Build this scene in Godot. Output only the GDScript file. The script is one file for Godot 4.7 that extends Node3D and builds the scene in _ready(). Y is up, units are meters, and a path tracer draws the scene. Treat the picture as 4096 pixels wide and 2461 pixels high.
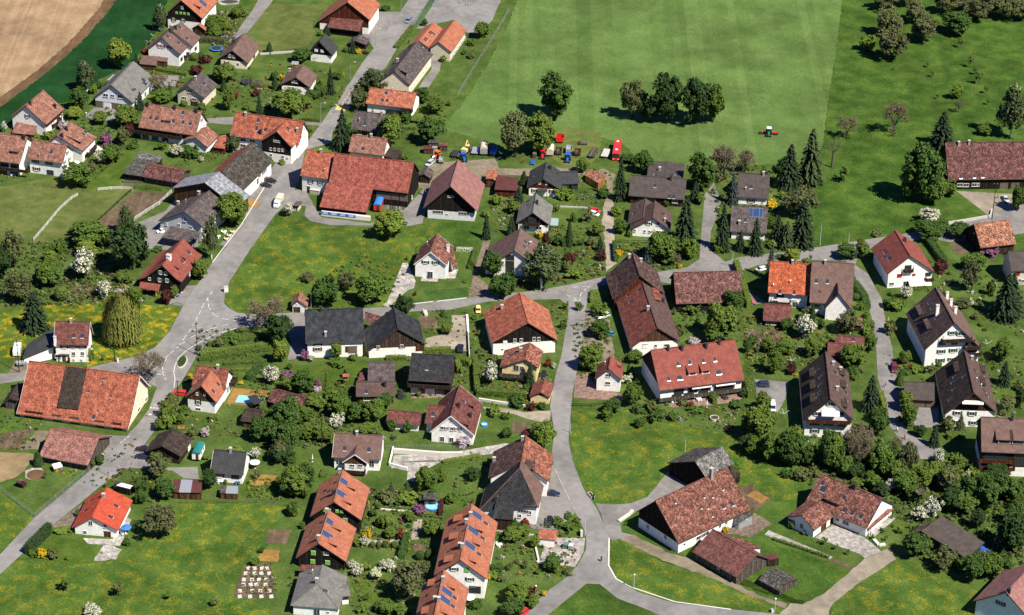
extends Node3D
# A village seen from the air on a clear spring day: metres, y up, the ground is y = 0.
var M := {}          # materials by name
var TEX := {}        # computed textures by name
var PROTO := {}      # one of each kind of tree, shrub and vehicle
var SHARED := {}     # meshes that alike pieces share
var R := RandomNumberGenerator.new()
var HOUSES: Array[Vector3] = []
var housing := false
const UP := Vector3.UP
func _ready():
	var cam := Camera3D.new()
	cam.name = "camera"
	cam.transform = Transform3D(Basis(Vector3(0.999781,0.018245,-0.010281),Vector3(-0.020942,0.871023,-0.490796),Vector3(-0.000000,0.490904,0.871214)),Vector3(0,405.000,718.759))
	cam.fov = 13.0000
	cam.near = 1.0
	cam.far = 6000.0
	add_child(cam)
	var env := Environment.new()
	env.background_mode = Environment.BG_SKY
	var sky_mat := ProceduralSkyMaterial.new()
	sky_mat.sky_top_color = Color(0.20,0.40,0.78)
	sky_mat.sky_horizon_color = Color(0.66,0.78,0.92)
	sky_mat.sky_curve = 0.18
	sky_mat.ground_bottom_color = Color(0.20,0.24,0.14)
	sky_mat.ground_horizon_color = Color(0.55,0.62,0.62)
	var sky := Sky.new()
	sky.sky_material = sky_mat
	env.sky = sky
	env.background_energy_multiplier = 0.33
	env.tonemap_mode = Environment.TONE_MAPPER_LINEAR
	env.tonemap_exposure = 2.0
	env.sdfgi_enabled = true
	env.ssao_enabled = true
	env.ssil_enabled = true
	var we := WorldEnvironment.new()
	we.name = "environment"
	we.environment = env
	add_child(we)
	var sun := DirectionalLight3D.new()
	sun.name = "sun"
	sun.light_energy = 1.4
	sun.light_color = Color(1.0,0.965,0.90)
	sun.light_angular_distance = 0.5
	sun.shadow_enabled = true
	sun.directional_shadow_max_distance = 1500.0
	add_child(sun)
	sun.look_at_from_position(Vector3(0.4709,0.7912,0.3883) * 100.0,Vector3.ZERO, UP)
	R.seed = 7
	make_textures()
	make_materials()
	build_ground()
	housing = true
	build_houses()
	housing = false
	make_plants()
	build_plants()
	build_things()
# ---------------------------------------------------------------- textures
func noise_bytes(seed_n: int, size: int, freq: float, oct := 3) -> PackedByteArray:
	var n := FastNoiseLite.new()
	n.seed = seed_n
	n.noise_type = FastNoiseLite.TYPE_SIMPLEX_SMOOTH
	n.frequency = freq
	n.fractal_octaves = oct
	var im := n.get_seamless_image(size, size)
	im.convert(Image.FORMAT_L8)
	return im.get_data()
func to_tex(data: PackedByteArray, size: int) -> ImageTexture:
	return ImageTexture.create_from_image(Image.create_from_data(size, size, false, Image.FORMAT_RGB8, data))
func b8(v: float) -> int:
	return clampi(int(v * 255.0),0,255)
# grass of one meadow: two tones mixed by broad and fine noise, with flower specks where a third noise is high
func grass_tex(seed_n: int, size: int, c1: Color, c2: Color, flower: Color, much: float, thresh: float) -> ImageTexture:
	var big := noise_bytes(seed_n, size, 0.012,4)
	var mid := noise_bytes(seed_n + 1, size, 0.09,3)
	var fl := noise_bytes(seed_n + 2, size, 0.022,5)
	var r := RandomNumberGenerator.new()
	r.seed = seed_n
	var out := PackedByteArray()
	out.resize(size * size * 3)
	for i in size * size:
		var t := clampf(big[i] / 255.0 * 1.1 + (mid[i] / 255.0 - 0.5) * 0.75 - 0.05,0.0,1.0)
		var c := c1.lerp(c2, t)
		var k := 0.80 + 0.40 * r.randf()
		if much > 0.0 and r.randf() < much * clampf((fl[i] / 255.0 - thresh) * 2.6,0.0,1.0):
			c = c.lerp(flower, 0.75)
		out[i * 3] = b8(c.r * k)
		out[i * 3 + 1] = b8(c.g * k)
		out[i * 3 + 2] = b8(c.b * k)
	return to_tex(out, size)
# roof cover in grey: rows of tiles, each with a tone of its own, weathered patches, streaks down the slope and pale or dark lichen
func tile_tex(seed_n: int, size: int, rows: int, cols: int, vary: float, patch: float, lichen: float) -> Array:
	var big := noise_bytes(seed_n, size, 0.011,4)
	var fine := noise_bytes(seed_n + 5, size, 0.06,3)
	var spots := noise_bytes(seed_n + 9, size, 0.035,2)
	var r := RandomNumberGenerator.new()
	r.seed = seed_n
	var tone := PackedFloat32Array()
	for i in rows * cols:
		tone.append(1.0 - vary * r.randf())
	var out := PackedByteArray()
	out.resize(size * size * 3)
	var hgt := PackedByteArray()
	hgt.resize(size * size * 3)
	for y in size:
		var fy := float(y) / size * rows
		var row := int(fy)
		for x in size:
			var i := y * size + x
			var fx := float(x) / size * cols + (0.5 if row % 2 else 0.0)
			var col := int(fx) % cols
			var v := tone[row * cols + col]
			v *= 1.0 + patch * (big[i] / 255.0 - 0.5) * 1.6 + patch * 0.5 * (fine[i] / 255.0 - 0.5)
			var sp := spots[i] / 255.0
			var red := v
			var blue := v
			if lichen > 0.0 and sp > 0.60:
				var q := clampf((sp - 0.60) * 6.0,0.0,1.0) * lichen * r.randf()
				v = lerpf(v, 1.15, q)
				red = lerpf(red, 1.0, q)
				blue = lerpf(blue, 1.25, q)
			elif lichen > 0.0 and sp < 0.36:
				var q2 := clampf((0.36 - sp) * 6.0,0.0,1.0) * lichen * 0.7
				v = lerpf(v, 0.62, q2)
				red = lerpf(red, 0.5, q2)
				blue = lerpf(blue, 0.62, q2)
			out[i * 3] = b8(red * 0.80)
			out[i * 3 + 1] = b8(v * 0.80)
			out[i * 3 + 2] = b8(blue * 0.80)
			var hh := fy - row
			var wave := 0.5 + 0.5 * cos((fx - int(fx)) * TAU)
			var h8 := b8(0.25 + 0.45 * hh + 0.25 * wave)
			hgt[i * 3] = h8
			hgt[i * 3 + 1] = h8
			hgt[i * 3 + 2] = h8
	return [to_tex(out, size), to_tex(hgt, size)]
func grain_tex(seed_n: int, size: int, boards: int, vary: float, patch: float, speck: float, gain := 0.82) -> ImageTexture:
	var big := noise_bytes(seed_n, size, 0.014,4)
	var fine := noise_bytes(seed_n + 3, size, 0.08,3)
	var r := RandomNumberGenerator.new()
	r.seed = seed_n
	var tone := PackedFloat32Array()
	for i in maxi(boards, 1):
		tone.append(1.0 - vary * r.randf())
	var out := PackedByteArray()
	out.resize(size * size * 3)
	for i in size * size:
		var v := 1.0 + patch * (big[i] / 255.0 - 0.5) * 1.6 + patch * 0.7 * (fine[i] / 255.0 - 0.5)
		v += speck * (r.randf() - 0.5)
		if boards > 0:
			v *= tone[(i % size) * boards / size]
		var g := b8(v * gain)
		out[i * 3] = g
		out[i * 3 + 1] = g
		out[i * 3 + 2] = g
	return to_tex(out, size)
func field_tex(seed_n: int, size: int, c1: Color, c2: Color, rows: int, rowk: float) -> ImageTexture:
	var big := noise_bytes(seed_n, size, 0.01,4)
	var fine := noise_bytes(seed_n + 3, size, 0.10,2)
	var r := RandomNumberGenerator.new()
	r.seed = seed_n
	var tone := PackedFloat32Array()
	for i in rows:
		tone.append(r.randf())
	var out := PackedByteArray()
	out.resize(size * size * 3)
	for i in size * size:
		var t := clampf(big[i] / 255.0 * 0.7 + (fine[i] / 255.0 - 0.5) * 0.5 + rowk * (tone[(i % size) * rows / size] - 0.5) + 0.15,0.0,1.0)
		var c := c1.lerp(c2, t)
		var k := 0.86 + 0.28 * r.randf()
		out[i * 3] = b8(c.r * k)
		out[i * 3 + 1] = b8(c.g * k)
		out[i * 3 + 2] = b8(c.b * k)
	return to_tex(out, size)
func make_textures():
	TEX.meadow = grass_tex(11,640, Color8(54,80,30), Color8(78,100,44), Color8(190,150,50),0.08,0.52)
	TEX.rich = grass_tex(21,640, Color8(54,82,30), Color8(84,102,44), Color8(206,158,30),0.26,0.44)
	TEX.gold = grass_tex(31,512, Color8(58,84,30), Color8(86,104,40), Color8(226,164,16),0.62,0.40)
	TEX.dark = grass_tex(41,512, Color8(46,72,26), Color8(76,98,40), Color8(160,140,60),0.05,0.5)
	TEX.lawn = grass_tex(51,512, Color8(58,80,33), Color8(84,100,49), Color8(150,140,100),0.05,0.45)
	TEX.dry = grass_tex(61,512, Color8(72,90,42), Color8(98,104,58), Color8(140,124,84),0.2,0.45)
	TEX.mown = field_tex(71,640, Color8(74,98,48), Color8(98,120,66),40,0.42)
	TEX.crop = field_tex(81,512, Color8(22,54,26), Color8(36,72,36),48,0.3)
	TEX.tan = field_tex(91,640, Color8(130,108,82), Color8(162,138,110),64,0.34)
	TEX.earth = field_tex(95,512, Color8(84,64,48), Color8(118,94,72),40,0.35)
	TEX.gravel = field_tex(101,512, Color8(128,120,106), Color8(166,156,140),3,0.05)
	TEX.soil = field_tex(105,256, Color8(80,68,55), Color8(118,102,84),12,0.4)
	var a = tile_tex(201,512,44,60,0.16,0.12,0.0)
	TEX.tile_new = a[0]
	TEX.tile_bump = a[1]
	TEX.tile_mid = tile_tex(221,512,44,60,0.40,0.24,0.16)[0]
	TEX.tile_old = tile_tex(241,512,44,60,0.58,0.38,0.34)[0]
	TEX.slate = tile_tex(261,512,56,56,0.22,0.34,0.22)[0]
	TEX.plaster = grain_tex(301,256,0,0.0,0.07,0.03,0.96)
	TEX.boards = grain_tex(311,256,24,0.45,0.25,0.12)
	TEX.asphalt = grain_tex(321,512,0,0.0,0.06,0.12)
	TEX.metal = grain_tex(331,256,16,0.16,0.30,0.05)
	TEX.broad = grain_tex(341,512,0,0.0,0.16,0.0,0.95)
	TEX.paving = tile_tex(361,256,16,12,0.22,0.16,0.0)[0]
# ---------------------------------------------------------------- materials
func mat(called: String, c: Color, rough := 0.85, tex = null, metal := 0.0, spec := 0.3) -> StandardMaterial3D:
	var m := StandardMaterial3D.new()
	m.resource_name = called
	m.albedo_color = c
	m.roughness = rough
	m.metallic = metal
	m.metallic_specular = spec
	if tex:
		m.albedo_texture = tex
	M[called] = m
	return m
# a ground cover laid flat: its texture in metres, and broad tone patches over it
func ground_mat(called: String, tex: Texture2D, metres: float, tint := Color.WHITE, broad := 220.0):
	var m := mat(called, tint, 0.95, tex, 0.0,0.15)
	m.uv1_triplanar = true
	m.uv1_world_triplanar = true
	m.uv1_scale = Vector3.ONE / metres
	m.detail_enabled = true
	m.detail_albedo = TEX.broad
	m.detail_blend_mode = BaseMaterial3D.BLEND_MODE_MUL
	m.detail_uv_layer = BaseMaterial3D.DETAIL_UV_2
	m.uv2_triplanar = true
	m.uv2_world_triplanar = true
	m.uv2_scale = Vector3.ONE / broad
	return m
func roof_mat(called: String, tex: Texture2D, c: Color, rough := 0.85, bump := true):
	var m := mat(called, c, rough, tex, 0.0,0.25)
	m.uv1_scale = Vector3(1.0 / 14.0,1.0 / 14.0,1.0)
	if bump:
		m.heightmap_enabled = true
		m.heightmap_texture = TEX.tile_bump
		m.heightmap_scale = 4.0
	return m
func wood_mat(called: String, c: Color):
	var m := mat(called, c, 0.9,TEX.boards, 0.0,0.2)
	m.uv1_scale = Vector3(1.0 / 4.0,1.0 / 4.0,1.0)
	return m
func wall_mat(called: String, c: Color):
	var m := mat(called, c, 0.9,TEX.plaster, 0.0,0.2)
	m.uv1_scale = Vector3(1.0 / 6.0,1.0 / 6.0,1.0)
	return m
# base colours, linear; k is what the texture takes away
func lin(r: float, g: float, b: float, k := 1.0) -> Color:
	return Color(minf(r * k, 1.0), minf(g * k, 1.0), minf(b * k, 1.0)).linear_to_srgb()
func make_materials():
	ground_mat("g_meadow",TEX.meadow, 62.0)
	ground_mat("g_rich",TEX.rich, 70.0, Color.WHITE, 190.0)
	ground_mat("g_rich2",TEX.gold, 44.0, Color.WHITE, 150.0)
	ground_mat("g_dark",TEX.dark, 58.0)
	ground_mat("g_lawn",TEX.lawn, 48.0)
	ground_mat("g_lawn2",TEX.lawn, 37.0, Color(0.98,1.0,0.86))
	ground_mat("g_dry",TEX.dry, 40.0)
	ground_mat("g_mown",TEX.mown, 110.0, Color.WHITE, 260.0)
	ground_mat("g_crop",TEX.crop, 60.0)
	ground_mat("g_tan",TEX.tan, 70.0)
	ground_mat("g_earth",TEX.earth, 44.0)
	ground_mat("g_soil",TEX.soil, 9.0, Color.WHITE, 60.0)
	ground_mat("g_straw",TEX.gravel, 12.0, Color(0.95,0.80,0.52),60.0)
	ground_mat("g_ring",TEX.gravel, 26.0, Color(0.90,0.84,0.72),60.0)
	ground_mat("leaf_soil",TEX.lawn, 9.0, Color(0.85,0.95,0.95),60.0)
	ground_mat("asphalt",TEX.asphalt, 23.0, lin(0.23,0.222,0.216,1.45),130.0)
	ground_mat("asphalt2",TEX.asphalt, 19.0, lin(0.215,0.206,0.197,1.45),90.0)
	ground_mat("gravel",TEX.gravel, 21.0, Color.WHITE, 110.0)
	ground_mat("gravel2",TEX.gravel, 23.0, Color(0.93,0.93,0.93),110.0)
	ground_mat("gravel3",TEX.gravel, 17.0, Color(0.84,0.83,0.80),70.0)
	ground_mat("cobble",TEX.paving, 5.0, lin(0.60,0.56,0.52,1.05),80.0)
	ground_mat("pale_slab",TEX.paving, 7.0, lin(0.66,0.62,0.57,1.05),80.0)
	ground_mat("paving_brown",TEX.paving, 4.0, lin(0.36,0.28,0.22,1.0),80.0)
	ground_mat("paving_pink",TEX.paving, 4.0, lin(0.46,0.31,0.25,1.0),80.0)
	mat("paint_line", lin(0.58,0.58,0.57),0.8)
	mat("yellow_line", lin(0.70,0.45,0.10),0.8)
	mat("kerb", lin(0.42,0.41,0.39,1.5),0.9,TEX.plaster)
	for q in [["or_new","tile_new",0.460,0.169,0.101],["coral","tile_new",0.560,0.095,0.051],["or_mid","tile_mid",0.600,0.211,0.128],["or_red","tile_mid",0.640,0.159,0.072],["or_old","tile_mid",0.546,0.172,0.106],
		["red","tile_new",0.300,0.090,0.070],["red_mid","tile_mid",0.360,0.122,0.090],["red_old","tile_mid",0.444,0.131,0.098],["redbrown","tile_mid",0.240,0.093,0.079],["rustbrown","tile_mid",0.429,0.207,0.154],
		["rustred","tile_mid",0.260,0.111,0.096],["brown","tile_new",0.195,0.122,0.105],["brown_d","tile_new",0.130,0.083,0.074],["brown_tile","tile_mid",0.155,0.104,0.092],["dkbrown","tile_mid",0.082,0.061,0.050],
		["pinkbrown","tile_new",0.340,0.170,0.154],["greybrown","tile_mid",0.164,0.133,0.131],["grey","tile_new",0.215,0.212,0.196],["mauve","tile_new",0.100,0.082,0.077],["dkgrey","tile_new",0.062,0.066,0.070],
		["black","tile_mid",0.053,0.054,0.059],["slate","slate",0.045,0.050,0.058],["tilebrown","tile_old",0.360,0.159,0.122],["mottle","tile_old",0.125,0.111,0.093],["redbrown_old","tile_old",0.240,0.106,0.097],
		["brown_old","tile_old",0.190,0.111,0.096],["or_patch","tile_old",0.560,0.249,0.160],["or_speck","tile_old",0.500,0.191,0.128],["or_weather","tile_old",0.330,0.141,0.105],["or_bleach","tile_mid",0.460,0.217,0.179],
		["patch_red","tile_old",0.270,0.127,0.109],["weather_grey","tile_old",0.170,0.159,0.143],["weather_light","tile_old",0.270,0.260,0.244],["darkred","tile_new",0.135,0.049,0.049],["sheet_brown","tile_new",0.120,0.098,0.085]]:
		roof_mat(q[0],TEX[q[1]], lin(q[2], q[3], q[4],1.25),0.8)
	for nm in ["silver"]:
		var m: StandardMaterial3D = roof_mat(nm, TEX.metal, lin(0.30,0.31,0.34,1.5),0.55, false)
		m.metallic = 0.35
		m.uv1_scale = Vector3(1.0 / 6.0,1.0 / 6.0,1.0)
	for q in [["white",0.80,0.79,0.77],["cream",0.70,0.64,0.50],["beige",0.58,0.52,0.42],["pale_blue",0.62,0.66,0.72],["pale_wall",0.60,0.61,0.62],["yellow",0.68,0.54,0.28],["chimney_stone",0.30,0.27,0.25],["concrete",0.42,0.41,0.39],["stone_trim",0.50,0.48,0.45]]:
		wall_mat(q[0], lin(q[1], q[2], q[3],1.08))
	for q in [["timber",0.070,0.046,0.034],["timber_black",0.030,0.025,0.023],["timber_mid",0.155,0.085,0.048],["timber_red",0.155,0.045,0.026],["timber_yellow",0.46,0.25,0.06],["timber_grey",0.150,0.130,0.112],["timber_brown",0.105,0.075,0.058],["timber_door",0.13,0.065,0.035]]:
		wood_mat(q[0], lin(q[1], q[2], q[3],1.35))
	mat("white_door", lin(0.74,0.74,0.73),0.5)
	mat("white_trim", lin(0.78,0.78,0.77),0.5)
	mat("dark_trim", lin(0.05,0.038,0.03),0.6)
	mat("bay_shade", lin(0.13,0.10,0.08),0.9)  # brown of the panels that stand in for the shaded inside of open bays
	mat("gutter", lin(0.16,0.12,0.10),0.45, null, 0.4)
	mat("dark_metal", lin(0.045,0.045,0.048),0.45, null, 0.3)
	mat("zinc", lin(0.42,0.43,0.45),0.4, null, 0.5)
	mat("glass", lin(0.030,0.036,0.044),0.06, null, 0.0,0.6)
	mat("car_glass", lin(0.020,0.024,0.028),0.05, null, 0.0,0.6)
	mat("solar_blue", lin(0.030,0.055,0.130),0.12, null, 0.0,0.6)
	var gr := mat("glass_roof", Color(0.70,0.78,0.82,0.35),0.1)
	gr.transparency = BaseMaterial3D.TRANSPARENCY_ALPHA
	mat("canvas", lin(0.72,0.69,0.62),0.9)
	mat("canvas_beige", lin(0.52,0.46,0.36),0.9)
	mat("canvas_green", lin(0.02,0.16,0.15),0.7)
	mat("tarp_blue", lin(0.02,0.09,0.42),0.6)
	mat("shutter_green", lin(0.018,0.075,0.042),0.7)
	mat("shutter_brown", lin(0.085,0.042,0.030),0.7)
	mat("shutter_red", lin(0.30,0.012,0.014),0.7)
	mat("shutter_lime", lin(0.16,0.42,0.06),0.7)
	for q in [["white",0.80,0.80,0.80],["offwhite",0.66,0.65,0.62],["silver",0.42,0.44,0.46],["black",0.012,0.013,0.016],["navy",0.012,0.020,0.055],["red",0.62,0.02,0.016],["maroon",0.13,0.018,0.024],["blue",0.015,0.11,0.56],["teal",0.05,0.22,0.26],["yellow",0.75,0.55,0.22],["orange",0.72,0.13,0.02],["greyblue",0.16,0.20,0.26],["dark",0.03,0.03,0.032],["green",0.03,0.16,0.08]]:
		var m := mat("paint_" + q[0], lin(q[1], q[2], q[3]),0.35, null, 0.0,0.5)
		m.clearcoat_enabled = true
		m.clearcoat = 0.6
		m.clearcoat_roughness = 0.1
	mat("rubber", lin(0.022,0.022,0.022),0.9)
	mat("lamp_glass", lin(0.70,0.72,0.74),0.15)
	mat("red_plastic", lin(0.42,0.01,0.01),0.3)
	mat("grey_paint", lin(0.50,0.51,0.52),0.5)
	mat("blue_paint", lin(0.04,0.18,0.52),0.5)
	mat("green_metal", lin(0.10,0.20,0.17),0.5)
	mat("pool_water", lin(0.22,0.50,0.68),0.04, null, 0.0,0.5)
	mat("pond_water", lin(0.05,0.055,0.02),0.05, null, 0.0,0.5)
	mat("stone", lin(0.58,0.55,0.50),0.9,TEX.plaster)
	mat("bark", lin(0.085,0.062,0.045,1.5),0.95,TEX.boards)
	mat("bark_grey", lin(0.19,0.165,0.140,1.5),0.95,TEX.boards)
	mat("birch_bark", lin(0.55,0.53,0.49,1.4),0.9,TEX.plaster)
	var cloth := mat("cloth", Color.WHITE, 0.9)
	cloth.vertex_color_use_as_albedo = true
	for q in [["leaf_mid",0.075,0.135,0.026],["leaf_mid2",0.095,0.150,0.030],["leaf_deep",0.050,0.100,0.024],["leaf_dark",0.030,0.062,0.020],["leaf_light",0.150,0.210,0.036],["leaf_light2",0.120,0.185,0.034],["leaf_olive",0.105,0.128,0.052],["leaf_olive2",0.088,0.105,0.046],
		["leaf_spruce",0.026,0.048,0.022],["leaf_blue",0.042,0.066,0.062],["leaf_fir",0.058,0.088,0.036],["leaf_birch",0.070,0.100,0.042],["leaf_willow",0.165,0.195,0.042],["leaf_white",0.60,0.60,0.54],["leaf_white2",0.40,0.46,0.34],["leaf_bud",0.150,0.130,0.078],
		["leaf_copper",0.070,0.022,0.024],["leaf_yellow",0.46,0.32,0.022],["leaf_lilac",0.20,0.085,0.20],["leaf_pale",0.40,0.36,0.46],["leaf_red",0.17,0.042,0.026],["leaf_plain",1.0,1.0,1.0]]:
		var m := mat(q[0], lin(q[1] * 1.06, q[2], q[3],0.95),0.75, null, 0.0,0.25)
		m.vertex_color_use_as_albedo = true
		m.backlight_enabled = true
		m.backlight = Color(0.35,0.35,0.2) if q[0] not in ["leaf_spruce","leaf_dark","leaf_blue"] else Color(0.12,0.12,0.08)
# ---------------------------------------------------------------- shapes
func stool() -> SurfaceTool:
	var s := SurfaceTool.new()
	s.begin(Mesh.PRIMITIVE_TRIANGLES)
	s.set_smooth_group(-1)
	return s
func tri(s: SurfaceTool, a: Vector3, b: Vector3, c: Vector3, ua := Vector2.ZERO, ub := Vector2.ZERO, uc := Vector2.ZERO):
	s.set_uv(ua)
	s.add_vertex(a)
	s.set_uv(ub)
	s.add_vertex(b)
	s.set_uv(uc)
	s.add_vertex(c)
# a, b, c, d clockwise seen from the front
func quad(s: SurfaceTool, a: Vector3, b: Vector3, c: Vector3, d: Vector3, ua := Vector2.ZERO, ub := Vector2.ZERO, uc := Vector2.ZERO, ud := Vector2.ZERO):
	tri(s, a, b, c, ua, ub, uc)
	tri(s, a, c, d, ua, uc, ud)
func box(s: SurfaceTool, xf: Transform3D, size: Vector3):
	var h := size / 2.0
	for ax in 3:
		for sg in [-1.0,1.0]:
			var n := Vector3.ZERO
			n[ax] = sg
			var u := Vector3.ZERO
			var v := Vector3.ZERO
			u[(ax + 1) % 3] = 1.0
			v[(ax + 2) % 3] = 1.0
			if ax == 0:
				u = Vector3(0,0,1)
				v = Vector3(0,1,0)
			elif ax == 1:
				u = Vector3(1,0,0)
				v = Vector3(0,0,1)
			else:
				u = Vector3(1,0,0)
				v = Vector3(0,1,0)
			var c := n * h
			var uu := u * h
			var vv := v * h
			var ul := (u * size).length()
			var vl := (v * size).length()
			var p := [c - uu - vv, c - uu + vv, c + uu + vv, c + uu - vv]
			var t := [Vector2(0,0),Vector2(0, vl),Vector2(ul, vl),Vector2(ul, 0)]
			if u.cross(v).dot(n) < 0.0:
				p.reverse()
				t.reverse()
			quad(s, xf * p[0], xf * p[1], xf * p[2], xf * p[3], t[0], t[1], t[2], t[3])
func at(x: float, y: float, z: float, yaw := 0.0) -> Transform3D:
	return Transform3D(Basis(UP, yaw),Vector3(x, y, z))
# a bar of square section between two points
func bar(s: SurfaceTool, a: Vector3, b: Vector3, w: float, h := -1.0):
	var d := b - a
	var up := UP if absf(d.normalized().y) < 0.95 else Vector3.RIGHT
	var zx := Basis.looking_at(d.normalized(), up)
	box(s, Transform3D(zx, (a + b) / 2.0),Vector3(w, w if h < 0.0 else h, d.length()))
# a tapered round rod
func rod(s: SurfaceTool, a: Vector3, b: Vector3, ra: float, rb: float, n := 6):
	var d := (b - a).normalized()
	var x := d.cross(UP if absf(d.y) < 0.95 else Vector3.RIGHT).normalized()
	var y := d.cross(x)
	for i in n:
		var p := x * cos(TAU * i / n) + y * sin(TAU * i / n)
		var q := x * cos(TAU * (i + 1) / n) + y * sin(TAU * (i + 1) / n)
		quad(s, a + q * ra, b + q * rb, b + p * rb, a + p * ra)
		if rb > 0.001:
			tri(s, b + q * rb, b, b + p * rb)
		tri(s, a + p * ra, a, a + q * ra)
func commit(s: SurfaceTool, called: String, m: String, parent: Node, xf := Transform3D.IDENTITY) -> MeshInstance3D:
	s.generate_normals()
	var o := MeshInstance3D.new()
	o.name = called
	o.mesh = s.commit()
	o.mesh.surface_set_material(0, M[m])
	o.transform = xf
	parent.add_child(o, true)
	return o
func put_box(called: String, m: String, parent: Node, xf: Transform3D, size: Vector3) -> MeshInstance3D:
	var key := "box %s" % size.snapped(Vector3.ONE * 0.005)
	if not SHARED.has(key):
		var s := stool()
		box(s, Transform3D.IDENTITY, size)
		s.generate_normals()
		SHARED[key] = s.commit()
	var o := MeshInstance3D.new()
	o.name = called
	o.mesh = SHARED[key]
	o.material_override = M[m]
	o.transform = xf
	parent.add_child(o, true)
	return o
func thing(called: String, label: String, category: String, x := 0.0, z := 0.0, yaw := 0.0, group := "") -> Node3D:
	var o := Node3D.new()
	o.name = called
	o.position = Vector3(x, 0, z)
	o.rotation.y = yaw
	tag(o, label, category, group)
	if housing:
		HOUSES.append(o.position)
	add_child(o, true)
	return o
func tag(o: Node, label: String, category: String, group := ""):
	o.set_meta("label", label)
	o.set_meta("category", category)
	if group:
		o.set_meta("group", group)
func kind(o: Node, k: String) -> Node:
	o.set_meta("kind", k)
	return o
# ---------------------------------------------------------------- houses
# A block of a house: walls under a two-sided roof. In its own axes the ridge runs along z, +z is the end named n, -x the side named l.
func block(root: Node3D, x: float, z: float, yaw: float, wl: float, wr: float, length: float, hl: float, hr: float, hz: float, rm: String, wm: String, o := {}) -> Dictionary:
	var b := {"root": root, "xf": at(x, 0, z, yaw),"wl": wl, "wr": wr, "L": length, "hl": hl, "hr": hr, "hz": hz, "fl": o.get("fl",0.0),"oe": o.get("oe",0.6),"og": o.get("og",0.5),"rm": rm, "wm": wm, "hn": o.get("hn",0.0),"hf": o.get("hf",0.0),"shut": o.get("shut","green")}
	var t := 0.22
	var a: float = wl - b.oe
	var c: float = wr - b.oe
	var z1: float = length / 2.0 - b.og
	var gy: float = o.get("gy",2.7)
	var gm: String = o.get("gm","")
	var low := stool()
	var high := stool()
	var any_high := false
	for e in [1.0,-1.0]:
		var hip: float = b.hn if e > 0.0 else b.hf
		var poly := PackedVector2Array([Vector2(-a, -0.3),Vector2(-a, ry(b, -a) - t)])
		if hip <= 0.0:
			for k in [0.72,0.4]:
				if k * wl < a:
					poly.append(Vector2(-k * wl, ry(b, -k * wl) - t))
			poly.append(Vector2(0, hz - t))
			for k in [0.4,0.72]:
				if k * wr < c:
					poly.append(Vector2(k * wr, ry(b, k * wr) - t))
		poly.append(Vector2(c, ry(b, c) - t))
		poly.append(Vector2(c, -0.3))
		if gm:
			flat_end(low, cut(poly, -1.0, gy), z1 * e, e)
			flat_end(high, cut(poly, gy, 60.0), z1 * e, e)
			any_high = true
			if not o.get("tw", false):
				commit(high, "timber_wall", gm, root, b.xf)
				high = stool()
				any_high = false
		else:
			flat_end(low, poly, z1 * e, e)
	for sd in [-1.0,1.0]:
		var xx: float = -a if sd < 0.0 else c
		var top: float = ry(b, xx) - t
		var mid := minf(top, gy) if o.get("tw", false) else top
		side_wall(low, xx, -0.3, mid, z1, sd)
		if mid < top - 0.05:
			side_wall(high, xx, mid, top, z1, sd)
			any_high = true
	if not o.get("open", false):
		commit(low, "wall", wm, root, b.xf)
		if any_high:
			commit(high, "timber_wall", gm if gm else o.get("sm","timber"), root, b.xf)
	else:
		for px in [-a + 0.1, c - 0.1]:
			for i in 3:
				put_box("post","timber", root, b.xf * at(px, hl / 2.0 - 0.1, lerpf(-z1 + 0.1, z1 - 0.1, i / 2.0)),Vector3(0.18, hl, 0.18))
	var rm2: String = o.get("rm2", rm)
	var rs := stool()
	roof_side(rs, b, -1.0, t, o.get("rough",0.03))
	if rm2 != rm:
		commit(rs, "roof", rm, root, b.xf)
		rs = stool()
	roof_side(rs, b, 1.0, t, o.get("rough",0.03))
	for e in [1.0,-1.0]:
		var hip: float = b.hn if e > 0.0 else b.hf
		if hip > 0.0:
			var top := Vector3(0, hz, e * (length / 2.0 - hip))
			var p := Vector3(-wl, hl, e * length / 2.0)
			var q := Vector3(wr, hr, e * length / 2.0)
			var m := (p + q) / 2.0
			var sl := top.distance_to(m)
			var hm: String = o.get("hm","")
			if hm:
				commit(rs, "roof", rm2, root, b.xf)
				rs = stool()
			if e > 0.0:
				tri(rs, top, q, p, Vector2(wl, 0),Vector2(wl + wr, sl),Vector2(0, sl))
			else:
				tri(rs, top, p, q, Vector2(wl, 0),Vector2(0, sl),Vector2(wl + wr, sl))
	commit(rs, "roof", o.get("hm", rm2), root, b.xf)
	var zn: float = length / 2.0 - b.hn
	var zf: float = -length / 2.0 + b.hf
	var cap := stool()
	bar(cap, Vector3(0, hz + 0.03, zn),Vector3(0, hz + 0.03, zf),0.34,0.16)
	for e in [1.0,-1.0]:
		var hip: float = b.hn if e > 0.0 else b.hf
		if hip > 0.0:
			var zt: float = zn if e > 0.0 else zf
			bar(cap, Vector3(0, hz + 0.02, zt),Vector3(-wl, hl + 0.04, e * length / 2.0),0.26,0.12)
			bar(cap, Vector3(0, hz + 0.02, zt),Vector3(wr, hr + 0.04, e * length / 2.0),0.26,0.12)
	commit(cap, "ridge_cap", o.get("rc", rm2), root, b.xf)
	for sd in [-1.0,1.0]:
		var xx: float = -wl - 0.06 if sd < 0.0 else wr + 0.06
		var hh: float = (hl if sd < 0.0 else hr) - 0.12
		var g := stool()
		bar(g, Vector3(xx, hh, -length / 2.0),Vector3(xx, hh, length / 2.0),0.12,0.10)
		commit(g, "gutter","gutter", root, b.xf)
	var vb: String = o.get("vb","dark_trim")
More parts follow.
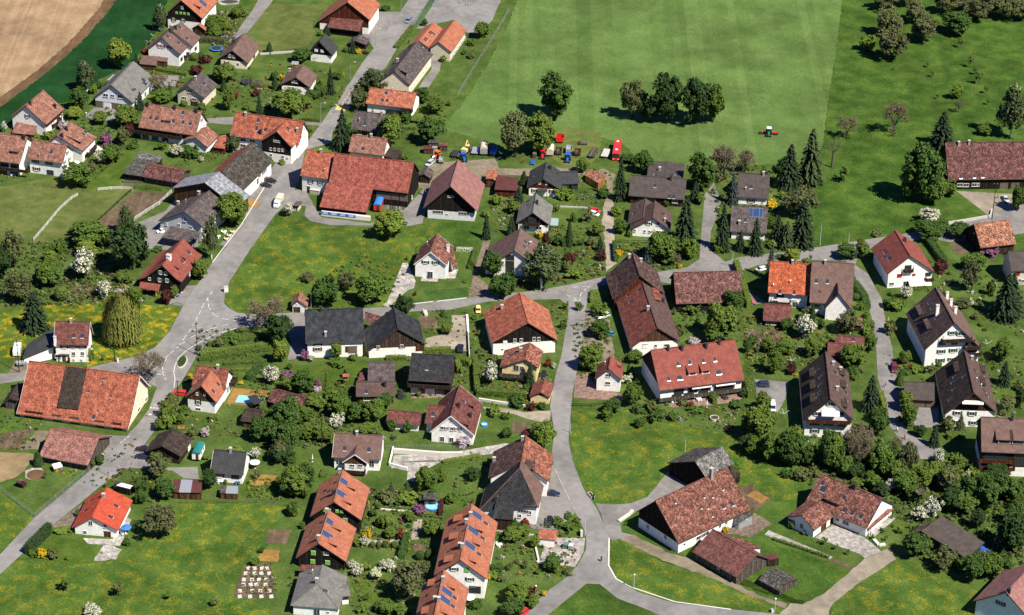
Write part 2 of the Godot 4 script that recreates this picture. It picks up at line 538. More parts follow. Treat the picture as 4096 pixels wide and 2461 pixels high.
	for e in [1.0,-1.0]:
		if (b.hn if e > 0.0 else b.hf) > 0.0:
			continue
		for sd in [-1.0,1.0]:
			var g := stool()
			var w: float = wl if sd < 0.0 else wr
			var prev := Vector3(0, hz - 0.14, e * (length / 2.0 + 0.025))
			for k in ([0.72,1.0] if b.fl > 0.0 else [1.0]):
				var nxt := Vector3(sd * w * k, ry(b, sd * w * k) - 0.14, prev.z)
				bar(g, prev, nxt, 0.05,0.24)
				prev = nxt
			commit(g, "verge_board", vb, root, b.xf)
	return b
# height of the roof's top at x; with fl the slope bends flatter near the eaves
func ry(b: Dictionary, x: float) -> float:
	var w: float = b.wl if x < 0.0 else b.wr
	var e: float = b.hl if x < 0.0 else b.hr
	var k := absf(x) / w
	var drop := k
	if b.fl > 0.0:
		drop = k * (0.72 + b.fl) / 0.72 if k < 0.72 else (0.72 + b.fl) + (k - 0.72) * (0.28 - b.fl) / 0.28
	return b.hz - (b.hz - e) * drop
func cut(poly: PackedVector2Array, y0: float, y1: float) -> PackedVector2Array:
	var r := Geometry2D.intersect_polygons(poly, PackedVector2Array([Vector2(-60, y0),Vector2(60, y0),Vector2(60, y1),Vector2(-60, y1)]))
	return r[0] if r.size() else PackedVector2Array()
func flat_end(s: SurfaceTool, poly: PackedVector2Array, z: float, e: float):
	var ix := Geometry2D.triangulate_polygon(poly)
	for i in range(0, ix.size(),3):
		var p := [poly[ix[i]], poly[ix[i + 1]], poly[ix[i + 2]]]
		var ar: float = (p[1] - p[0]).cross(p[2] - p[0])
		if (ar > 0.0) == (e > 0.0):
			p.reverse()
		tri(s, Vector3(p[0].x, p[0].y, z),Vector3(p[1].x, p[1].y, z),Vector3(p[2].x, p[2].y, z), p[0], p[1], p[2])
func side_wall(s: SurfaceTool, x: float, y0: float, y1: float, z1: float, sd: float):
	var p := [Vector3(x, y0, z1 * sd),Vector3(x, y1, z1 * sd),Vector3(x, y1,-z1 * sd),Vector3(x, y0,-z1 * sd)]
	quad(s, p[0], p[1], p[2], p[3],Vector2(0, y0),Vector2(0, y1),Vector2(2.0 * z1, y1),Vector2(2.0 * z1, y0))
func roof_side(s: SurfaceTool, b: Dictionary, sd: float, t: float, rough: float):
	var w: float = b.wl if sd < 0.0 else b.wr
	var e: float = b.hl if sd < 0.0 else b.hr
	var slope := Vector2(w, b.hz - e).length()
	var nv := maxi(3, int(slope / 1.6))
	var nu := maxi(2, int(b.L / 1.8))
	var off := Vector2(R.randf() * 40.0,R.randf() * 40.0)
	var p := []
	var uv := []
	for j in nv + 1:
		var k := float(j) / nv
		var za: float = -b.L / 2.0 + b.hf * (1.0 - k)
		var zb: float = b.L / 2.0 - b.hn * (1.0 - k)
		for i in nu + 1:
			var zz := lerpf(za, zb, float(i) / nu)
			var wob := 0.0
			if i > 0 and i < nu:
				wob = (R.randf() - 0.5) * rough * 2.0
			p.append(Vector3(sd * w * k, ry(b, sd * w * k) + wob, zz))
			uv.append(Vector2(zz, slope * k) + off)
	var dn := Vector3(0,-t, 0)
	var n1 := nu + 1
	for j in nv:
		for i in nu:
			var q := j * n1 + i
			if sd > 0.0:
				quad(s, p[q], p[q + n1], p[q + n1 + 1], p[q + 1], uv[q], uv[q + n1], uv[q + n1 + 1], uv[q + 1])
			else:
				quad(s, p[q + 1], p[q + n1 + 1], p[q + n1], p[q], uv[q + 1], uv[q + n1 + 1], uv[q + n1], uv[q])
	var c: Array = [p[nv * n1], p[nv * n1 + nu]]
	quad(s, c[0], c[0] + dn, c[1] + dn, c[1])
	for j in nv:
		var k: int = j * n1
		quad(s, p[k] + dn, p[k + nu] + dn, p[k + n1 + nu] + dn, p[k + n1] + dn)
		for ed in [0, nu]:
			var q: int = j * n1 + ed
			quad(s, p[q], p[q] + dn, p[q + n1] + dn, p[q + n1])
# a place on the roof: x along the ridge, y out of the roof, z down the slope; u metres along the ridge, v 0 at the ridge, 1 at the eaves
func on_roof(b: Dictionary, sd: float, u: float, v: float) -> Transform3D:
	var w: float = b.wl if sd < 0.0 else b.wr
	var x := sd * w * v
	var d := 0.06 * w
	var down := Vector3(sd * d, ry(b, x + sd * d) - ry(b, x) if v < 0.93 else ry(b, x) - ry(b, x - sd * d),0).normalized()
	var along := Vector3(0,0,-sd)
	var out := down.cross(along)
	return b.xf * Transform3D(Basis(along, out, down),Vector3(x, ry(b, x), u))
func spots(b: Dictionary, list: String) -> Array:
	var out := []
	for item in list.split(";", false):
		var f := item.strip_edges().split(" ", false)
		out.append([-1.0 if f[0] == "l" else 1.0, float(f[1]), float(f[2]), f])
	return out
func skylights(b: Dictionary, list: String, w := 0.72, l := 1.15):
	for q in spots(b, list):
		var x := on_roof(b, q[0], q[1], q[2])
		var o := put_box("roof_window","dark_metal", b.root, x, Vector3(w + 0.14,0.2, l + 0.14))
		put_box("pane","glass", o, at(0,0.02,0),Vector3(w, 0.2, l))
		put_box("flashing","zinc", o, at(0,-0.03, l / 2.0 + 0.22),Vector3(w + 0.3,0.2,0.28))
func chimneys(b: Dictionary, list: String, m := "chimney_stone", high := 1.1, w := 0.75):
	for q in spots(b, list):
		var p := on_roof(b, q[0], q[1], q[2]).origin
		var yaw: float = b.xf.basis.get_euler().y
		if m == "pipe":
			var s := stool()
			rod(s, p + Vector3(0,-0.4,0), p + Vector3(0, high, 0),0.13,0.13,8)
			var pipe := commit(s, "flue_pipe","zinc", b.root)
			var s2 := stool()
			rod(s2, p + Vector3(0, high + 0.08,0), p + Vector3(0, high + 0.25,0),0.24,0.05,8)
			commit(s2,"cowl","zinc", pipe)
			continue
		var o := put_box("chimney", m, b.root, at(p.x, p.y + high / 2.0 - 0.4, p.z, yaw),Vector3(w, high + 0.9, w * 0.85))
		put_box("chimney_cap","concrete" if m != "dark_metal" else "dark_metal", o, at(0, high / 2.0 + 0.62,0),Vector3(w + 0.2,0.1, w + 0.1))
		for k in 4:
			put_box("cap_leg","concrete", o, at((k % 2 - 0.5) * w * 0.8, high / 2.0 + 0.5,(k / 2 - 0.5) * w * 0.65),Vector3(0.12,0.2,0.12))
func solar(b: Dictionary, list: String, w := 2.2, l := 3.4):
	for q in spots(b, list):
		var x := on_roof(b, q[0], q[1], q[2])
		var o := put_box("solar_panel","zinc", b.root, x * at(0,0.10,0),Vector3(w, 0.12, l))
		for k in 2:
			put_box("collector","solar_blue", o, at((k - 0.5) * w * 0.49,0.02,0),Vector3(w * 0.46,0.12, l - 0.16))
func dormers(b: Dictionary, list: String, face := "timber", rm := ""):
	for q in spots(b, list):
		var w := float(q[3][3])
		var h := float(q[3][4])
		var sd: float = q[0]
		var wd: float = b.wl if sd < 0.0 else b.wr
		var xf := sd * wd * float(q[2])
		var yf := ry(b, xf)
		var pitch: float = (b.hz - (b.hl if sd < 0.0 else b.hr)) / wd
		var back := minf(h / maxf(pitch - 0.30,0.15), wd * float(q[2]) * 0.96)
		var yb := ry(b, xf - sd * back) + 0.04
		var side := Vector3(sd, 0,0)
		var u: float = q[1]
		var s := stool()
		var f0 := Vector3(xf, yf - 0.1, u - w / 2.0)
		var f1 := Vector3(xf, yf - 0.1, u + w / 2.0)
		var top := Vector3(0, h + 0.1,0)
		quad(s, f0, f0 + top, f1 + top, f1,Vector2(0,0),Vector2(0, h),Vector2(w, h),Vector2(w, 0))
		var k0 := Vector3(xf - sd * back, yb - 0.1, u - w / 2.0)
		var k1 := Vector3(xf - sd * back, yb - 0.1, u + w / 2.0)
		tri(s, f0, f0 + top, k0)
		tri(s, f1, k1, f1 + top)
		var d := commit(s, "dormer", face, b.root, b.xf)
		var r := stool()
		var e0 := f0 + top + side * 0.45 + Vector3(0,-0.12,-0.3)
		var e1 := f1 + top + side * 0.45 + Vector3(0,-0.12,0.3)
		var g0 := k0 + Vector3(0,0.12,-0.3)
		var g1 := k1 + Vector3(0,0.12,0.3)
		var th := Vector3(0,0.16,0)
		var sl := e0.distance_to(g0)
		quad(r, g0 + th, e0 + th, e1 + th, g1 + th, Vector2(0,0),Vector2(0, sl),Vector2(w, sl),Vector2(w, 0))
		quad(r, e0, e0 + th, e1 + th, e1)
		quad(r, g0, e0, e1, g1)
		quad(r, g0, g0 + th, e0 + th, e0)
		quad(r, g1, g1 + th, e1 + th, e1)
		commit(r, "dormer_roof", rm if rm else b.rm, d)
		put_box("pane","glass", d, Transform3D(Basis.IDENTITY, Vector3(xf + sd * 0.03, yf + h * 0.52, u)),Vector3(0.08, h * 0.62, w * 0.72))
		put_box("window_frame","white_trim", d, Transform3D(Basis.IDENTITY, Vector3(xf + sd * 0.02, yf + h * 0.52, u)),Vector3(0.06, h * 0.74, w * 0.80))
# ---------------------------------------------------------------- windows and doors
const STYLE := {"p": [0.95,1.2],"P": [1.9,1.25],"g": [0.95,1.25],"G": [1.6,1.25],"C": [1.25,1.35],"r": [1.5,1.25],"R": [0.95,1.2],"n": [0.95,1.25],"N": [1.6,1.25],"d": [1.05,2.1],"f": [1.6,2.15],"q": [0.65,0.65],"S": [3.0,1.0],"O": [2.7,2.3],"W": [2.6,2.3],"T": [2.6,2.4],"b": [3.0,2.1],"v": [1.5,1.0]}
func wins(b: Dictionary, list: String):
	for item in list.split(";", false):
		var f := item.strip_edges().split(" ", false)
		var x := float(f[1])
		var y := float(f[2])
		var st: String = f[3]
		var sc := float(f[4]) if f.size() > 4 else 1.0
		var z1: float = b.L / 2.0 - b.og
		var p: Transform3D
		match f[0]:
			"n": p = at(x, y, z1,0.0)
			"f": p = at(x, y, -z1, PI)
			"l": p = at(-(b.wl - b.oe), y, x, -PI / 2.0)
			_: p = at(b.wr - b.oe, y, x, PI / 2.0)
		window(b.root, b.xf * p, st, STYLE[st][0] * sc, STYLE[st][1] * sc, b.shut)
func ring(w: float, h: float, bars: int) -> Mesh:
	var key := "ring %.2f %.2f %d" % [w, h, bars]
	if not SHARED.has(key):
		var s := stool()
		var k := 0.065
		for e in [-1.0,1.0]:
			box(s, at(0, e * (h / 2.0 - k / 2.0),0),Vector3(w, k, 0.12))
			box(s, at(e * (w / 2.0 - k / 2.0),0,0),Vector3(k, h - 2.0 * k, 0.12))
		for i in bars:
			box(s, at(lerpf(-w / 2.0, w / 2.0,(i + 1.0) / (bars + 1.0)),0,0),Vector3(0.05, h - 2.0 * k, 0.11))
		s.generate_normals()
		SHARED[key] = s.commit()
	return SHARED[key]
func window(root: Node3D, xf: Transform3D, st: String, w: float, h: float, shut: String):
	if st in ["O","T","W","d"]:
		var m: String = {"O": "bay_shade","T": "timber_door","W": "white_door","d": "timber_door"}[st]
		var door := put_box("door" if st == "d" else "garage_door" if st != "O" else "bay_opening", m, root, xf * at(0,0,0.02),Vector3(w, h, 0.08))  # a bay opening is a flat panel, its inside shade put into the colour
		put_box("door_frame","white_trim" if st == "d" else "dark_trim", door, at(0, h / 2.0 + 0.06,0.02),Vector3(w + 0.24,0.12,0.12))
		if st == "W" or st == "T":
			for i in 4:
				put_box("panel", m, door, at(0,(i - 1.5) * h / 4.0,0.05),Vector3(w - 0.1, h / 4.0 - 0.06,0.05))
		return
	var o := MeshInstance3D.new()
	o.name = "window"
	o.mesh = ring(w, h, {"S": 3,"P": 1,"G": 1,"N": 1,"b": 2,"f": 1,"q": 0}.get(st, 1))
	o.material_override = M["white_trim" if st != "b" else "dark_trim"]
	o.transform = xf * at(0,0,0.05)
	root.add_child(o, true)
	if st in ["C","r"]:
		for e in [-1.0,1.0]:
			put_box("shutter","shutter_" + ("lime" if st == "C" else "red"), o, at(e * w * 0.25,0,0.06),Vector3(w * 0.48, h, 0.06))
		return
	put_box("pane","glass", o, at(0,0,-0.02),Vector3(w - 0.1, h - 0.1,0.06))
	if st in ["p","g","n","R","G","N","P","v"]:
		put_box("sill","stone_trim", o, at(0,-h / 2.0 - 0.06,0.06),Vector3(w + 0.1,0.06,0.16))
	if st in ["g","G","n","N","R"]:
		var sm: String = {"g": "shutter_" + shut, "G": "shutter_" + shut, "n": "shutter_brown","N": "shutter_brown","R": "shutter_red"}[st]
		var sw := minf(0.55, w * 0.5)
		for e in [-1.0,1.0]:
			put_box("shutter", sm, o, at(e * (w / 2.0 + sw / 2.0 + 0.02),0,0.0),Vector3(sw, h, 0.07))
func balcony(root: Node3D, xf: Transform3D, w: float, d: float, m := "timber", rail := 0.95, feet := 0.0):
	var o := put_box("balcony", m, root, xf * at(0,0, d / 2.0),Vector3(w, 0.16, d))
	put_box("railing", m, o, at(0, rail / 2.0 + 0.1, d / 2.0 - 0.04),Vector3(w, rail, 0.07))
	for e in [-1.0,1.0]:
		put_box("railing", m, o, at(e * (w / 2.0 - 0.04), rail / 2.0 + 0.1,-0.04),Vector3(0.07, rail, d - 0.14))
		put_box("post","dark_trim", o, at(e * (w / 2.0 - 0.1),1.25 if feet <= 0.0 else -feet / 2.0, d / 2.0 - 0.12),Vector3(0.13,2.3 if feet <= 0.0 else feet, 0.13))
	put_box("handrail","dark_trim", o, at(0, rail + 0.14, d / 2.0 - 0.04),Vector3(w + 0.06,0.07,0.14))
func awning(root: Node3D, xf: Transform3D, w: float, d: float, m := "canvas"):
	var s := stool()
	var n := 8
	for i in n:
		var x0 := lerpf(-w / 2.0, w / 2.0, float(i) / n)
		var x1 := lerpf(-w / 2.0, w / 2.0,(i + 1.0) / n)
		quad(s, Vector3(x0,0,0),Vector3(x1,0,0),Vector3(x1,-d * 0.35, d),Vector3(x0,-d * 0.35, d))
		quad(s, Vector3(x0,-d * 0.35, d),Vector3(x1,-d * 0.35, d),Vector3(x1,-d * 0.35 - 0.2, d),Vector3(x0,-d * 0.35 - 0.2, d))
	var o := commit(s, "awning", m, root, xf)
	put_box("awning_arm","zinc", o, at(0,0.02,0.05),Vector3(w, 0.1,0.12))
# a roof slab through four corners (high edge first), with posts or walls below it; corners in the root's axes
func slab(root: Node3D, called: String, c: Array, m: String, under := "", thick := 0.18):
	var s := stool()
	var dn := Vector3(0,-thick, 0)
	var uw: float = c[0].distance_to(c[1])
	var ul: float = c[1].distance_to(c[2])
	var off := Vector2(R.randf() * 30.0,R.randf() * 30.0)
	var tx := [off, off + Vector2(uw, 0), off + Vector2(uw, ul), off + Vector2(0, ul)]
	var flip: bool = (c[1] - c[0]).cross(c[2] - c[0]).y > 0.0
	if flip:
		quad(s, c[0], c[3], c[2], c[1], tx[0], tx[3], tx[2], tx[1])
	else:
		quad(s, c[0], c[1], c[2], c[3], tx[0], tx[1], tx[2], tx[3])
	quad(s, c[0] + dn, c[1] + dn, c[2] + dn, c[3] + dn)
	for i in 4:
		var j := (i + 1) % 4
		quad(s, c[i], c[i] + dn, c[j] + dn, c[j])
	commit(s, called, m, root)
	var mid: Vector3 = (c[0] + c[1] + c[2] + c[3]) / 4.0
	if under == "posts":
		for i in 4:
			var p: Vector3 = c[i].lerp(Vector3(mid.x, c[i].y, mid.z),0.12)
			put_box("post","timber", root, at(p.x, (p.y - thick) / 2.0 - 0.05, p.z),Vector3(0.16, p.y - thick + 0.1,0.16))
	elif under:
		var w := stool()
		for i in 4:
			var j := (i + 1) % 4
			var p: Vector3 = c[i].lerp(Vector3(mid.x, c[i].y, mid.z),0.10) + dn * 0.9
			var q: Vector3 = c[j].lerp(Vector3(mid.x, c[j].y, mid.z),0.10) + dn * 0.9
			var ln := Vector2(p.x - q.x, p.z - q.z).length()
			quad(w, Vector3(p.x, -0.2, p.z), p, q, Vector3(q.x, -0.2, q.z),Vector2(0,0),Vector2(0, p.y),Vector2(ln, q.y),Vector2(ln, 0))
		commit(w, "wall", under, root)
# ---------------------------------------------------------------- ground
# a flat patch of ground; rag frays the outline by so many metres
func patch(called: String, m: String, level: float, pts: Array, rag := 0.0, label := "", category := "") -> MeshInstance3D:
	var poly := PackedVector2Array()
	for i in range(0, pts.size(),2):
		var a := Vector2(pts[i], pts[i + 1])
		var j := (i + 2) % pts.size()
		var b := Vector2(pts[j], pts[j + 1])
		poly.append(a)
		if rag > 0.0:
			var n := int(a.distance_to(b) / 1.4)
			var nrm := (b - a).orthogonal().normalized()
			for k in range(1, n):
				poly.append(a.lerp(b, float(k) / n) + nrm * (R.randf() - 0.5) * 2.0 * rag)
	var ix := Geometry2D.triangulate_polygon(poly)
	if ix.is_empty():
		ix = Geometry2D.triangulate_delaunay(poly)
		print("patch without a clean outline: ", called, " ", pts[0]," ", pts[1])
	var s := stool()
	var y := level * 0.03
	for i in range(0, ix.size(),3):
		var p := [poly[ix[i]], poly[ix[i + 1]], poly[ix[i + 2]]]
		if (p[1] - p[0]).cross(p[2] - p[0]) < 0.0:
			p.reverse()
		tri(s, Vector3(p[0].x, y, p[0].y),Vector3(p[1].x, y, p[1].y),Vector3(p[2].x, y, p[2].y), p[0], p[1], p[2])
	var o := commit(s, called, m, self)
	if label:
		tag(o, label, category)
	else:
		kind(o, "structure")
	return o
# a painted line or a narrow strip along points
func strip(called: String, m: String, level: float, pts: Array, w: float, dash := 0.0, gap := 0.0):
	var s := stool()
	var y := level * 0.03
	for i in range(0, pts.size() - 2,2):
		var a := Vector3(pts[i], y, pts[i + 1])
		var b := Vector3(pts[i + 2], y, pts[i + 3])
		var ln := a.distance_to(b)
		var sd := (b - a).cross(UP).normalized() * w / 2.0
		var k := 0.0
		while k < ln:
			var k1 := minf(ln, k + dash) if dash > 0.0 else ln
			var p := a.lerp(b, k / ln)
			var q := a.lerp(b, k1 / ln)
			quad(s, p - sd, q - sd, q + sd, p + sd, Vector2(0, k),Vector2(0, k1),Vector2(w, k1),Vector2(w, k))
			k = k1 + gap if dash > 0.0 else ln
	kind(commit(s, called, m, self),"structure")
# a raised kerb or low wall along points
func wall_line(called: String, m: String, pts: Array, w: float, h: float, label := "", category := ""):
	var s := stool()
	for i in range(0, pts.size() - 2,2):
		bar(s, Vector3(pts[i], h / 2.0 - 0.1, pts[i + 1]),Vector3(pts[i + 2], h / 2.0 - 0.1, pts[i + 3]), w, h + 0.2)
	var o := commit(s, called, m, self)
	if label:
		tag(o, label, category)
	else:
		kind(o, "structure")
# ---------------------------------------------------------------- plants
class Leaves:
	var v := PackedVector3Array()
	var c := PackedColorArray()
	var ix := PackedInt32Array()
	var r: RandomNumberGenerator
	func leaf(p: Vector3, out: Vector3, size: float, col: Color, long := 1.3):
		var n := (out + Vector3(r.randfn(), r.randfn(), r.randfn()) * 0.55).normalized()
		var x := n.cross(Vector3(r.randfn(), r.randfn(), r.randfn())).normalized()
		var y := n.cross(x)
		put(p, x * size, y * size * long, col)
	func put(p: Vector3, x: Vector3, y: Vector3, col: Color):
		var k := v.size()
		v.append_array([p - x * 0.5, p - y * 0.5, p + x * 0.5, p + y * 0.5])
		c.append_array([col, col, col, col])
		ix.append_array([k, k + 1, k + 2, k, k + 2, k + 3])
	func mesh(m: Material) -> ArrayMesh:
		var a := []
		a.resize(Mesh.ARRAY_MAX)
		a[Mesh.ARRAY_VERTEX] = v
		a[Mesh.ARRAY_COLOR] = c
		a[Mesh.ARRAY_INDEX] = ix
		var o := ArrayMesh.new()
		o.add_surface_from_arrays(Mesh.PRIMITIVE_TRIANGLES, a)
		o.surface_set_material(0, m)
		return o
func leaves(seed_n: int) -> Leaves:
	var l := Leaves.new()
	l.r = RandomNumberGenerator.new()
	l.r.seed = seed_n
	return l
func shade(r: RandomNumberGenerator, base: Color, vary: float) -> Color:
	var k := 1.0 + (r.randf() - 0.5) * 2.0 * vary
	var warm := (r.randf() - 0.5) * vary * 0.6
	return Color(maxf(base.r * (k + warm),0.0), maxf(base.g * k, 0.0), maxf(base.b * (k - warm),0.0))
# a crown of leaf clumps spread through an uneven body of radius rad and height from y0 to y1
func crown(l: Leaves, rad: float, y0: float, y1: float, clumps: int, per: int, size: float, col: Color, col2: Color, hang := 0.0, top := 0.0):
	var r := l.r
	var ph := r.randf() * TAU
	for i in clumps:
		var d := Vector3(r.randfn(), r.randfn(), r.randfn()).normalized()
		var lump := 1.0 + 0.20 * sin(d.x * 4.0 + ph) + 0.16 * sin(d.y * 5.0 + ph * 2.0 + d.z * 3.0)
		var k := pow(r.randf(),0.34) * lump
		var hy := (y1 - y0) / 2.0
		var wid := 1.0 - top * maxf(d.y, 0.0)
		var c := Vector3(d.x * rad * 0.84 * k * wid, (y0 + y1) / 2.0 + d.y * hy * 0.86 * k, d.z * rad * 0.84 * k * wid)
		var cr := rad * lerpf(0.16,0.30, r.randf())
		var tone := shade(r, col.lerp(col2, r.randf()),0.28)
		for j in per:
			var e := Vector3(r.randfn(), r.randfn() * 0.8, r.randfn())
			e = e.normalized() * pow(r.randf(),0.5)
			var p := c + e * cr
			p.y -= hang * r.randf() * cr * 2.0
			l.leaf(p, (e * 0.7 + d * 0.5 + Vector3(0,0.45,0)).normalized(), size * lerpf(0.7,1.3, r.randf()), shade(r, tone, 0.22))
func proto(key: String, l: Leaves, m: String, trunk: SurfaceTool, tm := "bark"):
	var o := Node3D.new()
	if trunk:
		commit(trunk, "trunk", tm, o)
	var c := MeshInstance3D.new()
	c.name = "crown"
	c.mesh = l.mesh(M[m])
	o.add_child(c)
	if not PROTO.has(key):
		PROTO[key] = []
	PROTO[key].append(o)
func trunk_of(seed_n: int, h: float, r0: float, limbs: int, spread: float, y_limb: float) -> SurfaceTool:
	var r := RandomNumberGenerator.new()
	r.seed = seed_n
	var s := stool()
	var p := Vector3(0,-0.2,0)
	for i in 4:
		var q := Vector3((r.randf() - 0.5) * r0 * 1.5, h * (i + 1) / 4.0,(r.randf() - 0.5) * r0 * 1.5)
		rod(s, p, q, lerpf(r0, r0 * 0.3, i / 4.0), lerpf(r0, r0 * 0.3,(i + 1) / 4.0),7)
		p = q
	for i in limbs:
		var a := TAU * (i + r.randf() * 0.6) / limbs
		var y := lerpf(y_limb, h * 0.85, r.randf())
		var b := Vector3(0, y, 0)
		var e := Vector3(cos(a) * spread, y + spread * lerpf(0.4,1.0, r.randf()), sin(a) * spread)
		var mid := b.lerp(e, 0.5) + Vector3(0,-0.15 * spread, 0)
		rod(s, b, mid, r0 * 0.42, r0 * 0.26,5)
		rod(s, mid, e, r0 * 0.26, r0 * 0.08,5)
	return s
# bare or thinly leaved: twigs that fork four times
func twigs(s: SurfaceTool, r: RandomNumberGenerator, p: Vector3, d: Vector3, ln: float, rad: float, deep: int, l: Leaves = null, size := 0.2, col := Color.WHITE):
	var q := p + d * ln
	rod(s, p, q, rad, rad * 0.65,4 if deep < 3 else 6)
	if deep == 0:
		if l:
			for k in 3:
				l.leaf(q + Vector3(r.randfn(), r.randfn(), r.randfn()) * 0.15, UP, size, shade(r, col, 0.3))
		return
	var n := 3 if deep > 1 else 4
	for i in n:
		var e := (d + Vector3(r.randfn(), r.randfn() * 0.6 + 0.1, r.randfn()) * 0.55).normalized()
		twigs(s, r, p.lerp(q, lerpf(0.55,1.0, r.randf())), e, ln * lerpf(0.6,0.85, r.randf()), rad * 0.55, deep - 1, l, size, col)
func make_plants():
	var g1 := Color(0.9,1.0,0.8)
	var g2 := Color(1.2,1.15,0.8)
	for i in 4:   # round broadleaf trees: 10 m high, 4 m radius
		var l := leaves(100 + i)
		crown(l, 4.0,1.6,10.0,105,58,0.50, g1, g2,0.0,0.15)
		proto("round", l, "leaf_mid", trunk_of(i, 7.5,0.30,7,2.6,2.2))
	for i in 3:   # loose orchard trees
		var l := leaves(130 + i)
		crown(l, 4.0,2.2,9.4,62,62,0.42, Color(0.85,0.95,0.85), Color(1.2,1.15,0.95),0.25,0.1)
		proto("loose", l, "leaf_olive", trunk_of(20 + i, 7.0,0.34,9,3.0,2.0))
	for i in 3:   # spruces: whorls of drooping boughs
		var l := leaves(160 + i)
		var r := l.r
		for lev in 30:
			var t := lev / 29.0
			var y := lerpf(0.7,11.6, t)
			var rr := 2.9 * pow(1.0 - t, 0.68) * lerpf(0.82,1.12, r.randf()) + 0.10
			var nb := int(lerpf(15,5, t))
			for bi in nb:
				var a := TAU * (bi + r.randf()) / nb
				var reach := rr * lerpf(0.7,1.12, r.randf())
				var tone := shade(r, Color(0.95,1.0,0.95),0.28)
				var parts := maxi(2, int(reach / 0.42))
				for k in parts:
					var f := (k + 0.6) / parts
					var p := Vector3(cos(a) * reach * f, y - reach * 0.42 * f * f + 0.1, sin(a) * reach * f)
					var x := Vector3(-sin(a),0, cos(a)) * lerpf(0.75,0.35, f)
					var yv := Vector3(cos(a),-0.5 * f + (r.randf() - 0.5) * 0.5, sin(a)) * 0.7
					l.put(p, x + Vector3(0,(r.randf() - 0.5) * 0.5,0), yv, shade(r, tone, 0.2))
					l.put(p + Vector3(0,-0.12,0), x.rotated(UP, 0.6), yv.rotated(UP, 0.5) + Vector3(0,-0.2,0), shade(r, tone, 0.2))
		l.put(Vector3(0,11.7,0),Vector3(0.2,0,0),Vector3(0,0.9,0), Color.WHITE)
		proto("spruce", l, "leaf_spruce", trunk_of(40 + i, 10.5,0.24,0,1.0,2.0))
	for i in 2:   # birches: high thin crowns that hang
		var l := leaves(190 + i)
		crown(l, 3.0,2.6,12.0,85,48,0.36, Color(0.9,1.0,0.9), Color(1.2,1.15,0.95),1.2,0.45)
		proto("birch", l, "leaf_birch", trunk_of(60 + i, 11.5,0.20,10,1.8,4.0),"birch_bark")
	var lw := leaves(220)   # weeping willow: hanging strands
	for i in 420:
		var a := lw.r.randf() * TAU
		var k := sqrt(lw.r.randf())
		var top := 9.4 - 3.2 * k * k + lw.r.randfn() * 0.25
		var low := lerpf(6.4,0.9, clampf(k * 1.15,0.0,1.0)) + lw.r.randf() * 1.2
		var tone := shade(lw.r, Color(1,1,1),0.22)
		var y := top
		while y > low:
			var rr := 3.9 * k + (top - y) * 0.05
			lw.put(Vector3(cos(a) * rr, y, sin(a) * rr) + Vector3(lw.r.randfn(),0, lw.r.randfn()) * 0.10,Vector3(-sin(a),0, cos(a)) * 0.30,Vector3(cos(a) * 0.12,-0.72, sin(a) * 0.12), shade(lw.r, tone, 0.2))
			y -= 0.42
	proto("willow", lw, "leaf_willow", trunk_of(80,7.0,0.45,7,2.4,2.6))
	for i in 2:   # fruit trees in white bloom
		var l := leaves(240 + i)
		crown(l, 3.0,1.3,6.5,55,46,0.34, Color(1,1,1), Color(1.05,1.1,0.9),0.1,0.0)
		for k in l.c.size() / 4:
			if l.r.randf() < 0.42:
				var gr := shade(l.r, Color(0.20,0.30,0.12),0.3)
				for q in 4:
					l.c[k * 4 + q] = gr
		proto("blossom", l, "leaf_white", trunk_of(90 + i, 4.6,0.20,7,1.9,1.4))
	for i in 2:   # trees still bare
		var r := RandomNumberGenerator.new()
		r.seed = 260 + i
		var s := stool()
		var l := leaves(270 + i)
		rod(s, Vector3(0,-0.2,0),Vector3(0,2.2,0),0.36,0.28,8)
		for k in 7:
			var a := TAU * k / 7.0 + r.randf() * 0.5
			twigs(s, r, Vector3(0, lerpf(1.8,2.4, r.randf()),0),Vector3(cos(a) * 0.8,0.9 + r.randf() * 0.5, sin(a) * 0.8).normalized(),2.5,0.15,4, l, 0.26, Color(1,1,1))
		proto("bare", l, "leaf_bud", s, "bark_grey")
	for i in 3:   # shrubs: 2.4 m high, 1.5 m radius
		var l := leaves(290 + i)
		crown(l, 1.5,0.0,2.4,34,40,0.27, g1, g2,0.0,0.0)
		proto("shrub", l, "leaf_mid", trunk_of(110 + i, 1.2,0.06,5,0.7,0.3))
	for i in 2:   # clipped balls
		var l := leaves(310 + i)
		for k in 1500:
			var d := Vector3(l.r.randfn(), l.r.randfn(), l.r.randfn()).normalized()
			l.leaf(Vector3(0,0.95,0) + d * lerpf(0.86,1.0, l.r.randf()), d, 0.17, shade(l.r, Color(1,1,1),0.25))
		proto("ball", l, "leaf_mid", trunk_of(120 + i, 1.0,0.06,4,0.5,0.2))
	for i in 2:   # narrow columns of thuja: 5 m high, 0.9 m radius
		var l := leaves(330 + i)
		for k in 2200:
			var t := l.r.randf()
			var a := l.r.randf() * TAU
			var rr := 0.9 * minf(1.0, pow(1.0 - t, 0.55) * 1.15) * lerpf(0.80,1.05, l.r.randf()) * (1.0 + 0.1 * sin(a * 5.0 + t * 9.0))
			l.leaf(Vector3(cos(a) * rr, 0.1 + 4.9 * t, sin(a) * rr),Vector3(cos(a),0.5, sin(a)),0.24, shade(l.r, Color(1,1,1),0.28),1.8)
		proto("column", l, "leaf_dark", trunk_of(130 + i, 3.5,0.10,0,0.5,0.5))
	for i in 2:   # young orchard trees: 4 m high, 1.3 m radius
		var l := leaves(350 + i)
		crown(l, 1.3,1.4,4.0,26,22,0.30, g1, g2,0.0,0.0)
		proto("young", l, "leaf_mid", trunk_of(140 + i, 3.2,0.09,6,1.0,1.3))
	var s0 := stool()   # a dead tree with broken limbs
	var r0 := RandomNumberGenerator.new()
	r0.seed = 5
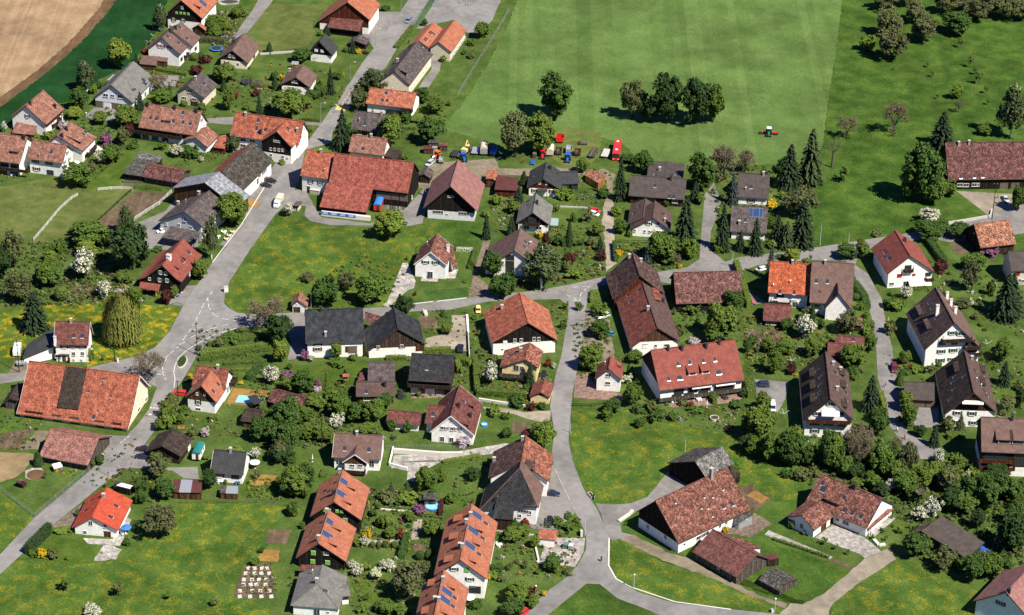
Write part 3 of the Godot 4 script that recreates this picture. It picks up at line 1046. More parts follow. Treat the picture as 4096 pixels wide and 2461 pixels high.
	rod(s0,Vector3(0,-0.2,0),Vector3(0.2,5.0,0),0.42,0.30,8)
	for k in 5:
		var a := TAU * k / 5.0
		twigs(s0, r0,Vector3(0.15,4.2 + 0.2 * k, 0),Vector3(cos(a),0.45 + 0.3 * r0.randf(), sin(a)).normalized(),1.9,0.16,2)
	var ld := leaves(4)
	ld.leaf(Vector3(0.2,5.2,0), UP, 0.1, Color(0.5,0.5,0.4))
	proto("dead", ld, "leaf_bud", s0,"bark_grey")
const KIND := {
	"r": ["broadleaf_tree","round",10.0,4.0,["leaf_mid","leaf_mid2","leaf_deep"],"tree"],"d": ["dense_tree","round",10.0,4.0,["leaf_dark","leaf_deep"],"tree"],
	"l": ["light_green_tree","round",10.0,4.0,["leaf_light","leaf_light2"],"tree"],"a": ["orchard_tree","loose",9.4,4.0,["leaf_olive","leaf_olive2"],"tree"],
	"s": ["spruce_tree","spruce",12.0,2.9,["leaf_spruce"],"conifer"],"c": ["blue_spruce","spruce",12.0,2.9,["leaf_blue"],"conifer"],"g": ["fir_tree","spruce",12.0,2.9,["leaf_fir"],"conifer"],
	"B": ["birch_tree","birch",12.0,3.0,["leaf_birch"],"tree"],"W": ["willow_tree","willow",9.6,4.0,["leaf_willow"],"tree"],"w": ["blossom_tree","blossom",6.5,3.0,["leaf_white"],"tree"],
	"k": ["bare_tree","bare",9.0,4.5,["leaf_bud"],"tree"],"m": ["copper_shrub","shrub",2.4,1.5,["leaf_copper"],"shrub"],"M": ["copper_tree","round",10.0,4.0,["leaf_copper"],"tree"],
	"y": ["yellow_shrub","shrub",2.4,1.5,["leaf_yellow"],"shrub"],"v": ["lilac_shrub","shrub",2.4,1.5,["leaf_lilac"],"shrub"],"V": ["wisteria_shrub","shrub",2.4,1.5,["leaf_pale"],"shrub"],
	"t": ["thuja_column","column",5.0,0.9,["leaf_dark","leaf_deep"],"conifer"],"o": ["clipped_shrub","ball",1.95,1.0,["leaf_mid2","leaf_deep"],"shrub"],"u": ["garden_shrub","shrub",2.4,1.5,["leaf_mid","leaf_light2","leaf_deep","leaf_olive"],"shrub"],
	"h": ["flowering_shrub","shrub",2.4,1.5,["leaf_white2"],"shrub"],"T": ["young_tree","young",4.0,1.3,["leaf_mid","leaf_olive"],"tree"],"D": ["dead_tree","dead",7.5,2.6,["leaf_bud"],"tree"],
	"q": ["red_shrub","shrub",2.4,1.5,["leaf_red"],"shrub"]}
# plants of one kind; each item: x z height radius. The label says by which house it stands, where from it and how tall among its like there.
func plants(k: String, named: String, group: String, list: String):
	var d: Array = KIND[k]
	var all: Array = PROTO[d[1]]
	var like := {}
	for item in list.split(";", false):
		var f := item.strip_edges().split_floats(" ")
		var o: Node3D = all[R.randi() % all.size()].duplicate()
		o.name = d[0]
		o.position = Vector3(f[0],0, f[1])
		o.rotation.y = R.randf() * TAU
		o.scale = Vector3(f[3] / d[3], f[2] / d[2], f[3] / d[3])
		var ms: Array = d[4]
		(o.get_node("crown") as MeshInstance3D).material_override = M[ms[R.randi() % ms.size()]]
		var best := 0
		for i in HOUSES.size():
			if HOUSES[i].distance_squared_to(o.position) < HOUSES[best].distance_squared_to(o.position):
				best = i
		var by: Vector3 = o.position - HOUSES[best]
		var where := "beside" if absf(by.x) > 1.1 * absf(by.z) else ("in front of" if by.z > 0.0 else "behind")
		if by.length() > 26.0:
			where = {"beside": "well away beside","in front of": "out in front of","behind": "far behind"}[where]
		var says: String = named + " " + where + " " + NEAR[best]
		if not like.has(says):
			like[says] = []
		like[says].append([f[2], o])
		tag(o, says, d[5], group)
		add_child(o, true)
	for says in like:
		var row: Array = like[says]
		row.sort_custom(func(p, q): return p[0] > q[0])
		for i in row.size():
			if row.size() > 1:
				row[i][1].set_meta("label",("smallest " if i == row.size() - 1 else (String(NTH[i + 1]) if i < 12 else "%dth tallest " % (i + 1))) + says)
# a hedge of leaves along points, clipped square
func hedge(label: String, pts: Array, w: float, h: float, m := "leaf_deep"):
	var l := leaves(int(abs(pts[0]) * 10.0) + int(abs(pts[1])))
	var s := stool()
	for i in range(0, pts.size() - 2,2):
		var a := Vector3(pts[i],0, pts[i + 1])
		var b := Vector3(pts[i + 2],0, pts[i + 3])
		bar(s, a + UP * h * 0.44, b + UP * h * 0.44, w * 0.8, h * 0.88)
		var ln := a.distance_to(b)
		var sd := (b - a).cross(UP).normalized()
		var n := int(clampf(ln * (w + 2.0 * h) * 26.0,60,5200))
		var size := 0.26 if n < 5200 else 0.34
		for k in n:
			var t := l.r.randf()
			var f := l.r.randf() * (w + 2.0 * h)
			var p := a.lerp(b, t)
			var out := UP
			if f < w:
				p += sd * (f - w / 2.0) + UP * h
			else:
				var e := 1.0 if f < w + h else -1.0
				p += sd * e * w / 2.0 + UP * ((f - w) if f < w + h else (f - w - h))
				out = sd * e + UP * 0.3
			p += Vector3(l.r.randfn(), l.r.randfn(), l.r.randfn()) * 0.07
			l.leaf(p, out.normalized(), size, shade(l.r, Color(1,1,1),0.28))
	var o := commit(s, "hedge", m, self)
	tag(o, label, "hedge")
	var c := MeshInstance3D.new()
	c.name = "foliage"
	c.mesh = l.mesh(M[m])
	o.add_child(c)
# low plants nobody could count, spread over an area
const TONES := {"mix": [Color(0.07,0.13,0.03), Color(0.11,0.16,0.04), Color(0.05,0.09,0.03), Color(0.13,0.15,0.06), Color(0.09,0.13,0.05), Color(0.10,0.03,0.04), Color(0.34,0.34,0.28), Color(0.30,0.22,0.03)],"green": [Color(0.07,0.12,0.03), Color(0.10,0.14,0.04), Color(0.05,0.09,0.02), Color(0.12,0.15,0.06)],"lime": [Color(0.14,0.2,0.03), Color(0.11,0.17,0.03)]}
func undergrowth(label: String, pts: Array, per_m2: float, size: float, tones: String):
	var cols: Array = TONES[tones]
	if not SHARED.has("tuft"):
		var l := leaves(77)
		for k in 22:
			var d := Vector3(l.r.randfn(), absf(l.r.randfn()), l.r.randfn()).normalized()
			l.leaf(d * 0.42 + Vector3(0,0.08,0), d, 0.34, shade(l.r, Color(1,1,1),0.3))
		SHARED["tuft"] = l.mesh(M["leaf_plain"])
	var poly := PackedVector2Array()
	for i in range(0, pts.size(),2):
		poly.append(Vector2(pts[i], pts[i + 1]))
	var r := RandomNumberGenerator.new()
	r.seed = int(abs(pts[0] * 7.0)) + 3
	var ix := Geometry2D.triangulate_polygon(poly)
	var xs := []
	for i in range(0, ix.size(),3):
		var a := poly[ix[i]]
		var b := poly[ix[i + 1]]
		var c := poly[ix[i + 2]]
		var n := int(absf((b - a).cross(c - a)) / 2.0 * per_m2 + r.randf())
		for k in n:
			var u := r.randf()
			var v := r.randf()
			if u + v > 1.0:
				u = 1.0 - u
				v = 1.0 - v
			var p := a + (b - a) * u + (c - a) * v
			var sc := size * lerpf(0.5,1.5, r.randf() * r.randf())
			xs.append(Transform3D(Basis(UP, r.randf() * TAU).scaled(Vector3(sc, sc * lerpf(0.7,1.4, r.randf()), sc)),Vector3(p.x, 0.03, p.y)))
	if xs.is_empty():
		return
	var mm := MultiMesh.new()
	mm.transform_format = MultiMesh.TRANSFORM_3D
	mm.use_colors = true
	mm.mesh = SHARED["tuft"]
	mm.instance_count = xs.size()
	for i in xs.size():
		mm.set_instance_transform(i, xs[i])
		mm.set_instance_color(i, shade(r, cols[r.randi() % cols.size()],0.25))
	var o := MultiMeshInstance3D.new()
	o.name = "garden_plants"
	o.multimesh = mm
	o.set_meta("label", label)
	o.set_meta("category","plants")
	kind(o, "stuff")
	add_child(o, true)
# ---------------------------------------------------------------- vehicles and small things
func loft(s: SurfaceTool, secs: Array):
	var rings := []
	for q in secs:
		var w: float = q[1]
		var c: float = q[4]
		rings.append([Vector3(-w, q[2], q[0]),Vector3(-w, q[3] - c, q[0]),Vector3(-w + c, q[3], q[0]),Vector3(w - c, q[3], q[0]),Vector3(w, q[3] - c, q[0]),Vector3(w, q[2], q[0])])
	for i in rings.size() - 1:
		for j in 6:
			var k := (j + 1) % 6
			quad(s, rings[i][j], rings[i][k], rings[i + 1][k], rings[i + 1][j])
	for e in [0, rings.size() - 1]:
		var p: Array = rings[e]
		if e:
			p = p.duplicate()
			p.reverse()
		quad(s, p[0], p[5], p[4], p[1])
		quad(s, p[1], p[4], p[3], p[2])
func wheel(parent: Node, p: Vector3, r: float, w: float):
	var key := "tyre %.2f %.2f" % [r, w]
	if not SHARED.has(key):
		var s := stool()
		rod(s, Vector3(-w / 2.0,0,0),Vector3(w / 2.0,0,0), r, r, 14)
		s.generate_normals()
		SHARED[key] = s.commit()
		var h := stool()
		rod(h, Vector3(-w / 2.0 - 0.02,0,0),Vector3(w / 2.0 + 0.02,0,0), r * 0.58, r * 0.58,10)
		h.generate_normals()
		SHARED[key + "rim"] = h.commit()
	var o := MeshInstance3D.new()
	o.name = "wheel"
	o.mesh = SHARED[key]
	o.material_override = M["rubber"]
	o.position = p
	parent.add_child(o, true)
	var m := MeshInstance3D.new()
	m.name = "rim"
	m.mesh = SHARED[key + "rim"]
	m.material_override = M["zinc"]
	o.add_child(m, true)
func car(shape: String, paint: String, x: float, z: float, yaw: float, label: String, group := "parked cars"):
	var d: Array = {"hatch": [3.7,1.62,0.86,1.46,-1.75,-1.35,0.55,1.05],"estate": [4.5,1.76,0.88,1.46,-2.15,-1.75,0.55,1.25],"saloon": [4.5,1.76,0.88,1.40,-1.55,-0.85,0.55,1.2],"suv": [4.6,1.85,1.02,1.74,-2.2,-1.9,0.65,1.25],"van": [4.4,1.75,1.0,1.85,-2.15,-2.05,1.0,1.6]}[shape]
	if not PROTO.has(shape):
		var o := Node3D.new()
		var hl: float = d[0] / 2.0
		var hw: float = d[1] / 2.0
		var bt: float = d[2]
		var s := stool()
		loft(s, [[-hl, hw * 0.86,0.42, bt - 0.12,0.06],[-hl + 0.12, hw * 0.95,0.26, bt, 0.08],[-hl + 0.6, hw, 0.22, bt + 0.02,0.10],[hl * 0.35, hw, 0.22, bt, 0.10],[hl - 0.5, hw * 0.97,0.24, bt - 0.14,0.12],[hl - 0.12, hw * 0.90,0.28, bt - 0.24,0.10],[hl, hw * 0.78,0.36, bt - 0.34,0.06]])
		commit(s, "body","paint_white", o)
		s = stool()
		loft(s, [[d[4], hw * 0.86, bt - 0.05, bt, 0.02],[d[5], hw * 0.80, bt - 0.05, d[3] - 0.08,0.10],[d[6] - 0.25, hw * 0.80, bt - 0.05, d[3] - 0.04,0.10],[d[7], hw * 0.86, bt - 0.10, bt - 0.04,0.02]])
		commit(s, "windows","car_glass", o)
		s = stool()
		loft(s, [[d[5] - 0.02, hw * 0.74, d[3] - 0.10, d[3] - 0.04,0.03],[d[5] + 0.35, hw * 0.76, d[3] - 0.10, d[3],0.05],[d[6] - 0.3, hw * 0.75, d[3] - 0.10, d[3] - 0.01,0.05],[d[6] + 0.05, hw * 0.72, d[3] - 0.16, d[3] - 0.10,0.03]])
		commit(s, "roof","paint_white", o)
		for e in [-1.0,1.0]:
			wheel(o, Vector3(e * (hw - 0.1),0.32, hl * 0.62),0.32,0.22)
			wheel(o, Vector3(e * (hw - 0.1),0.32,-hl * 0.60),0.32,0.22)
			put_box("headlight","lamp_glass", o, at(e * hw * 0.62, bt - 0.36, hl - 0.08),Vector3(0.34,0.14,0.14))
			put_box("tail_light","red_plastic", o, at(e * hw * 0.72, bt - 0.20,-hl + 0.04),Vector3(0.2,0.2,0.12))
			put_box("door_mirror","dark_metal", o, at(e * (hw + 0.06), bt + 0.06, d[7] - 0.35),Vector3(0.16,0.12,0.1))
		put_box("bumper","dark_metal", o, at(0,0.36, hl - 0.02),Vector3(d[1] * 0.7,0.16,0.1))
		PROTO[shape] = [o]
	var c: Node3D = PROTO[shape][0].duplicate()
	c.name = "parked_car" if group == "parked cars" else "car"
	c.get_node("body").material_override = M["paint_" + paint]
	c.get_node("roof").material_override = M["paint_" + paint]
	c.position = Vector3(x, 0, z)
	c.rotation.y = yaw
	tag(c, label, "car", group)
	add_child(c, true)
func truck(x: float, z: float, yaw: float, label: String):
	var o := thing("flatbed_truck", label, "truck", x, z, yaw)
	var s := stool()
	loft(s, [[0.6,0.98,0.45,2.2,0.15],[1.7,0.98,0.45,2.25,0.18],[2.3,0.96,0.45,1.35,0.15],[2.9,0.86,0.45,1.15,0.15]])
	commit(s, "cab","paint_white", o)
	put_box("windscreen","car_glass", o, Transform3D(Basis(Vector3.RIGHT, -0.62),Vector3(0,1.78,2.04)),Vector3(1.6,0.05,0.95))
	for e in [-1.0,1.0]:
		put_box("side_window","car_glass", o, at(e * 0.97,1.72,1.25),Vector3(0.06,0.55,0.8))
		put_box("headlight","lamp_glass", o, at(e * 0.62,0.85,2.86),Vector3(0.3,0.2,0.12))
		wheel(o, Vector3(e * 0.88,0.38,1.9),0.38,0.26)
		wheel(o, Vector3(e * 0.92,0.38,-1.9),0.38,0.30)
	put_box("load_bed","dark_metal", o, at(0,0.72,-1.4),Vector3(2.1,0.2,3.9))
	s = stool()
	loft(s, [[-3.35,1.05,0.8,2.75,0.2],[-1.4,1.07,0.8,2.82,0.2],[0.5,1.05,0.8,2.75,0.2]])
	commit(s, "canvas_cover","canvas_beige", o)
func tractor(x: float, z: float, yaw: float, paint: String, label: String, wide := false):
	var o := thing("tractor", label, "tractor", x, z, yaw)
	var s := stool()
	loft(s, [[0.1,0.40,0.75,1.55,0.12],[1.2,0.38,0.75,1.50,0.14],[1.9,0.32,0.75,1.25,0.12]])
	commit(s, "bonnet", paint, o)
	s = stool()
	loft(s, [[-1.25,0.70,1.0,2.45,0.1],[-0.5,0.74,1.0,2.55,0.1],[0.2,0.68,1.0,2.4,0.1]])
	commit(s, "cab","car_glass", o)
	put_box("cab_roof", paint if not wide else "paint_white", o, at(0,2.62,-0.5),Vector3(1.6,0.16,1.7))
	for e in [-1.0,1.0]:
		wheel(o, Vector3(e * 0.85,0.85,-0.8),0.85,0.5)
		wheel(o, Vector3(e * 0.75,0.52,1.35),0.52,0.36)
		put_box("mudguard", paint, o, at(e * 0.85,1.78,-0.8),Vector3(0.5,0.1,1.2))
		if wide:
			put_box("mower_arm","paint_red", o, at(e * 2.0,0.8,-0.9),Vector3(1.5,0.25,0.9))
			put_box("mower_deck","paint_dark", o, at(e * 2.6,0.45,-0.9),Vector3(1.3,0.3,1.6))
	put_box("exhaust","dark_metal", o, at(0.35,2.0,0.8),Vector3(0.1,1.0,0.1))
func trailer(x: float, z: float, yaw: float, w: float, l: float, side: float, m: String, cover: String, label: String, called := "farm_trailer", cat := "trailer"):
	var o := thing(called, label, cat, x, z, yaw)
	put_box("load_bed", m, o, at(0,0.95,0),Vector3(w, 0.16, l))
	if side > 0.0:
		for e in [-1.0,1.0]:
			put_box("side_board", m, o, at(e * (w / 2.0 - 0.04),1.03 + side / 2.0,0),Vector3(0.07, side, l))
			put_box("tail_board", m, o, at(0,1.03 + side / 2.0, e * (l / 2.0 - 0.04)),Vector3(w - 0.16, side, 0.07))
	if cover:
		var s := stool()
		var y := 1.0 + side
		for i in 8:
			var a0 := PI * i / 8.0
			var a1 := PI * (i + 1) / 8.0
			var p := Vector3(cos(a0) * w / 2.0, y + sin(a0) * w * 0.34,0)
			var q := Vector3(cos(a1) * w / 2.0, y + sin(a1) * w * 0.34,0)
			var h := Vector3(0,0, l / 2.0)
			quad(s, p - h, q - h, q + h, p + h)
			tri(s, p + h, q + h, Vector3(0, y, l / 2.0))
			tri(s, q - h, p - h, Vector3(0, y, -l / 2.0))
		commit(s, "cover", cover, o)
	for e in [-1.0,1.0]:
		wheel(o, Vector3(e * (w / 2.0 - 0.25),0.42, l * 0.28),0.42,0.28)
		wheel(o, Vector3(e * (w / 2.0 - 0.25),0.42,-l * 0.28),0.42,0.28)
		var s2 := stool()
		bar(s2,Vector3(e * 0.5,0.7, l / 2.0),Vector3(0,0.6, l / 2.0 + 1.4),0.1)
		commit(s2,"drawbar","dark_metal", o)
	return o
func bus(x: float, z: float, yaw: float, label: String):
	var o := thing("bus", label, "bus", x, z, yaw)
	var s := stool()
	loft(s, [[-5.6,1.22,0.35,2.95,0.15],[-5.3,1.26,0.30,3.05,0.18],[5.2,1.26,0.30,3.05,0.18],[5.6,1.18,0.35,2.9,0.15]])
	commit(s, "body","paint_red", o)
	put_box("windscreen","car_glass", o, at(0,1.95,5.58),Vector3(2.2,1.3,0.12))
	for e in [-1.0,1.0]:
		for i in 6:
			put_box("side_window","car_glass", o, at(e * 1.25,2.05,-4.5 + i * 1.75),Vector3(0.06,0.95,1.6))
		wheel(o, Vector3(e * 1.1,0.48,3.2),0.48,0.3)
		wheel(o, Vector3(e * 1.1,0.48,-3.0),0.48,0.3)
		put_box("headlight","lamp_glass", o, at(e * 0.85,0.75,5.57),Vector3(0.4,0.22,0.14))
	for i in 2:
		put_box("roof_hatch","paint_white", o, at(0,3.1,-3.6 + i * 6.4),Vector3(0.8,0.14,0.9))
	put_box("destination_sign","dark_metal", o, at(0,2.75,5.56),Vector3(1.8,0.26,0.12))
func excavator(x: float, z: float, yaw: float, label: String):
	var o := thing("excavator", label, "excavator", x, z, yaw)
	for e in [-1.0,1.0]:
		put_box("track","rubber", o, at(e * 0.85,0.38,0),Vector3(0.5,0.75,3.0))
	put_box("engine_house","paint_yellow", o, at(0.1,1.35,-0.6),Vector3(2.0,1.0,1.9))
	put_box("cab","car_glass", o, at(-0.55,1.75,0.6),Vector3(0.95,1.6,1.3))
	put_box("cab_roof","paint_yellow", o, at(-0.55,2.6,0.6),Vector3(1.0,0.12,1.35))
	var s := stool()
	bar(s, Vector3(0.5,1.4,0.6),Vector3(0.5,3.6,2.2),0.3)
	commit(s, "boom","paint_yellow", o)
	s = stool()
	bar(s, Vector3(0.5,3.6,2.2),Vector3(0.5,1.3,3.6),0.24)
	commit(s, "dipper_arm","paint_yellow", o)
	put_box("bucket","dark_metal", o, at(0.5,0.9,3.5),Vector3(0.9,0.7,0.6))
func wagon(x: float, z: float, yaw: float, l: float, m: String, roof: String, label: String, called := "site_wagon"):
	var o := thing(called, label, "wagon", x, z, yaw)
	put_box("body", m, o, at(0,1.75,0),Vector3(2.3,2.0, l))
	var s := stool()
	for i in 8:
		var a0 := PI * i / 8.0
		var a1 := PI * (i + 1) / 8.0
		var p := Vector3(cos(a0) * 1.25,2.7 + sin(a0) * 0.5,0)
		var q := Vector3(cos(a1) * 1.25,2.7 + sin(a1) * 0.5,0)
		var h := Vector3(0,0, l / 2.0 + 0.1)
		quad(s, p - h, q - h, q + h, p + h)
		tri(s, p + h, q + h, Vector3(0,2.7, h.z))
		tri(s, q - h, p - h, Vector3(0,2.7,-h.z))
	commit(s, "roof", roof, o)
	put_box("chassis","dark_metal", o, at(0,0.7,0),Vector3(1.9,0.16, l - 0.3))
	put_box("door","timber_door", o, at(0.3,1.65, l / 2.0 + 0.02),Vector3(0.75,1.7,0.06))
	for i in 2:
		put_box("window","glass", o, at(1.15,1.95,-l * 0.22 + i * l * 0.44),Vector3(0.06,0.7,0.8))
	for e in [-1.0,1.0]:
		wheel(o, Vector3(e * 0.85,0.4, l * 0.32),0.4,0.2)
		wheel(o, Vector3(e * 0.85,0.4,-l * 0.32),0.4,0.2)
func caravan(x: float, z: float, yaw: float, label: String):
	var o := thing("caravan", label, "caravan", x, z, yaw)
	var s := stool()
	loft(s, [[-2.4,1.0,0.6,2.1,0.15],[-2.1,1.08,0.45,2.5,0.2],[2.0,1.08,0.45,2.5,0.2],[2.4,1.0,0.6,1.9,0.15]])
	commit(s, "body","paint_white", o)
	put_box("rear_window","car_glass", o, Transform3D(Basis(Vector3.RIGHT, -0.2),Vector3(0,1.72,2.3)),Vector3(1.4,0.55,0.1))
	for e in [-1.0,1.0]:
		put_box("side_window","car_glass", o, at(e * 1.07,1.75,0.3),Vector3(0.06,0.55,1.2))
		wheel(o, Vector3(e * 0.95,0.34,0),0.34,0.2)
	put_box("roof_hatch","zinc", o, at(0,2.54,-0.4),Vector3(0.7,0.1,0.7))
	put_box("drawbar","dark_metal", o, at(0,0.5,2.8),Vector3(0.12,0.1,1.0))
func street_pole(style: String, x: float, z: float, h: float, yaw: float, label: String):
	var o := thing("street_lamp" if style != "pole" else "utility_pole", label, "street lamp" if style != "pole" else "utility pole", x, z, yaw)
	var s := stool()
	if style == "pole":
		rod(s, Vector3(0,-0.3,0),Vector3(0, h, 0),0.15,0.10,8)
		commit(s, "pole","timber", o)
		for i in 3:
			put_box("insulator","paint_white", o, at((i - 1) * 0.5, h - 0.12,0.0),Vector3(0.08,0.18,0.08))
		put_box("crossarm","timber", o, at(0, h - 0.3,0),Vector3(1.3,0.1,0.1))
		return
	rod(s, Vector3(0,-0.3,0),Vector3(0, h, 0),0.09,0.06,8)
	commit(s, "pole","zinc" if style == "arm" else "grey_paint", o)
	if style == "arm":
		s = stool()
		rod(s, Vector3(0, h, 0),Vector3(1.3, h + 0.25,0),0.05,0.05,6)
		commit(s, "arm","zinc", o)
		s = stool()
		loft(s, [[-0.15,0.35,-0.08,0.06,0.04],[0.15,0.35,-0.08,0.06,0.04]])
		commit(s, "lamp_head","grey_paint", o, at(1.6, h + 0.27,0))
	elif style == "ball":
		var sp := SphereMesh.new()
		sp.radius = 0.24
		sp.height = 0.48
		var b := MeshInstance3D.new()
		b.name = "globe"
		b.mesh = sp
		b.material_override = M["paint_white"]
		b.position.y = h + 0.15
		o.add_child(b)
	else:
		put_box("cap","blue_paint", o, at(0, h, 0),Vector3(0.3,0.14,0.3))
func fence(style: String, pts: Array, h: float, step: float, label: String):
	var m: String = {"rail": "timber","white": "paint_offwhite","wire": "timber","mesh": "zinc","green": "green_metal"}[style]
	var o := thing("paddock_fence" if style in ["rail","white"] else "wire_fence", label, "fence", pts[0], pts[1])
	var org := Vector3(pts[0],0, pts[1])
	for i in range(0, pts.size() - 2,2):
		var a := Vector3(pts[i],0, pts[i + 1]) - org
		var b := Vector3(pts[i + 2],0, pts[i + 3]) - org
		var n := maxi(1, int(a.distance_to(b) / step))
		for k in n + (1 if i + 4 >= pts.size() else 0):
			var p := a.lerp(b, float(k) / n)
			put_box("post", m, o, at(p.x, h / 2.0 - 0.1, p.z, R.randf() * 0.3),Vector3(0.12, h + 0.2,0.12) if style in ["rail","white"] else Vector3(0.07, h + 0.2,0.07))
		var rails: Array = {"rail": [0.45,0.9],"white": [0.35,0.7,1.0],"wire": [0.4,0.8,1.1],"mesh": [0.05,1.0],"green": [0.05,1.0]}[style]
		for q in rails:
			var s := stool()
			bar(s, a + UP * q * h, b + UP * q * h, 0.025 if style not in ["rail","white"] else 0.05,0.14 if style in ["rail","white"] else 0.025)
			commit(s, "rail" if style in ["rail","white"] else "wire", m, o)
		if style in ["mesh","green"]:
			var s := stool()
			var n2 := int(a.distance_to(b) / 0.35)
			for k in n2:
				var p := a.lerp(b, (k + 0.5) / n2)
				bar(s, p + UP * 0.05, p + UP * h, 0.014)
			for k in int(h / 0.3):
				bar(s, a + UP * 0.3 * (k + 1), b + UP * 0.3 * (k + 1),0.014)
			commit(s, "wire_mesh", m, o)
# distance field of a body, meshed with one vertex in each crossed cell; bones: [a, b, ra, rb, colour]
func body(parent: Node, called: String, bones: Array, cell := 0.035):
	var lo := Vector3.ONE * 99.0
	var hi := Vector3.ONE * -99.0
	for b in bones:
		var g: float = maxf(b[2], b[3]) + cell * 3.0
		lo = lo.min(b[0] - Vector3.ONE * g).min(b[1] - Vector3.ONE * g)
		hi = hi.max(b[0] + Vector3.ONE * g).max(b[1] + Vector3.ONE * g)
	var n := Vector3i(((hi - lo) / cell).ceil()) + Vector3i.ONE
	var f := PackedFloat32Array()
	f.resize(n.x * n.y * n.z)
	for k in n.z:
		for j in n.y:
			for i in n.x:
				var p := lo + Vector3(i, j, k) * cell
				var acc := 0.0
				for b in bones:
					var ab: Vector3 = b[1] - b[0]
					var t := clampf((p - b[0]).dot(ab) / maxf(ab.length_squared(),1e-6),0.0,1.0)
					acc += exp(-32.0 * (p.distance_to(b[0] + ab * t) - lerpf(b[2], b[3], t)))
				f[(k * n.y + j) * n.x + i] = -log(maxf(acc, 1e-30)) / 32.0
	var at_cell := {}
	var v := PackedVector3Array()
	var c := PackedColorArray()
	var ix := PackedInt32Array()
	for k in n.z - 1:
		for j in n.y - 1:
			for i in n.x - 1:
				var sum := Vector3.ZERO
				var cnt := 0
				for e in [[0,0,0,1,0,0],[0,1,0,1,1,0],[0,0,1,1,0,1],[0,1,1,1,1,1],[0,0,0,0,1,0],[1,0,0,1,1,0],[0,0,1,0,1,1],[1,0,1,1,1,1],[0,0,0,0,0,1],[1,0,0,1,0,1],[0,1,0,0,1,1],[1,1,0,1,1,1]]:
					var fa := f[((k + e[2]) * n.y + j + e[1]) * n.x + i + e[0]]
					var fb := f[((k + e[5]) * n.y + j + e[4]) * n.x + i + e[3]]
					if (fa < 0.0) != (fb < 0.0):
						sum += Vector3(e[0], e[1], e[2]).lerp(Vector3(e[3], e[4], e[5]), fa / (fa - fb))
						cnt += 1
				if cnt:
					at_cell[Vector3i(i, j, k)] = v.size()
					var p := lo + (Vector3(i, j, k) + sum / cnt) * cell
					v.append(p)
					var best := 99.0
					var col := Color.WHITE
					for b in bones:
						var ab: Vector3 = b[1] - b[0]
						var t := clampf((p - b[0]).dot(ab) / maxf(ab.length_squared(),1e-6),0.0,1.0)
						var dd: float = p.distance_to(b[0] + ab * t) - lerpf(b[2], b[3], t)
						if dd < best:
							best = dd
							col = b[4]
					c.append(col)
	for q in at_cell:
		for ax in 3:
			var u := Vector3i.ZERO
			var w := Vector3i.ZERO
			u[(ax + 1) % 3] = 1
			w[(ax + 2) % 3] = 1
			var d := Vector3i.ZERO
			d[ax] = 1
			var fa := f[(q.z * n.y + q.y) * n.x + q.x]
			var r: Vector3i = q + d
			var fb := f[(r.z * n.y + r.y) * n.x + r.x]
			if (fa < 0.0) == (fb < 0.0) or not (at_cell.has(q - u) and at_cell.has(q - w) and at_cell.has(q - u - w)):
				continue
			var o: Array = [at_cell[q], at_cell[q - u], at_cell[q - u - w], at_cell[q - w]]
			if fa < 0.0:
				o.reverse()
			ix.append_array([o[0], o[1], o[2], o[0], o[2], o[3]])
	var a := []
	a.resize(Mesh.ARRAY_MAX)
	a[Mesh.ARRAY_VERTEX] = v
	a[Mesh.ARRAY_COLOR] = c
	a[Mesh.ARRAY_INDEX] = ix
	var am := ArrayMesh.new()
	am.add_surface_from_arrays(Mesh.PRIMITIVE_TRIANGLES, a)
	var sm := SurfaceTool.new()
	sm.create_from(am, 0)
	sm.generate_normals()
	var m := MeshInstance3D.new()
	m.name = called
	m.mesh = sm.commit()
	m.mesh.surface_set_material(0, M["cloth"])
	parent.add_child(m, true)
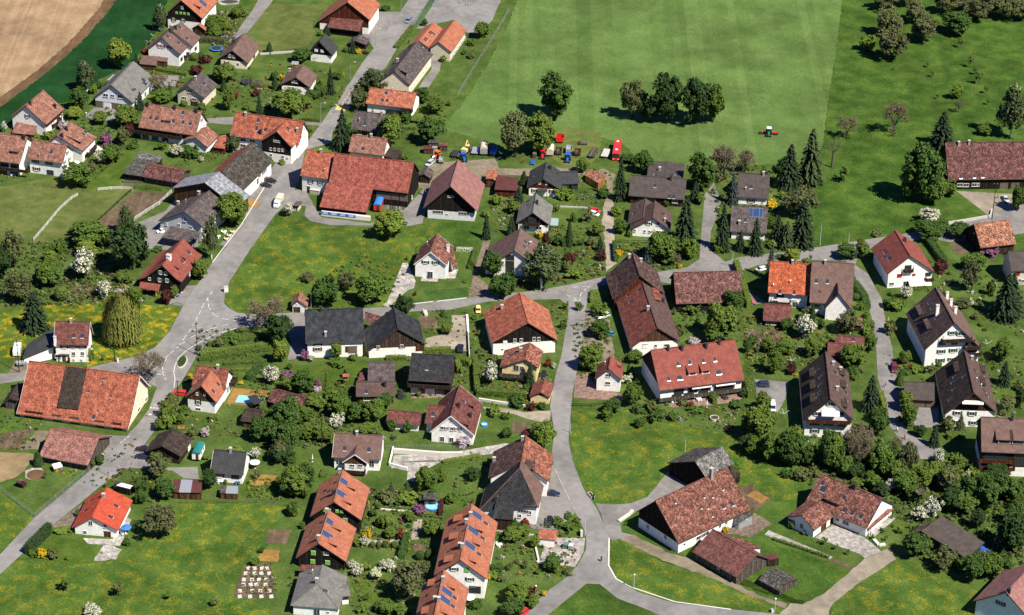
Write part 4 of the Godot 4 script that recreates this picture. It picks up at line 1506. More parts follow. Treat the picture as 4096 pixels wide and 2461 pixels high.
func person(pose: String, x: float, z: float, yaw: float, top: Color, legs: Color, label: String, size := 1.0):
	var skin := Color(0.55,0.32,0.22)
	var hair := Color(0.06,0.04,0.03)
	var o := thing("person" if pose != "bike" else "person_on_bicycle", label, "person", x, z, yaw)
	o.scale = Vector3.ONE * size
	var B := []
	var hip := Vector3(0,0.93,0) if pose != "bike" else Vector3(0,1.0,-0.15)
	var neck := hip + (Vector3(0,0.55,0.02) if pose != "bike" else Vector3(0,0.46,0.30))
	var head := neck + (Vector3(0,0.20,0.02) if pose != "bike" else Vector3(0,0.17,0.10))
	B.append([hip, neck - Vector3(0,0.1,0),0.15,0.17, top])
	B.append([neck - Vector3(0,0.05,0), neck + Vector3(0,0.08,0.01),0.06,0.055, skin])
	B.append([head - Vector3(0,0.03,-0.01), head + Vector3(0,0.05,0),0.085,0.10, skin])
	B.append([head + Vector3(0,0.07,-0.03), head + Vector3(0,0.02,-0.06),0.09,0.08, hair])
	B.append([head + Vector3(0,-0.02,0.10), head + Vector3(0,0.01,0.095),0.018,0.012, skin])
	for e in [-1.0,1.0]:
		var st: float = e * (0.22 if pose == "walk" else 0.05)
		var hj: Vector3 = hip + Vector3(e * 0.09,-0.02,0)
		var knee := Vector3(e * 0.10,0.50, st * 0.6 + 0.05)
		var foot := Vector3(e * 0.11,0.08, st)
		if pose == "bike":
			knee = Vector3(e * 0.12,0.72 + e * 0.10,0.24)
			foot = Vector3(e * 0.12,0.36 + e * 0.14,0.06)
		B.append([hj, knee, 0.09,0.065, legs])
		B.append([knee, foot, 0.062,0.042, legs])
		B.append([foot, foot + Vector3(0,-0.03,0.15),0.045,0.035, Color(0.05,0.05,0.05)])
		var sh: Vector3 = neck + Vector3(e * 0.17,-0.06,0)
		var el := sh + Vector3(e * 0.06,-0.28,-st * 0.4)
		var hd := el + Vector3(0,-0.22,0.10 - st * 0.3)
		if pose == "bike":
			el = sh + Vector3(e * 0.07,-0.22,0.16)
			hd = Vector3(e * 0.24,1.05,0.48)
		B.append([sh, el, 0.055,0.045, top])
		B.append([el, hd, 0.042,0.032, top if pose == "walk" else skin])
		for fi in 4:
			B.append([hd + Vector3(0,0,-0.03 + fi * 0.02), hd + Vector3(0,-0.09 + fi * 0.005,-0.03 + fi * 0.024),0.012,0.009, skin])
		B.append([hd, hd + Vector3(-e * 0.03,-0.05,0.04),0.014,0.011, skin])
	body(o, "body", B)
	if pose == "bike":
		for e in [-1.0,1.0]:
			var s := stool()
			for i in 16:
				var p := Vector3(0,0.34 + 0.32 * sin(TAU * i / 16.0), e * 0.52 + 0.32 * cos(TAU * i / 16.0))
				var q := Vector3(0,0.34 + 0.32 * sin(TAU * (i + 1) / 16.0), e * 0.52 + 0.32 * cos(TAU * (i + 1) / 16.0))
				bar(s, p, q, 0.035)
			commit(s, "bicycle_wheel","rubber", o)
		var f := stool()
		for p in [[Vector3(0,0.36,0),Vector3(0,0.88,-0.18)],[Vector3(0,0.36,0),Vector3(0,0.86,0.40)],[Vector3(0,0.84,-0.16),Vector3(0,0.90,0.40)],[Vector3(0,0.34,-0.52),Vector3(0,0.84,-0.16)],[Vector3(0,0.34,0.52),Vector3(0,1.05,0.42)],[Vector3(-0.26,1.05,0.46),Vector3(0.26,1.05,0.46)]]:
			bar(f, p[0], p[1],0.04)
		commit(f, "bicycle_frame","paint_dark", o)
func parasol(x: float, z: float, m: String, label: String, r := 1.5, folded := false):
	var o := thing("parasol", label, "parasol", x, z)
	var s := stool()
	rod(s, Vector3(0,0,0),Vector3(0,2.5,0),0.04,0.03)
	commit(s, "pole","zinc", o)
	s = stool()
	if folded:
		rod(s, Vector3(0,1.0,0),Vector3(0,2.5,0),0.22,0.06,8)
	else:
		for i in 8:
			var a := TAU * i / 8.0
			var b := TAU * (i + 1) / 8.0
			tri(s, Vector3(0,2.6,0),Vector3(cos(b) * r, 2.1, sin(b) * r),Vector3(cos(a) * r, 2.1, sin(a) * r))
	commit(s, "canopy", m, o)
	put_box("foot","concrete", o, at(0,0.06,0),Vector3(0.5,0.12,0.5))
func table_set(x: float, z: float, yaw: float, m: String, label: String, n := 4, l := 1.5):
	var o := thing("garden_table", label, "garden table", x, z, yaw)
	put_box("table_top", m, o, at(0,0.74,0),Vector3(l, 0.06,0.85))
	for i in 4:
		put_box("leg", m, o, at((i % 2 - 0.5) * (l - 0.2),0.36,(i / 2 - 0.5) * 0.6),Vector3(0.07,0.72,0.07))
	for i in n:
		var c := thing("garden_chair", label.replace("table","chair drawn up to the table"),"garden chair",0,0,0,"garden chairs " + label)
		var sd := -1.0 if i % 2 else 1.0
		c.transform = at(x, 0, z, yaw) * at((i / 2 - 0.5) * l * 0.5,0, sd * 0.75,0.0 if sd > 0.0 else PI)
		put_box("seat", m, c, at(0,0.45,0),Vector3(0.45,0.05,0.45))
		put_box("backrest", m, c, at(0,0.75,0.21),Vector3(0.45,0.55,0.05))
		for k in 4:
			put_box("leg", m, c, at((k % 2 - 0.5) * 0.38,0.22,(k / 2 - 0.5) * 0.38),Vector3(0.04,0.44,0.04))
func trampoline(x: float, z: float, r: float, net: bool, pad: String, label: String):
	var o := thing("trampoline", label, "trampoline", x, z)
	var s := stool()
	for i in 20:
		var a := TAU * i / 20.0
		var b := TAU * (i + 1) / 20.0
		var p := Vector3(cos(a),0, sin(a))
		var q := Vector3(cos(b),0, sin(b))
		quad(s, p * r + UP * 0.8, q * r + UP * 0.8, q * r * 0.84 + UP * 0.84, p * r * 0.84 + UP * 0.84)
		quad(s, q * r + UP * 0.8, p * r + UP * 0.8, p * r + UP * 0.66, q * r + UP * 0.66)
	commit(s, "edge_pad", pad, o)
	s = stool()
	for i in 20:
		tri(s, Vector3(0,0.78,0),Vector3(cos(TAU * (i + 1) / 20.0) * r * 0.86,0.8, sin(TAU * (i + 1) / 20.0) * r * 0.86),Vector3(cos(TAU * i / 20.0) * r * 0.86,0.8, sin(TAU * i / 20.0) * r * 0.86))
	commit(s, "jumping_mat","dark_metal", o)
	for i in 6:
		var p := Vector3(cos(TAU * i / 6.0),0, sin(TAU * i / 6.0)) * r * 0.96
		s = stool()
		rod(s, p, p + UP * (2.6 if net else 0.8),0.04,0.04)
		commit(s, "leg","zinc", o)
	if net:
		s = stool()
		for i in 60:
			var p := Vector3(cos(TAU * i / 60.0),0, sin(TAU * i / 60.0)) * r * 0.94
			bar(s, p + UP * 0.85, p + UP * 2.5,0.012)
		for k in 6:
			for i in 20:
				bar(s, Vector3(cos(TAU * i / 20.0) * r * 0.94,0.9 + k * 0.3, sin(TAU * i / 20.0) * r * 0.94),Vector3(cos(TAU * (i + 1) / 20.0) * r * 0.94,0.9 + k * 0.3, sin(TAU * (i + 1) / 20.0) * r * 0.94),0.012)
		commit(s, "safety_net","dark_metal", o)
func small(called: String, label: String, category: String, x: float, z: float, yaw: float, boxes: Array):
	var o := thing(called, label, category, x, z, yaw)
	for b in boxes:
		put_box(b[0], b[1], o, at(b[2], b[3], b[4]),Vector3(b[5], b[6], b[7]))
func clothes_dryer(x: float, z: float, label: String, yaw := 0.3):
	var o := thing("clothes_dryer", label, "clothes dryer", x, z, yaw)
	var s := stool()
	rod(s, Vector3.ZERO, Vector3(0,1.6,0),0.04,0.03)
	commit(s, "pole","zinc", o)
	for i in 4:
		var a := TAU * i / 4.0
		s = stool()
		bar(s, Vector3(0,1.0,0),Vector3(cos(a) * 1.5,1.85, sin(a) * 1.5),0.05)
		commit(s, "arm","paint_white", o)
func heap(called: String, label: String, category: String, x: float, z: float, yaw: float, m: String, w: float, h: float, n: int, end: String):
	var o := thing(called, label, category, x, z, yaw)
	var per := maxi(1, int(w / (h / maxf(sqrt(n),1.0) + 0.02)))
	for i in n:
		var row := i / per
		var dia := w / per
		if end == "log":
			var s := stool()
			var y := dia * 0.5 + row * dia * 0.88
			var xx := -w / 2.0 + dia * (i % per + 0.5) + (dia * 0.5 if row % 2 else 0.0)
			rod(s, Vector3(xx, y, -0.5 + R.randf() * 0.1),Vector3(xx, y, 0.5 + R.randf() * 0.1), dia * 0.46, dia * 0.46,7)
			commit(s, "log", m, o)
		else:
			put_box("board", m, o, at(R.randf() * 0.2,0.1 + row * 0.14,-0.6 + (i % per) * 0.3,(R.randf() - 0.5) * 0.06),Vector3(w, 0.10,0.22))
func tub(x: float, z: float, r: float, h: float, called: String, label: String, category: String, m: String, fill: String):
	var o := thing(called, label, category, x, z)
	var s := stool()
	var n := 20
	for i in n:
		var p := Vector3(cos(TAU * i / n),0, sin(TAU * i / n))
		var q := Vector3(cos(TAU * (i + 1) / n),0, sin(TAU * (i + 1) / n))
		var up := UP * h
		quad(s, q * r, q * r + up, p * r + up, p * r)
		quad(s, q * r + up, q * r * 0.88 + up, p * r * 0.88 + up, p * r + up)
		quad(s, p * r * 0.88, p * r * 0.88 + up, q * r * 0.88 + up, q * r * 0.88)
	commit(s, "rim", m, o)
	s = stool()
	for i in n:
		tri(s, UP * h * 0.8,Vector3(cos(TAU * (i + 1) / n) * r * 0.9, h * 0.8, sin(TAU * (i + 1) / n) * r * 0.9),Vector3(cos(TAU * i / n) * r * 0.9, h * 0.8, sin(TAU * i / n) * r * 0.9))
	commit(s, "water", fill, o)
func island(x: float, z: float, yaw: float):
	var o := thing("traffic_island","oval planted traffic island with white kerb at the fork","traffic island", x, z, yaw)
	var s := stool()
	var f := stool()
	for i in 24:
		var a := TAU * i / 24.0
		var b := TAU * (i + 1) / 24.0
		var p := Vector3(cos(a) * 1.5,0.35, sin(a) * 3.4)
		var q := Vector3(cos(b) * 1.5,0.35, sin(b) * 3.4)
		var pi := p * Vector3(0.78,1,0.88)
		var qi := q * Vector3(0.78,1,0.88)
		quad(s, q * Vector3(1.05,0,1.03), q, p, p * Vector3(1.05,0,1.03))
		quad(s, q, qi, pi, p)
		tri(f, Vector3(0,0.34,0), qi, pi)
	commit(s, "kerb","concrete", o)
	commit(f, "soil","g_soil", o)
	var l := leaves(900)
	for i in 900:
		var a := l.r.randf() * TAU
		var k := sqrt(l.r.randf())
		l.leaf(Vector3(cos(a) * 1.1 * k, 0.4 + l.r.randf() * 0.45, sin(a) * 2.9 * k), UP, 0.22, shade(l.r, Color.WHITE, 0.3))
	var c := MeshInstance3D.new()
	c.name = "foliage"
	c.mesh = l.mesh(M["leaf_deep"])
	o.add_child(c)
func stone_slab(x: float, z: float, label: String):
	small("stone_slab", label, "stone slab", x, z, R.randf() * 0.5,[["slab","stone",0,0.2,0,1.0,0.4,0.35],["face","concrete",0,0.04,0.5,1.1,0.1,0.7]])
const NEAR := ["the fanlight farmhouse","the little orange garden roof","the brown double house","the brown house by the lane end","the grey house with open garage bays","the beige basement-garage house","the crop field corner house","the edge terraced house","the terraced house with the pergola","the house with the white awning","the long brown-roofed house","the cross-gabled farmhouse","the orange lean-to annex","the black-roofed white house","the small pale-brown-roofed house","the yellow wooden hut","the brick-gabled barn","the red lean barn","the dark hut beside the driveway","the orange double-gabled school","the long cream schoolhouse","the orange house with the corner gallery","the grey-brown house behind the spruce","the brown-tiled cottage","the great red barn","the workshop with the pinkish roof","the orange-shingled hut","the grey hut at the great barn","the dark red garage","the red-gabled house","the mottled shingle shed","the blue-balcony house","the new white villa","the timber-bay house","the staggered-ridge house","the mauve-brown L-shaped house","the upper mauve-roofed house","the solar collector house","the long farmhouse at the orchard","the red-shuttered house","the patched orange barn","the beige house at the frame edge","the orange half of the double house","the brown half of the double house","the small red-roofed shed","the long patched barn","the two-part farmhouse","the long red apartment house","the small court house","the brown chalet with the cream awning","the big chalet with white chimneys","the garage-wing chalet","the twin-dormer apartment house","the stepped red garden shed","the lane-side tiled shed","the black-winged white house","the vast striped barn","the lower barn at the road","the lean-to of the vast barn","the swimming pool house","the brown carport by the pool","the long tiled shed behind the pool","the brown shed with the parked cars","the small house with blue barrels","the panel-roofed shed","the striped tin shed","the white-panelled hut","the coral-roofed house","the rear solar row house","the lime-shuttered row house","the long white row house","the lower edge row house","the grey hipped bungalow","the loggia-gabled house","the slate-black farmhouse","the orange barn with the black gable","the yellow house with the balcony","the yellow garage","the black-tiled house","the grey and brown double shed","the little red annex shed","the steep brown-roofed white house","the long red garage","the black-hipped farmhouse","the long farmhouse by the fork","the dark fork barn","the dark lean-to hut","the brown barn with the open stable","the small grey plank shed","the lattice aviary","the cobbled-court house","the brown sheet-roofed barn","the chalet at the lower corner","the roadside inn","the silver barn","the lichen-roofed farmhouse","the tin-roofed log shed","the long red tile shed","the red-roofed dark chalet","the rendered tool hut"]
const NTH := ["","tallest ","second tallest ","third tallest ","fourth tallest ","fifth tallest ","sixth tallest ","seventh tallest ","eighth tallest ","ninth tallest ","tenth tallest ","eleventh tallest ","twelfth tallest "]
func build_ground():
	var s := stool()
	quad(s, Vector3(-2500,0,-2500),Vector3(2500,0,-2500),Vector3(2500,0,2500),Vector3(-2500,0,2500))
	kind(commit(s, "ground","g_meadow", self),"structure")
	patch("ploughed_field","g_tan",1,[-215.3,-261.6,-154.3,-264.9,-158.6,-221.6,-164.8,-190.5,-172.2,-166.2,-181.6,-142.9,-189.7,-123.8],0.3)
	patch("field_margin","g_earth",2,[-154.3,-264.9,-149.5,-265.2,-154.4,-221.8,-160.7,-190.7,-168.7,-164.6,-180.2,-135.1,-188.3,-116.6,-189.7,-123.8,-181.6,-142.9,-172.2,-166.2,-164.8,-190.5,-158.6,-221.6],0.5)
	patch("crop_field","g_crop",1,[-149.5,-265.2,-133.4,-266.1,-133.8,-222.9,-133.9,-205.4,-137.9,-182.5,-141.4,-169.6,-149.1,-160.2,-155,-140.7,-164.8,-138.5,-170.9,-131.5,-174.2,-121.3,-186.4,-106,-188.3,-116.6,-180.2,-135.1,-168.7,-164.6,-160.7,-190.7,-154.4,-221.8],0.5)
	patch("mown_meadow","g_mown",1,[1.6,-273.5,129.3,-280.5,124.8,-246.7,118,-199.4,111.6,-159.1,105.7,-118.3,100.2,-104.6,91,-103.2,69.7,-100,44.5,-99.4,36.5,-116.7,25.2,-123.6,12.3,-119.7,-6.1,-114,-25.7,-124.5,-22.4,-134.7,-17,-152.7,-10.2,-181.7,-4.2,-212.1,-0.1,-240.1],0.4)
	patch("orchard_meadow","g_dark",1,[129.3,-280.5,238.8,-286.6,209.1,-126.6,149.4,-120.4,145,-91.7,142.5,-67.5,128.8,-55.2,112.1,-48.8,96.3,-43.5,96.5,-53.8,101.7,-89.7,105.7,-118.3,111.6,-159.1,118,-199.4,124.8,-246.7],0.3)
	patch("village_lawn","g_lawn",0.5,[-134.4,-209.2,-41.1,-271.2,1.6,-273.5,-0.1,-240.1,-4.2,-212.1,-17,-152.7,-25.7,-124.5,-6.1,-114,36.5,-116.7,44.5,-99.4,69.7,-100,91,-103.2,101.7,-89.7,95.8,-45.2,114.8,-48.9,139.5,-44.3,192.2,-35.5,150.2,191,79.1,193.4,82.8,91.6,72.4,77,20.2,56.9,12.7,161.7,-69,164.6,-66.3,148.2,-58.8,110.4,-92.3,128.4,-96,141.9,-111,96.9,-136.8,72.1,-153.9,68.3,-189.1,-120.5,-155,-140.7],0.5)
	patch("dandelion_meadow","g_rich",1.5,[-74.2,-62,-66.8,-53.6,-58.5,-49.1,-45.2,-50.8,-32,-52.3,-24,-55.5,-26.4,-45.4,-31.3,-36.7,-30.8,-25.7,-32.7,-24.3,-38,-0.2,-44.9,1.9,-61.3,2.6,-67.2,6.7,-77.5,7.1,-83.2,6.4,-86,3.7,-87.7,0.1,-88.3,-8.5,-85.2,-22.8,-81.4,-40.1,-77.1,-56.9],0.3)
	patch("lawn_bank","g_dark",1.5,[-24,-55.5,-10,-56.2,-9.2,-37.7,-18.8,-35.9,-30.8,-24.4,-31.3,-36.7,-26.4,-45.4],0.5)
	patch("west_meadow","g_rich2",1.5,[-164,14.1,-139.4,4.1,-125.8,1.8,-100.2,4.3,-102.8,19.5,-105.8,28.1,-110.3,33.3,-123.7,40.8,-126.2,15,-135.5,12.9,-142.9,35.4,-159,40.9],0.4)
	patch("horse_pasture","g_dry",1.5,[-179.2,-67.6,-169.5,-74,-152.8,-80.9,-138.6,-77.9,-126.4,-79.1,-123.5,-72.5,-133.6,-47.7,-138.3,-39,-151.3,-34.2,-163.1,-37.9,-172.3,-30.5],0.4)
	patch("riding_paddock","g_soil",2,[-125,-72.7,-112.1,-71.6,-116.9,-62.3,-122.3,-51.9,-128.8,-42.6,-133.5,-50.1],0.3)
	patch("south_west_meadow","g_rich",1.5,[-132.8,149.4,-130.4,146.5,-128,139.9,-127.1,139.6,-117.3,139.8,-111.6,141,-100.1,139.2,-98.2,133.7,-97.5,129,-90,114.5,-88,111.7,-72.9,110.8,-62.8,111,-57.9,113.3,-64.4,123.1,-67,134.8,-69.9,154,-60.6,155.3,-58.4,164.9,-129.1,170],0.5)
	patch("playground_lawn","g_lawn",1.8,[-137.7,107.1,-131.7,102.6,-128.5,92.4,-115.9,96.3,-126.2,119.1],0.4)
	patch("west_verge","g_rich",1.5,[-140.7,105.4,-137.7,107.1,-126.1,119.7,-126.9,123,-132.4,137.2,-134.9,137.9],0.4)
	patch("garden_lawn","g_lawn2",1.8,[-124,128.8,-120.7,126.3,-114.1,128.4,-110.4,131.2,-106.7,131.7,-107.9,139.7,-116.3,140,-124.5,137.5],0.3)
	patch("street_meadow","g_rich",1.5,[17.6,59.7,26.5,60,33.7,58.4,40.1,61.5,50.5,67.2,61,70.1,71.4,73.7,84,90.6,78.1,103.4,69.2,104.3,55.9,99.3,53.9,90.5,43.5,92.2,35.1,107.4,24.3,107.2,21.7,98.1,18.4,83.6,16.9,72.5],0.4)
	patch("fork_meadow","g_rich",1.5,[27.5,124.4,30,123.4,37,131.6,46,137.5,54.2,141.2,65.3,150.2,71.4,154.4,71.1,156.5,57.6,154.8,43.4,152.4,33.9,147.8,28.7,142.7,26.8,137.7,26.4,133.7,26.9,129.1],0.3)
	patch("corner_meadow","g_dark",1.5,[11,158.9,20.7,145.1,24.3,145.2,28.7,151.1,36.8,156.3,43.1,158.6,11.3,163],0.3)
	patch("barn_meadow","g_dark",1.5,[33.3,122.4,43,129.9,48.9,131.1,52.2,136.7,58.6,138.8,72.5,148.3,78.7,151.9,75.4,152.6,66.1,148.6,54.7,139.5,47.5,132.3,43,130.8,35.9,125.2],0.3)
	patch("shed_meadow","g_dark",1.5,[65.4,121.8,90.1,136.2,89.8,137.4,82.4,146.9,76.2,151.8,73,151.5,60.6,143.8,62.8,135.8],0.4)
	patch("south_east_meadow","g_rich",1.5,[81.8,162.6,84,151.9,91.6,142.4,102.4,131,107.4,132.4,122.4,142.1,125.3,144.8,116.6,161.4],0.4)
	patch("upper_green","g_dry",1.5,[-96.3,-231.3,-71.1,-231.4,-76.9,-213.3,-75.4,-205.2,-77.2,-192.5,-89.9,-185.1,-94,-184.9,-100.2,-202.7],0.6)
	patch("farm_lawn","g_lawn2",1.6,[-150.4,-76.1,-144.8,-85.5,-136,-90.6,-134.4,-100.7,-131.8,-103.2,-127.4,-102,-130.6,-85.3,-130.3,-77,-140.5,-72.9],0.4)
	patch("square_lawn","g_lawn",1.8,[-37.5,130.8,-29.5,130.5,-29.1,138,-37.6,138.3],0.2)
	patch("bungalow_lawn","g_lawn2",1.8,[-40,146.6,-32.3,146.3,-29.1,152.5,-31.3,158,-35.3,154.9,-38.7,152.3],0.3)
	patch("villa_lawn","g_lawn",1.8,[-18.8,-33.9,-12.1,-34.2,-13.4,-16.9,-14,-8.9,-29.3,-1.9,-32,-5.8,-24,-12.5,-17.9,-16.7],0.3)
	patch("pool_lawn","g_lawn",1.8,[-90.8,66.7,-81.7,58.9,-76.2,60,-74.5,76.8,-83.3,77.1,-90,74.1],0.3)
	patch("back_lawn","g_lawn2",1.8,[-72.7,39.6,-61.8,38.4,-45.8,35.6,-42.1,36.2,-44.8,46.3,-52.1,51.5,-53.4,47.3,-62.4,39.9],0.4)
	patch("apartment_lawn","g_lawn",1.8,[42.3,58.7,67.5,57.7,68.4,65.1,60.5,66.8,48.8,65.9,32.9,61.1,34.4,59],0.3)
	patch("dry_yard","g_dry",1.8,[17.9,-128.1,30,-124.7,28.9,-110.9,25.3,-98.2,18.5,-97,11,-104.2,11,-113.9],0.8)
	patch("main_road","asphalt",3,[-41.1,-241.9,-44.7,-226.1,-50.8,-198.6,-53.2,-190.2,-56.2,-179,-59.3,-162.6,-61.5,-155.1,-67.3,-127.5,-70.4,-115.8,-75.7,-94.4,-79.9,-81.2,-82.6,-64.9,-90.3,-37.2,-94.4,-24,-99.8,1.2,-102.5,19.5,-105.5,28.5,-105.3,38.7,-102.2,51.2,-102.9,63.8,-105,72,-107.3,78,-115.4,97.5,-126.4,120.1,-132.4,137.2,-137.2,146.2,-135.4,156.2,-130.8,146.1,-127.8,139.3,-121.4,124,-115.2,112.5,-111.8,105.5,-105.5,94.6,-101.6,81.7,-99.5,73.7,-99.7,63.7,-98.8,56.6,-95.7,49.6,-94.3,42.5,-92.8,33.8,-90.6,26.4,-85.7,18.8,-80.1,15.6,-78.7,11.8,-77.5,7.7,-83.2,6.9,-86.1,4.2,-87.9,1.2,-88.3,-5.8,-87.5,-13,-83.3,-33.6,-77.5,-57.8,-74.9,-64.3,-71.7,-81.6,-71.4,-106,-62.9,-111.9,-63.1,-120,-59.2,-140.7,-56.2,-155.3,-47.4,-175.1,-44.8,-189.5,-39,-213,-33.5,-242.3],0)
	patch("side_road","asphalt2",2.8,[-105.5,28.5,-110,33.8,-123.7,41.3,-141.3,45.1,-155.6,46.2,-154.2,53.8,-141,49.1,-123.7,50,-104.3,49.9,-102.2,51.2,-101.1,43.2],0)
	patch("cross_road","asphalt2",2.8,[-80.1,15.6,-79.5,10.5,-77.5,7.7,-67.3,6.2,-54.8,4.4,-39.8,1.7,-24,-2.6,-13.7,-5.4,-7.6,-7,6.9,-10.7,17.9,-15.2,28.8,-20.8,26.2,-12.1,17.4,-1.3,14.6,-5.8,7,-5,-7.5,-3.3,-18.9,2.3,-30.6,3.9,-54.3,12.5,-62.8,14.9,-66.6,14],0)
	patch("street","asphalt",3,[28.8,-20.8,25.6,-17.9,23.1,-5.7,22.2,6.7,21,22.5,19.6,35.7,18,50.1,16.8,72.7,16.7,76.4,17.7,86.1,20.6,100.4,24.2,110.3,27.3,123.8,26.5,131.4,26.7,137,28.5,142.6,33.9,148.1,43.3,152.7,57.7,154.9,70.9,156.8,71.6,161.4,44.2,162.3,36.8,156.2,28.6,151.1,24.2,145,20.7,144.9,11.3,158.2,7.4,163.6,1.2,163.9,4,159.2,11.4,147.7,16.2,141.4,18.9,135.6,20.9,129.3,21,122.9,20.4,119.9,18.1,111.7,14.5,97.5,12.5,88.8,12,81.8,12.7,70.6,11.5,57.2,13,40.9,14.9,28.6,16.9,7,17.4,-3.1,16.9,-11.7,17.9,-15.2],0)
	patch("east_road","asphalt2",2.8,[27.6,-20.4,45.4,-24.4,54.9,-28.1,59,-33.5,60.2,-48.4,63,-78.7,66.5,-88,68.2,-73,63.6,-52.3,62.6,-40.9,67,-32.2,71.9,-35.5,92.3,-41.4,113,-49.1,128.5,-54.6,138.6,-60.6,153.4,-65,158,-71.1,170.8,-74.7,168,-57,155.2,-52.1,140,-48.6,133.7,-51.1,121.1,-46.3,110.7,-41.6,108.1,-31.8,111.5,-26.5,114.1,-10.6,113.8,5.9,114,20.9,113.2,34,113.7,42.5,112.2,62,113.6,68,121.6,75.6,119.5,81.7,110.3,81,110.9,73.4,108.1,63.5,108.2,46.2,107.7,37.8,109.1,21.1,109.8,7.6,109.6,-8.1,107.1,-25.5,105.4,-34.5,94.1,-34.5,77.5,-30.5,72,-26.4,72.5,-14.1,78.4,-6.5,70.5,-3.5,52,-15.9,46.3,-18,27.5,-14.8],0)
	patch("farm_road","gravel2",2.6,[69.8,156.8,73,151.7,76.1,152.1,82.3,146.9,89.8,137,94.8,130,101.5,125.7,102.6,130.9,91.6,142,83.8,151.8,81.2,159.3,69.6,159.7],0.2)
	patch("farm_drive","asphalt2",2.6,[23.7,107.2,28.6,107.7,33.5,106.7,38,103.4,41.3,96.5,43.9,90.8,52.9,94.8,42.2,105.1,35.9,109.8,30.1,115.6,30.5,120.9,33.4,122.2,28.2,124.9,26.7,123.6,25.2,112.2],0.1)
	patch("gravel_track","gravel3",2.2,[29.6,123.6,33.3,121.7,43,130.2,47.5,131.9,54.7,139.5,66,149,72.2,152.2,71.5,153.9,65.3,150.1,53.6,141.2,46,136.7,37.7,131.1],0.4)
	patch("gravel_lane","gravel",2.4,[29.6,-71.7,32.5,-71.8,32.4,-59.4,32.4,-47.2,32.7,-29.6,29.3,-24.1,29.4,-38.6,28.5,-57.4],0.3)
	patch("lane_head","gravel3",2.2,[26.9,-93.6,29.9,-96.6,34,-92,32.6,-85.5,32.5,-71.3,29.6,-71.5,30.9,-82.6,30.2,-90],0.3)
	patch("farm_yard","gravel3",2.2,[-32.7,-82.4,-28.7,-87.3,-29,-95.7,-26.2,-98.6,-18.6,-100,-6.8,-102.4,-5,-94.9,4.7,-95.4,23.2,-97.2,23.5,-91.6,13.9,-89.2,1.3,-90.1,-5.8,-90.2,-11.5,-83.4,-18.3,-87.7,-27.7,-81.8,-27.9,-78.1,-32.5,-79.7],0.3)
	patch("barn_apron","asphalt2",2.2,[-77,-71.3,-74.1,-75.9,-69.1,-76.2,-63.8,-60.3,-62.4,-56.8,-46.4,-53.2,-35.2,-65.1,-29.3,-80.8,-27.9,-76.3,-29.5,-53.9,-34.2,-51.8,-44.7,-51.7,-59.2,-51.6,-65.8,-54,-67.9,-58.1,-68,-64.5,-72,-65.2,-75.9,-63.3],0.1)
	patch("school_yard","asphalt",2.2,[-31.2,-245.8,-5.2,-247.2,-7.9,-232.4,-9.6,-220.3,-14.1,-207.2,-19.7,-208.1,-24.2,-219.6,-30.2,-215.7,-36.1,-210.7,-37.9,-210.6,-33.1,-231],0.1)
	patch("school_path","asphalt2",2.2,[-31.4,-184.2,-27.5,-183.9,-27.8,-173.9,-31.3,-158.7,-34.9,-158.5,-33.4,-165,-31,-173.8],0.1)
	patch("farm_forecourt","asphalt2",2.2,[-53.2,-225.8,-44.3,-226.2,-50.8,-198.2,-52.2,-190.4,-55,-198.2,-58.7,-206.1,-56.6,-209.6],0.1)
	patch("upper_lane","asphalt2",2.2,[-98.8,-237.2,-93,-237.5,-100.3,-203.7,-106.6,-194.9,-104.5,-203.7,-101.1,-221.4],0.1)
	patch("inn_yard","asphalt2",2.2,[-121.6,-49.8,-113.3,-58.9,-111,-67,-101.6,-71,-100.2,-58.6,-104.9,-49.7,-99.4,-36.2,-101.3,-32,-111.2,-32.4,-115.6,-33],0.1)
	patch("inn_forecourt","asphalt2",2.2,[-88.2,-68.1,-83.4,-82.9,-79.8,-99,-73.7,-112.8,-72.3,-106,-77.1,-77.6,-82.5,-60.3,-88.1,-34.2,-93.5,-36.5,-86.7,-53.1],0.1)
	patch("lawn_path","asphalt2",2.2,[-107.1,-129,-97.7,-131,-97.5,-124.5,-106.7,-125.5,-111.6,-122.8,-112,-126.3],0.1)
	patch("side_lane","asphalt2",2.2,[-74,-128.1,-65.7,-127.5,-66.4,-125,-72.5,-125.7],0)
	patch("garage_court","asphalt2",2.2,[-147.4,-136,-138.8,-135.3,-138.4,-125.5,-147.8,-126.1,-149.4,-130.4],0.1)
	patch("play_court","asphalt2",2.2,[-129.7,-164,-121.1,-164.5,-120.9,-155.3,-127,-153.8],0.2)
	patch("villa_drive","pale_slab",2.2,[-34.7,-27,-33.1,-27.1,-30.1,-15.4,-30.5,-10.6,-32.3,-9.5,-37.8,1.7,-38.7,1.3],0)
	patch("villa_terrace","pale_slab",2.2,[-28.1,-19.5,-23.4,-19.7,-17.1,-23.7,-17.9,-17.5,-23,-17.7,-23.3,-15.2,-28.5,-15.5],0)
	patch("paved_drive","paving_brown",2.2,[-9.7,-42.8,-7.4,-43.3,-8.5,-33.6,-11.8,-20.2,-7.7,-14,-6.5,-6.9,-13.5,-5.3,-12.2,-21],0)
	patch("cream_drive","gravel",2.3,[-18.4,5.7,-13.9,5.2,-12.9,27.7,-16.3,26.3,-25.8,25.3,-25.6,20.1,-20.3,17.2,-17.9,10.7],0.2)
	patch("cream_drive_lower","gravel",2.3,[-7.7,58.3,-2.1,58.8,4.3,61,11.7,59.6,11.5,66.7,6.1,65,0.8,61.9,-7.5,59.5],0.2)
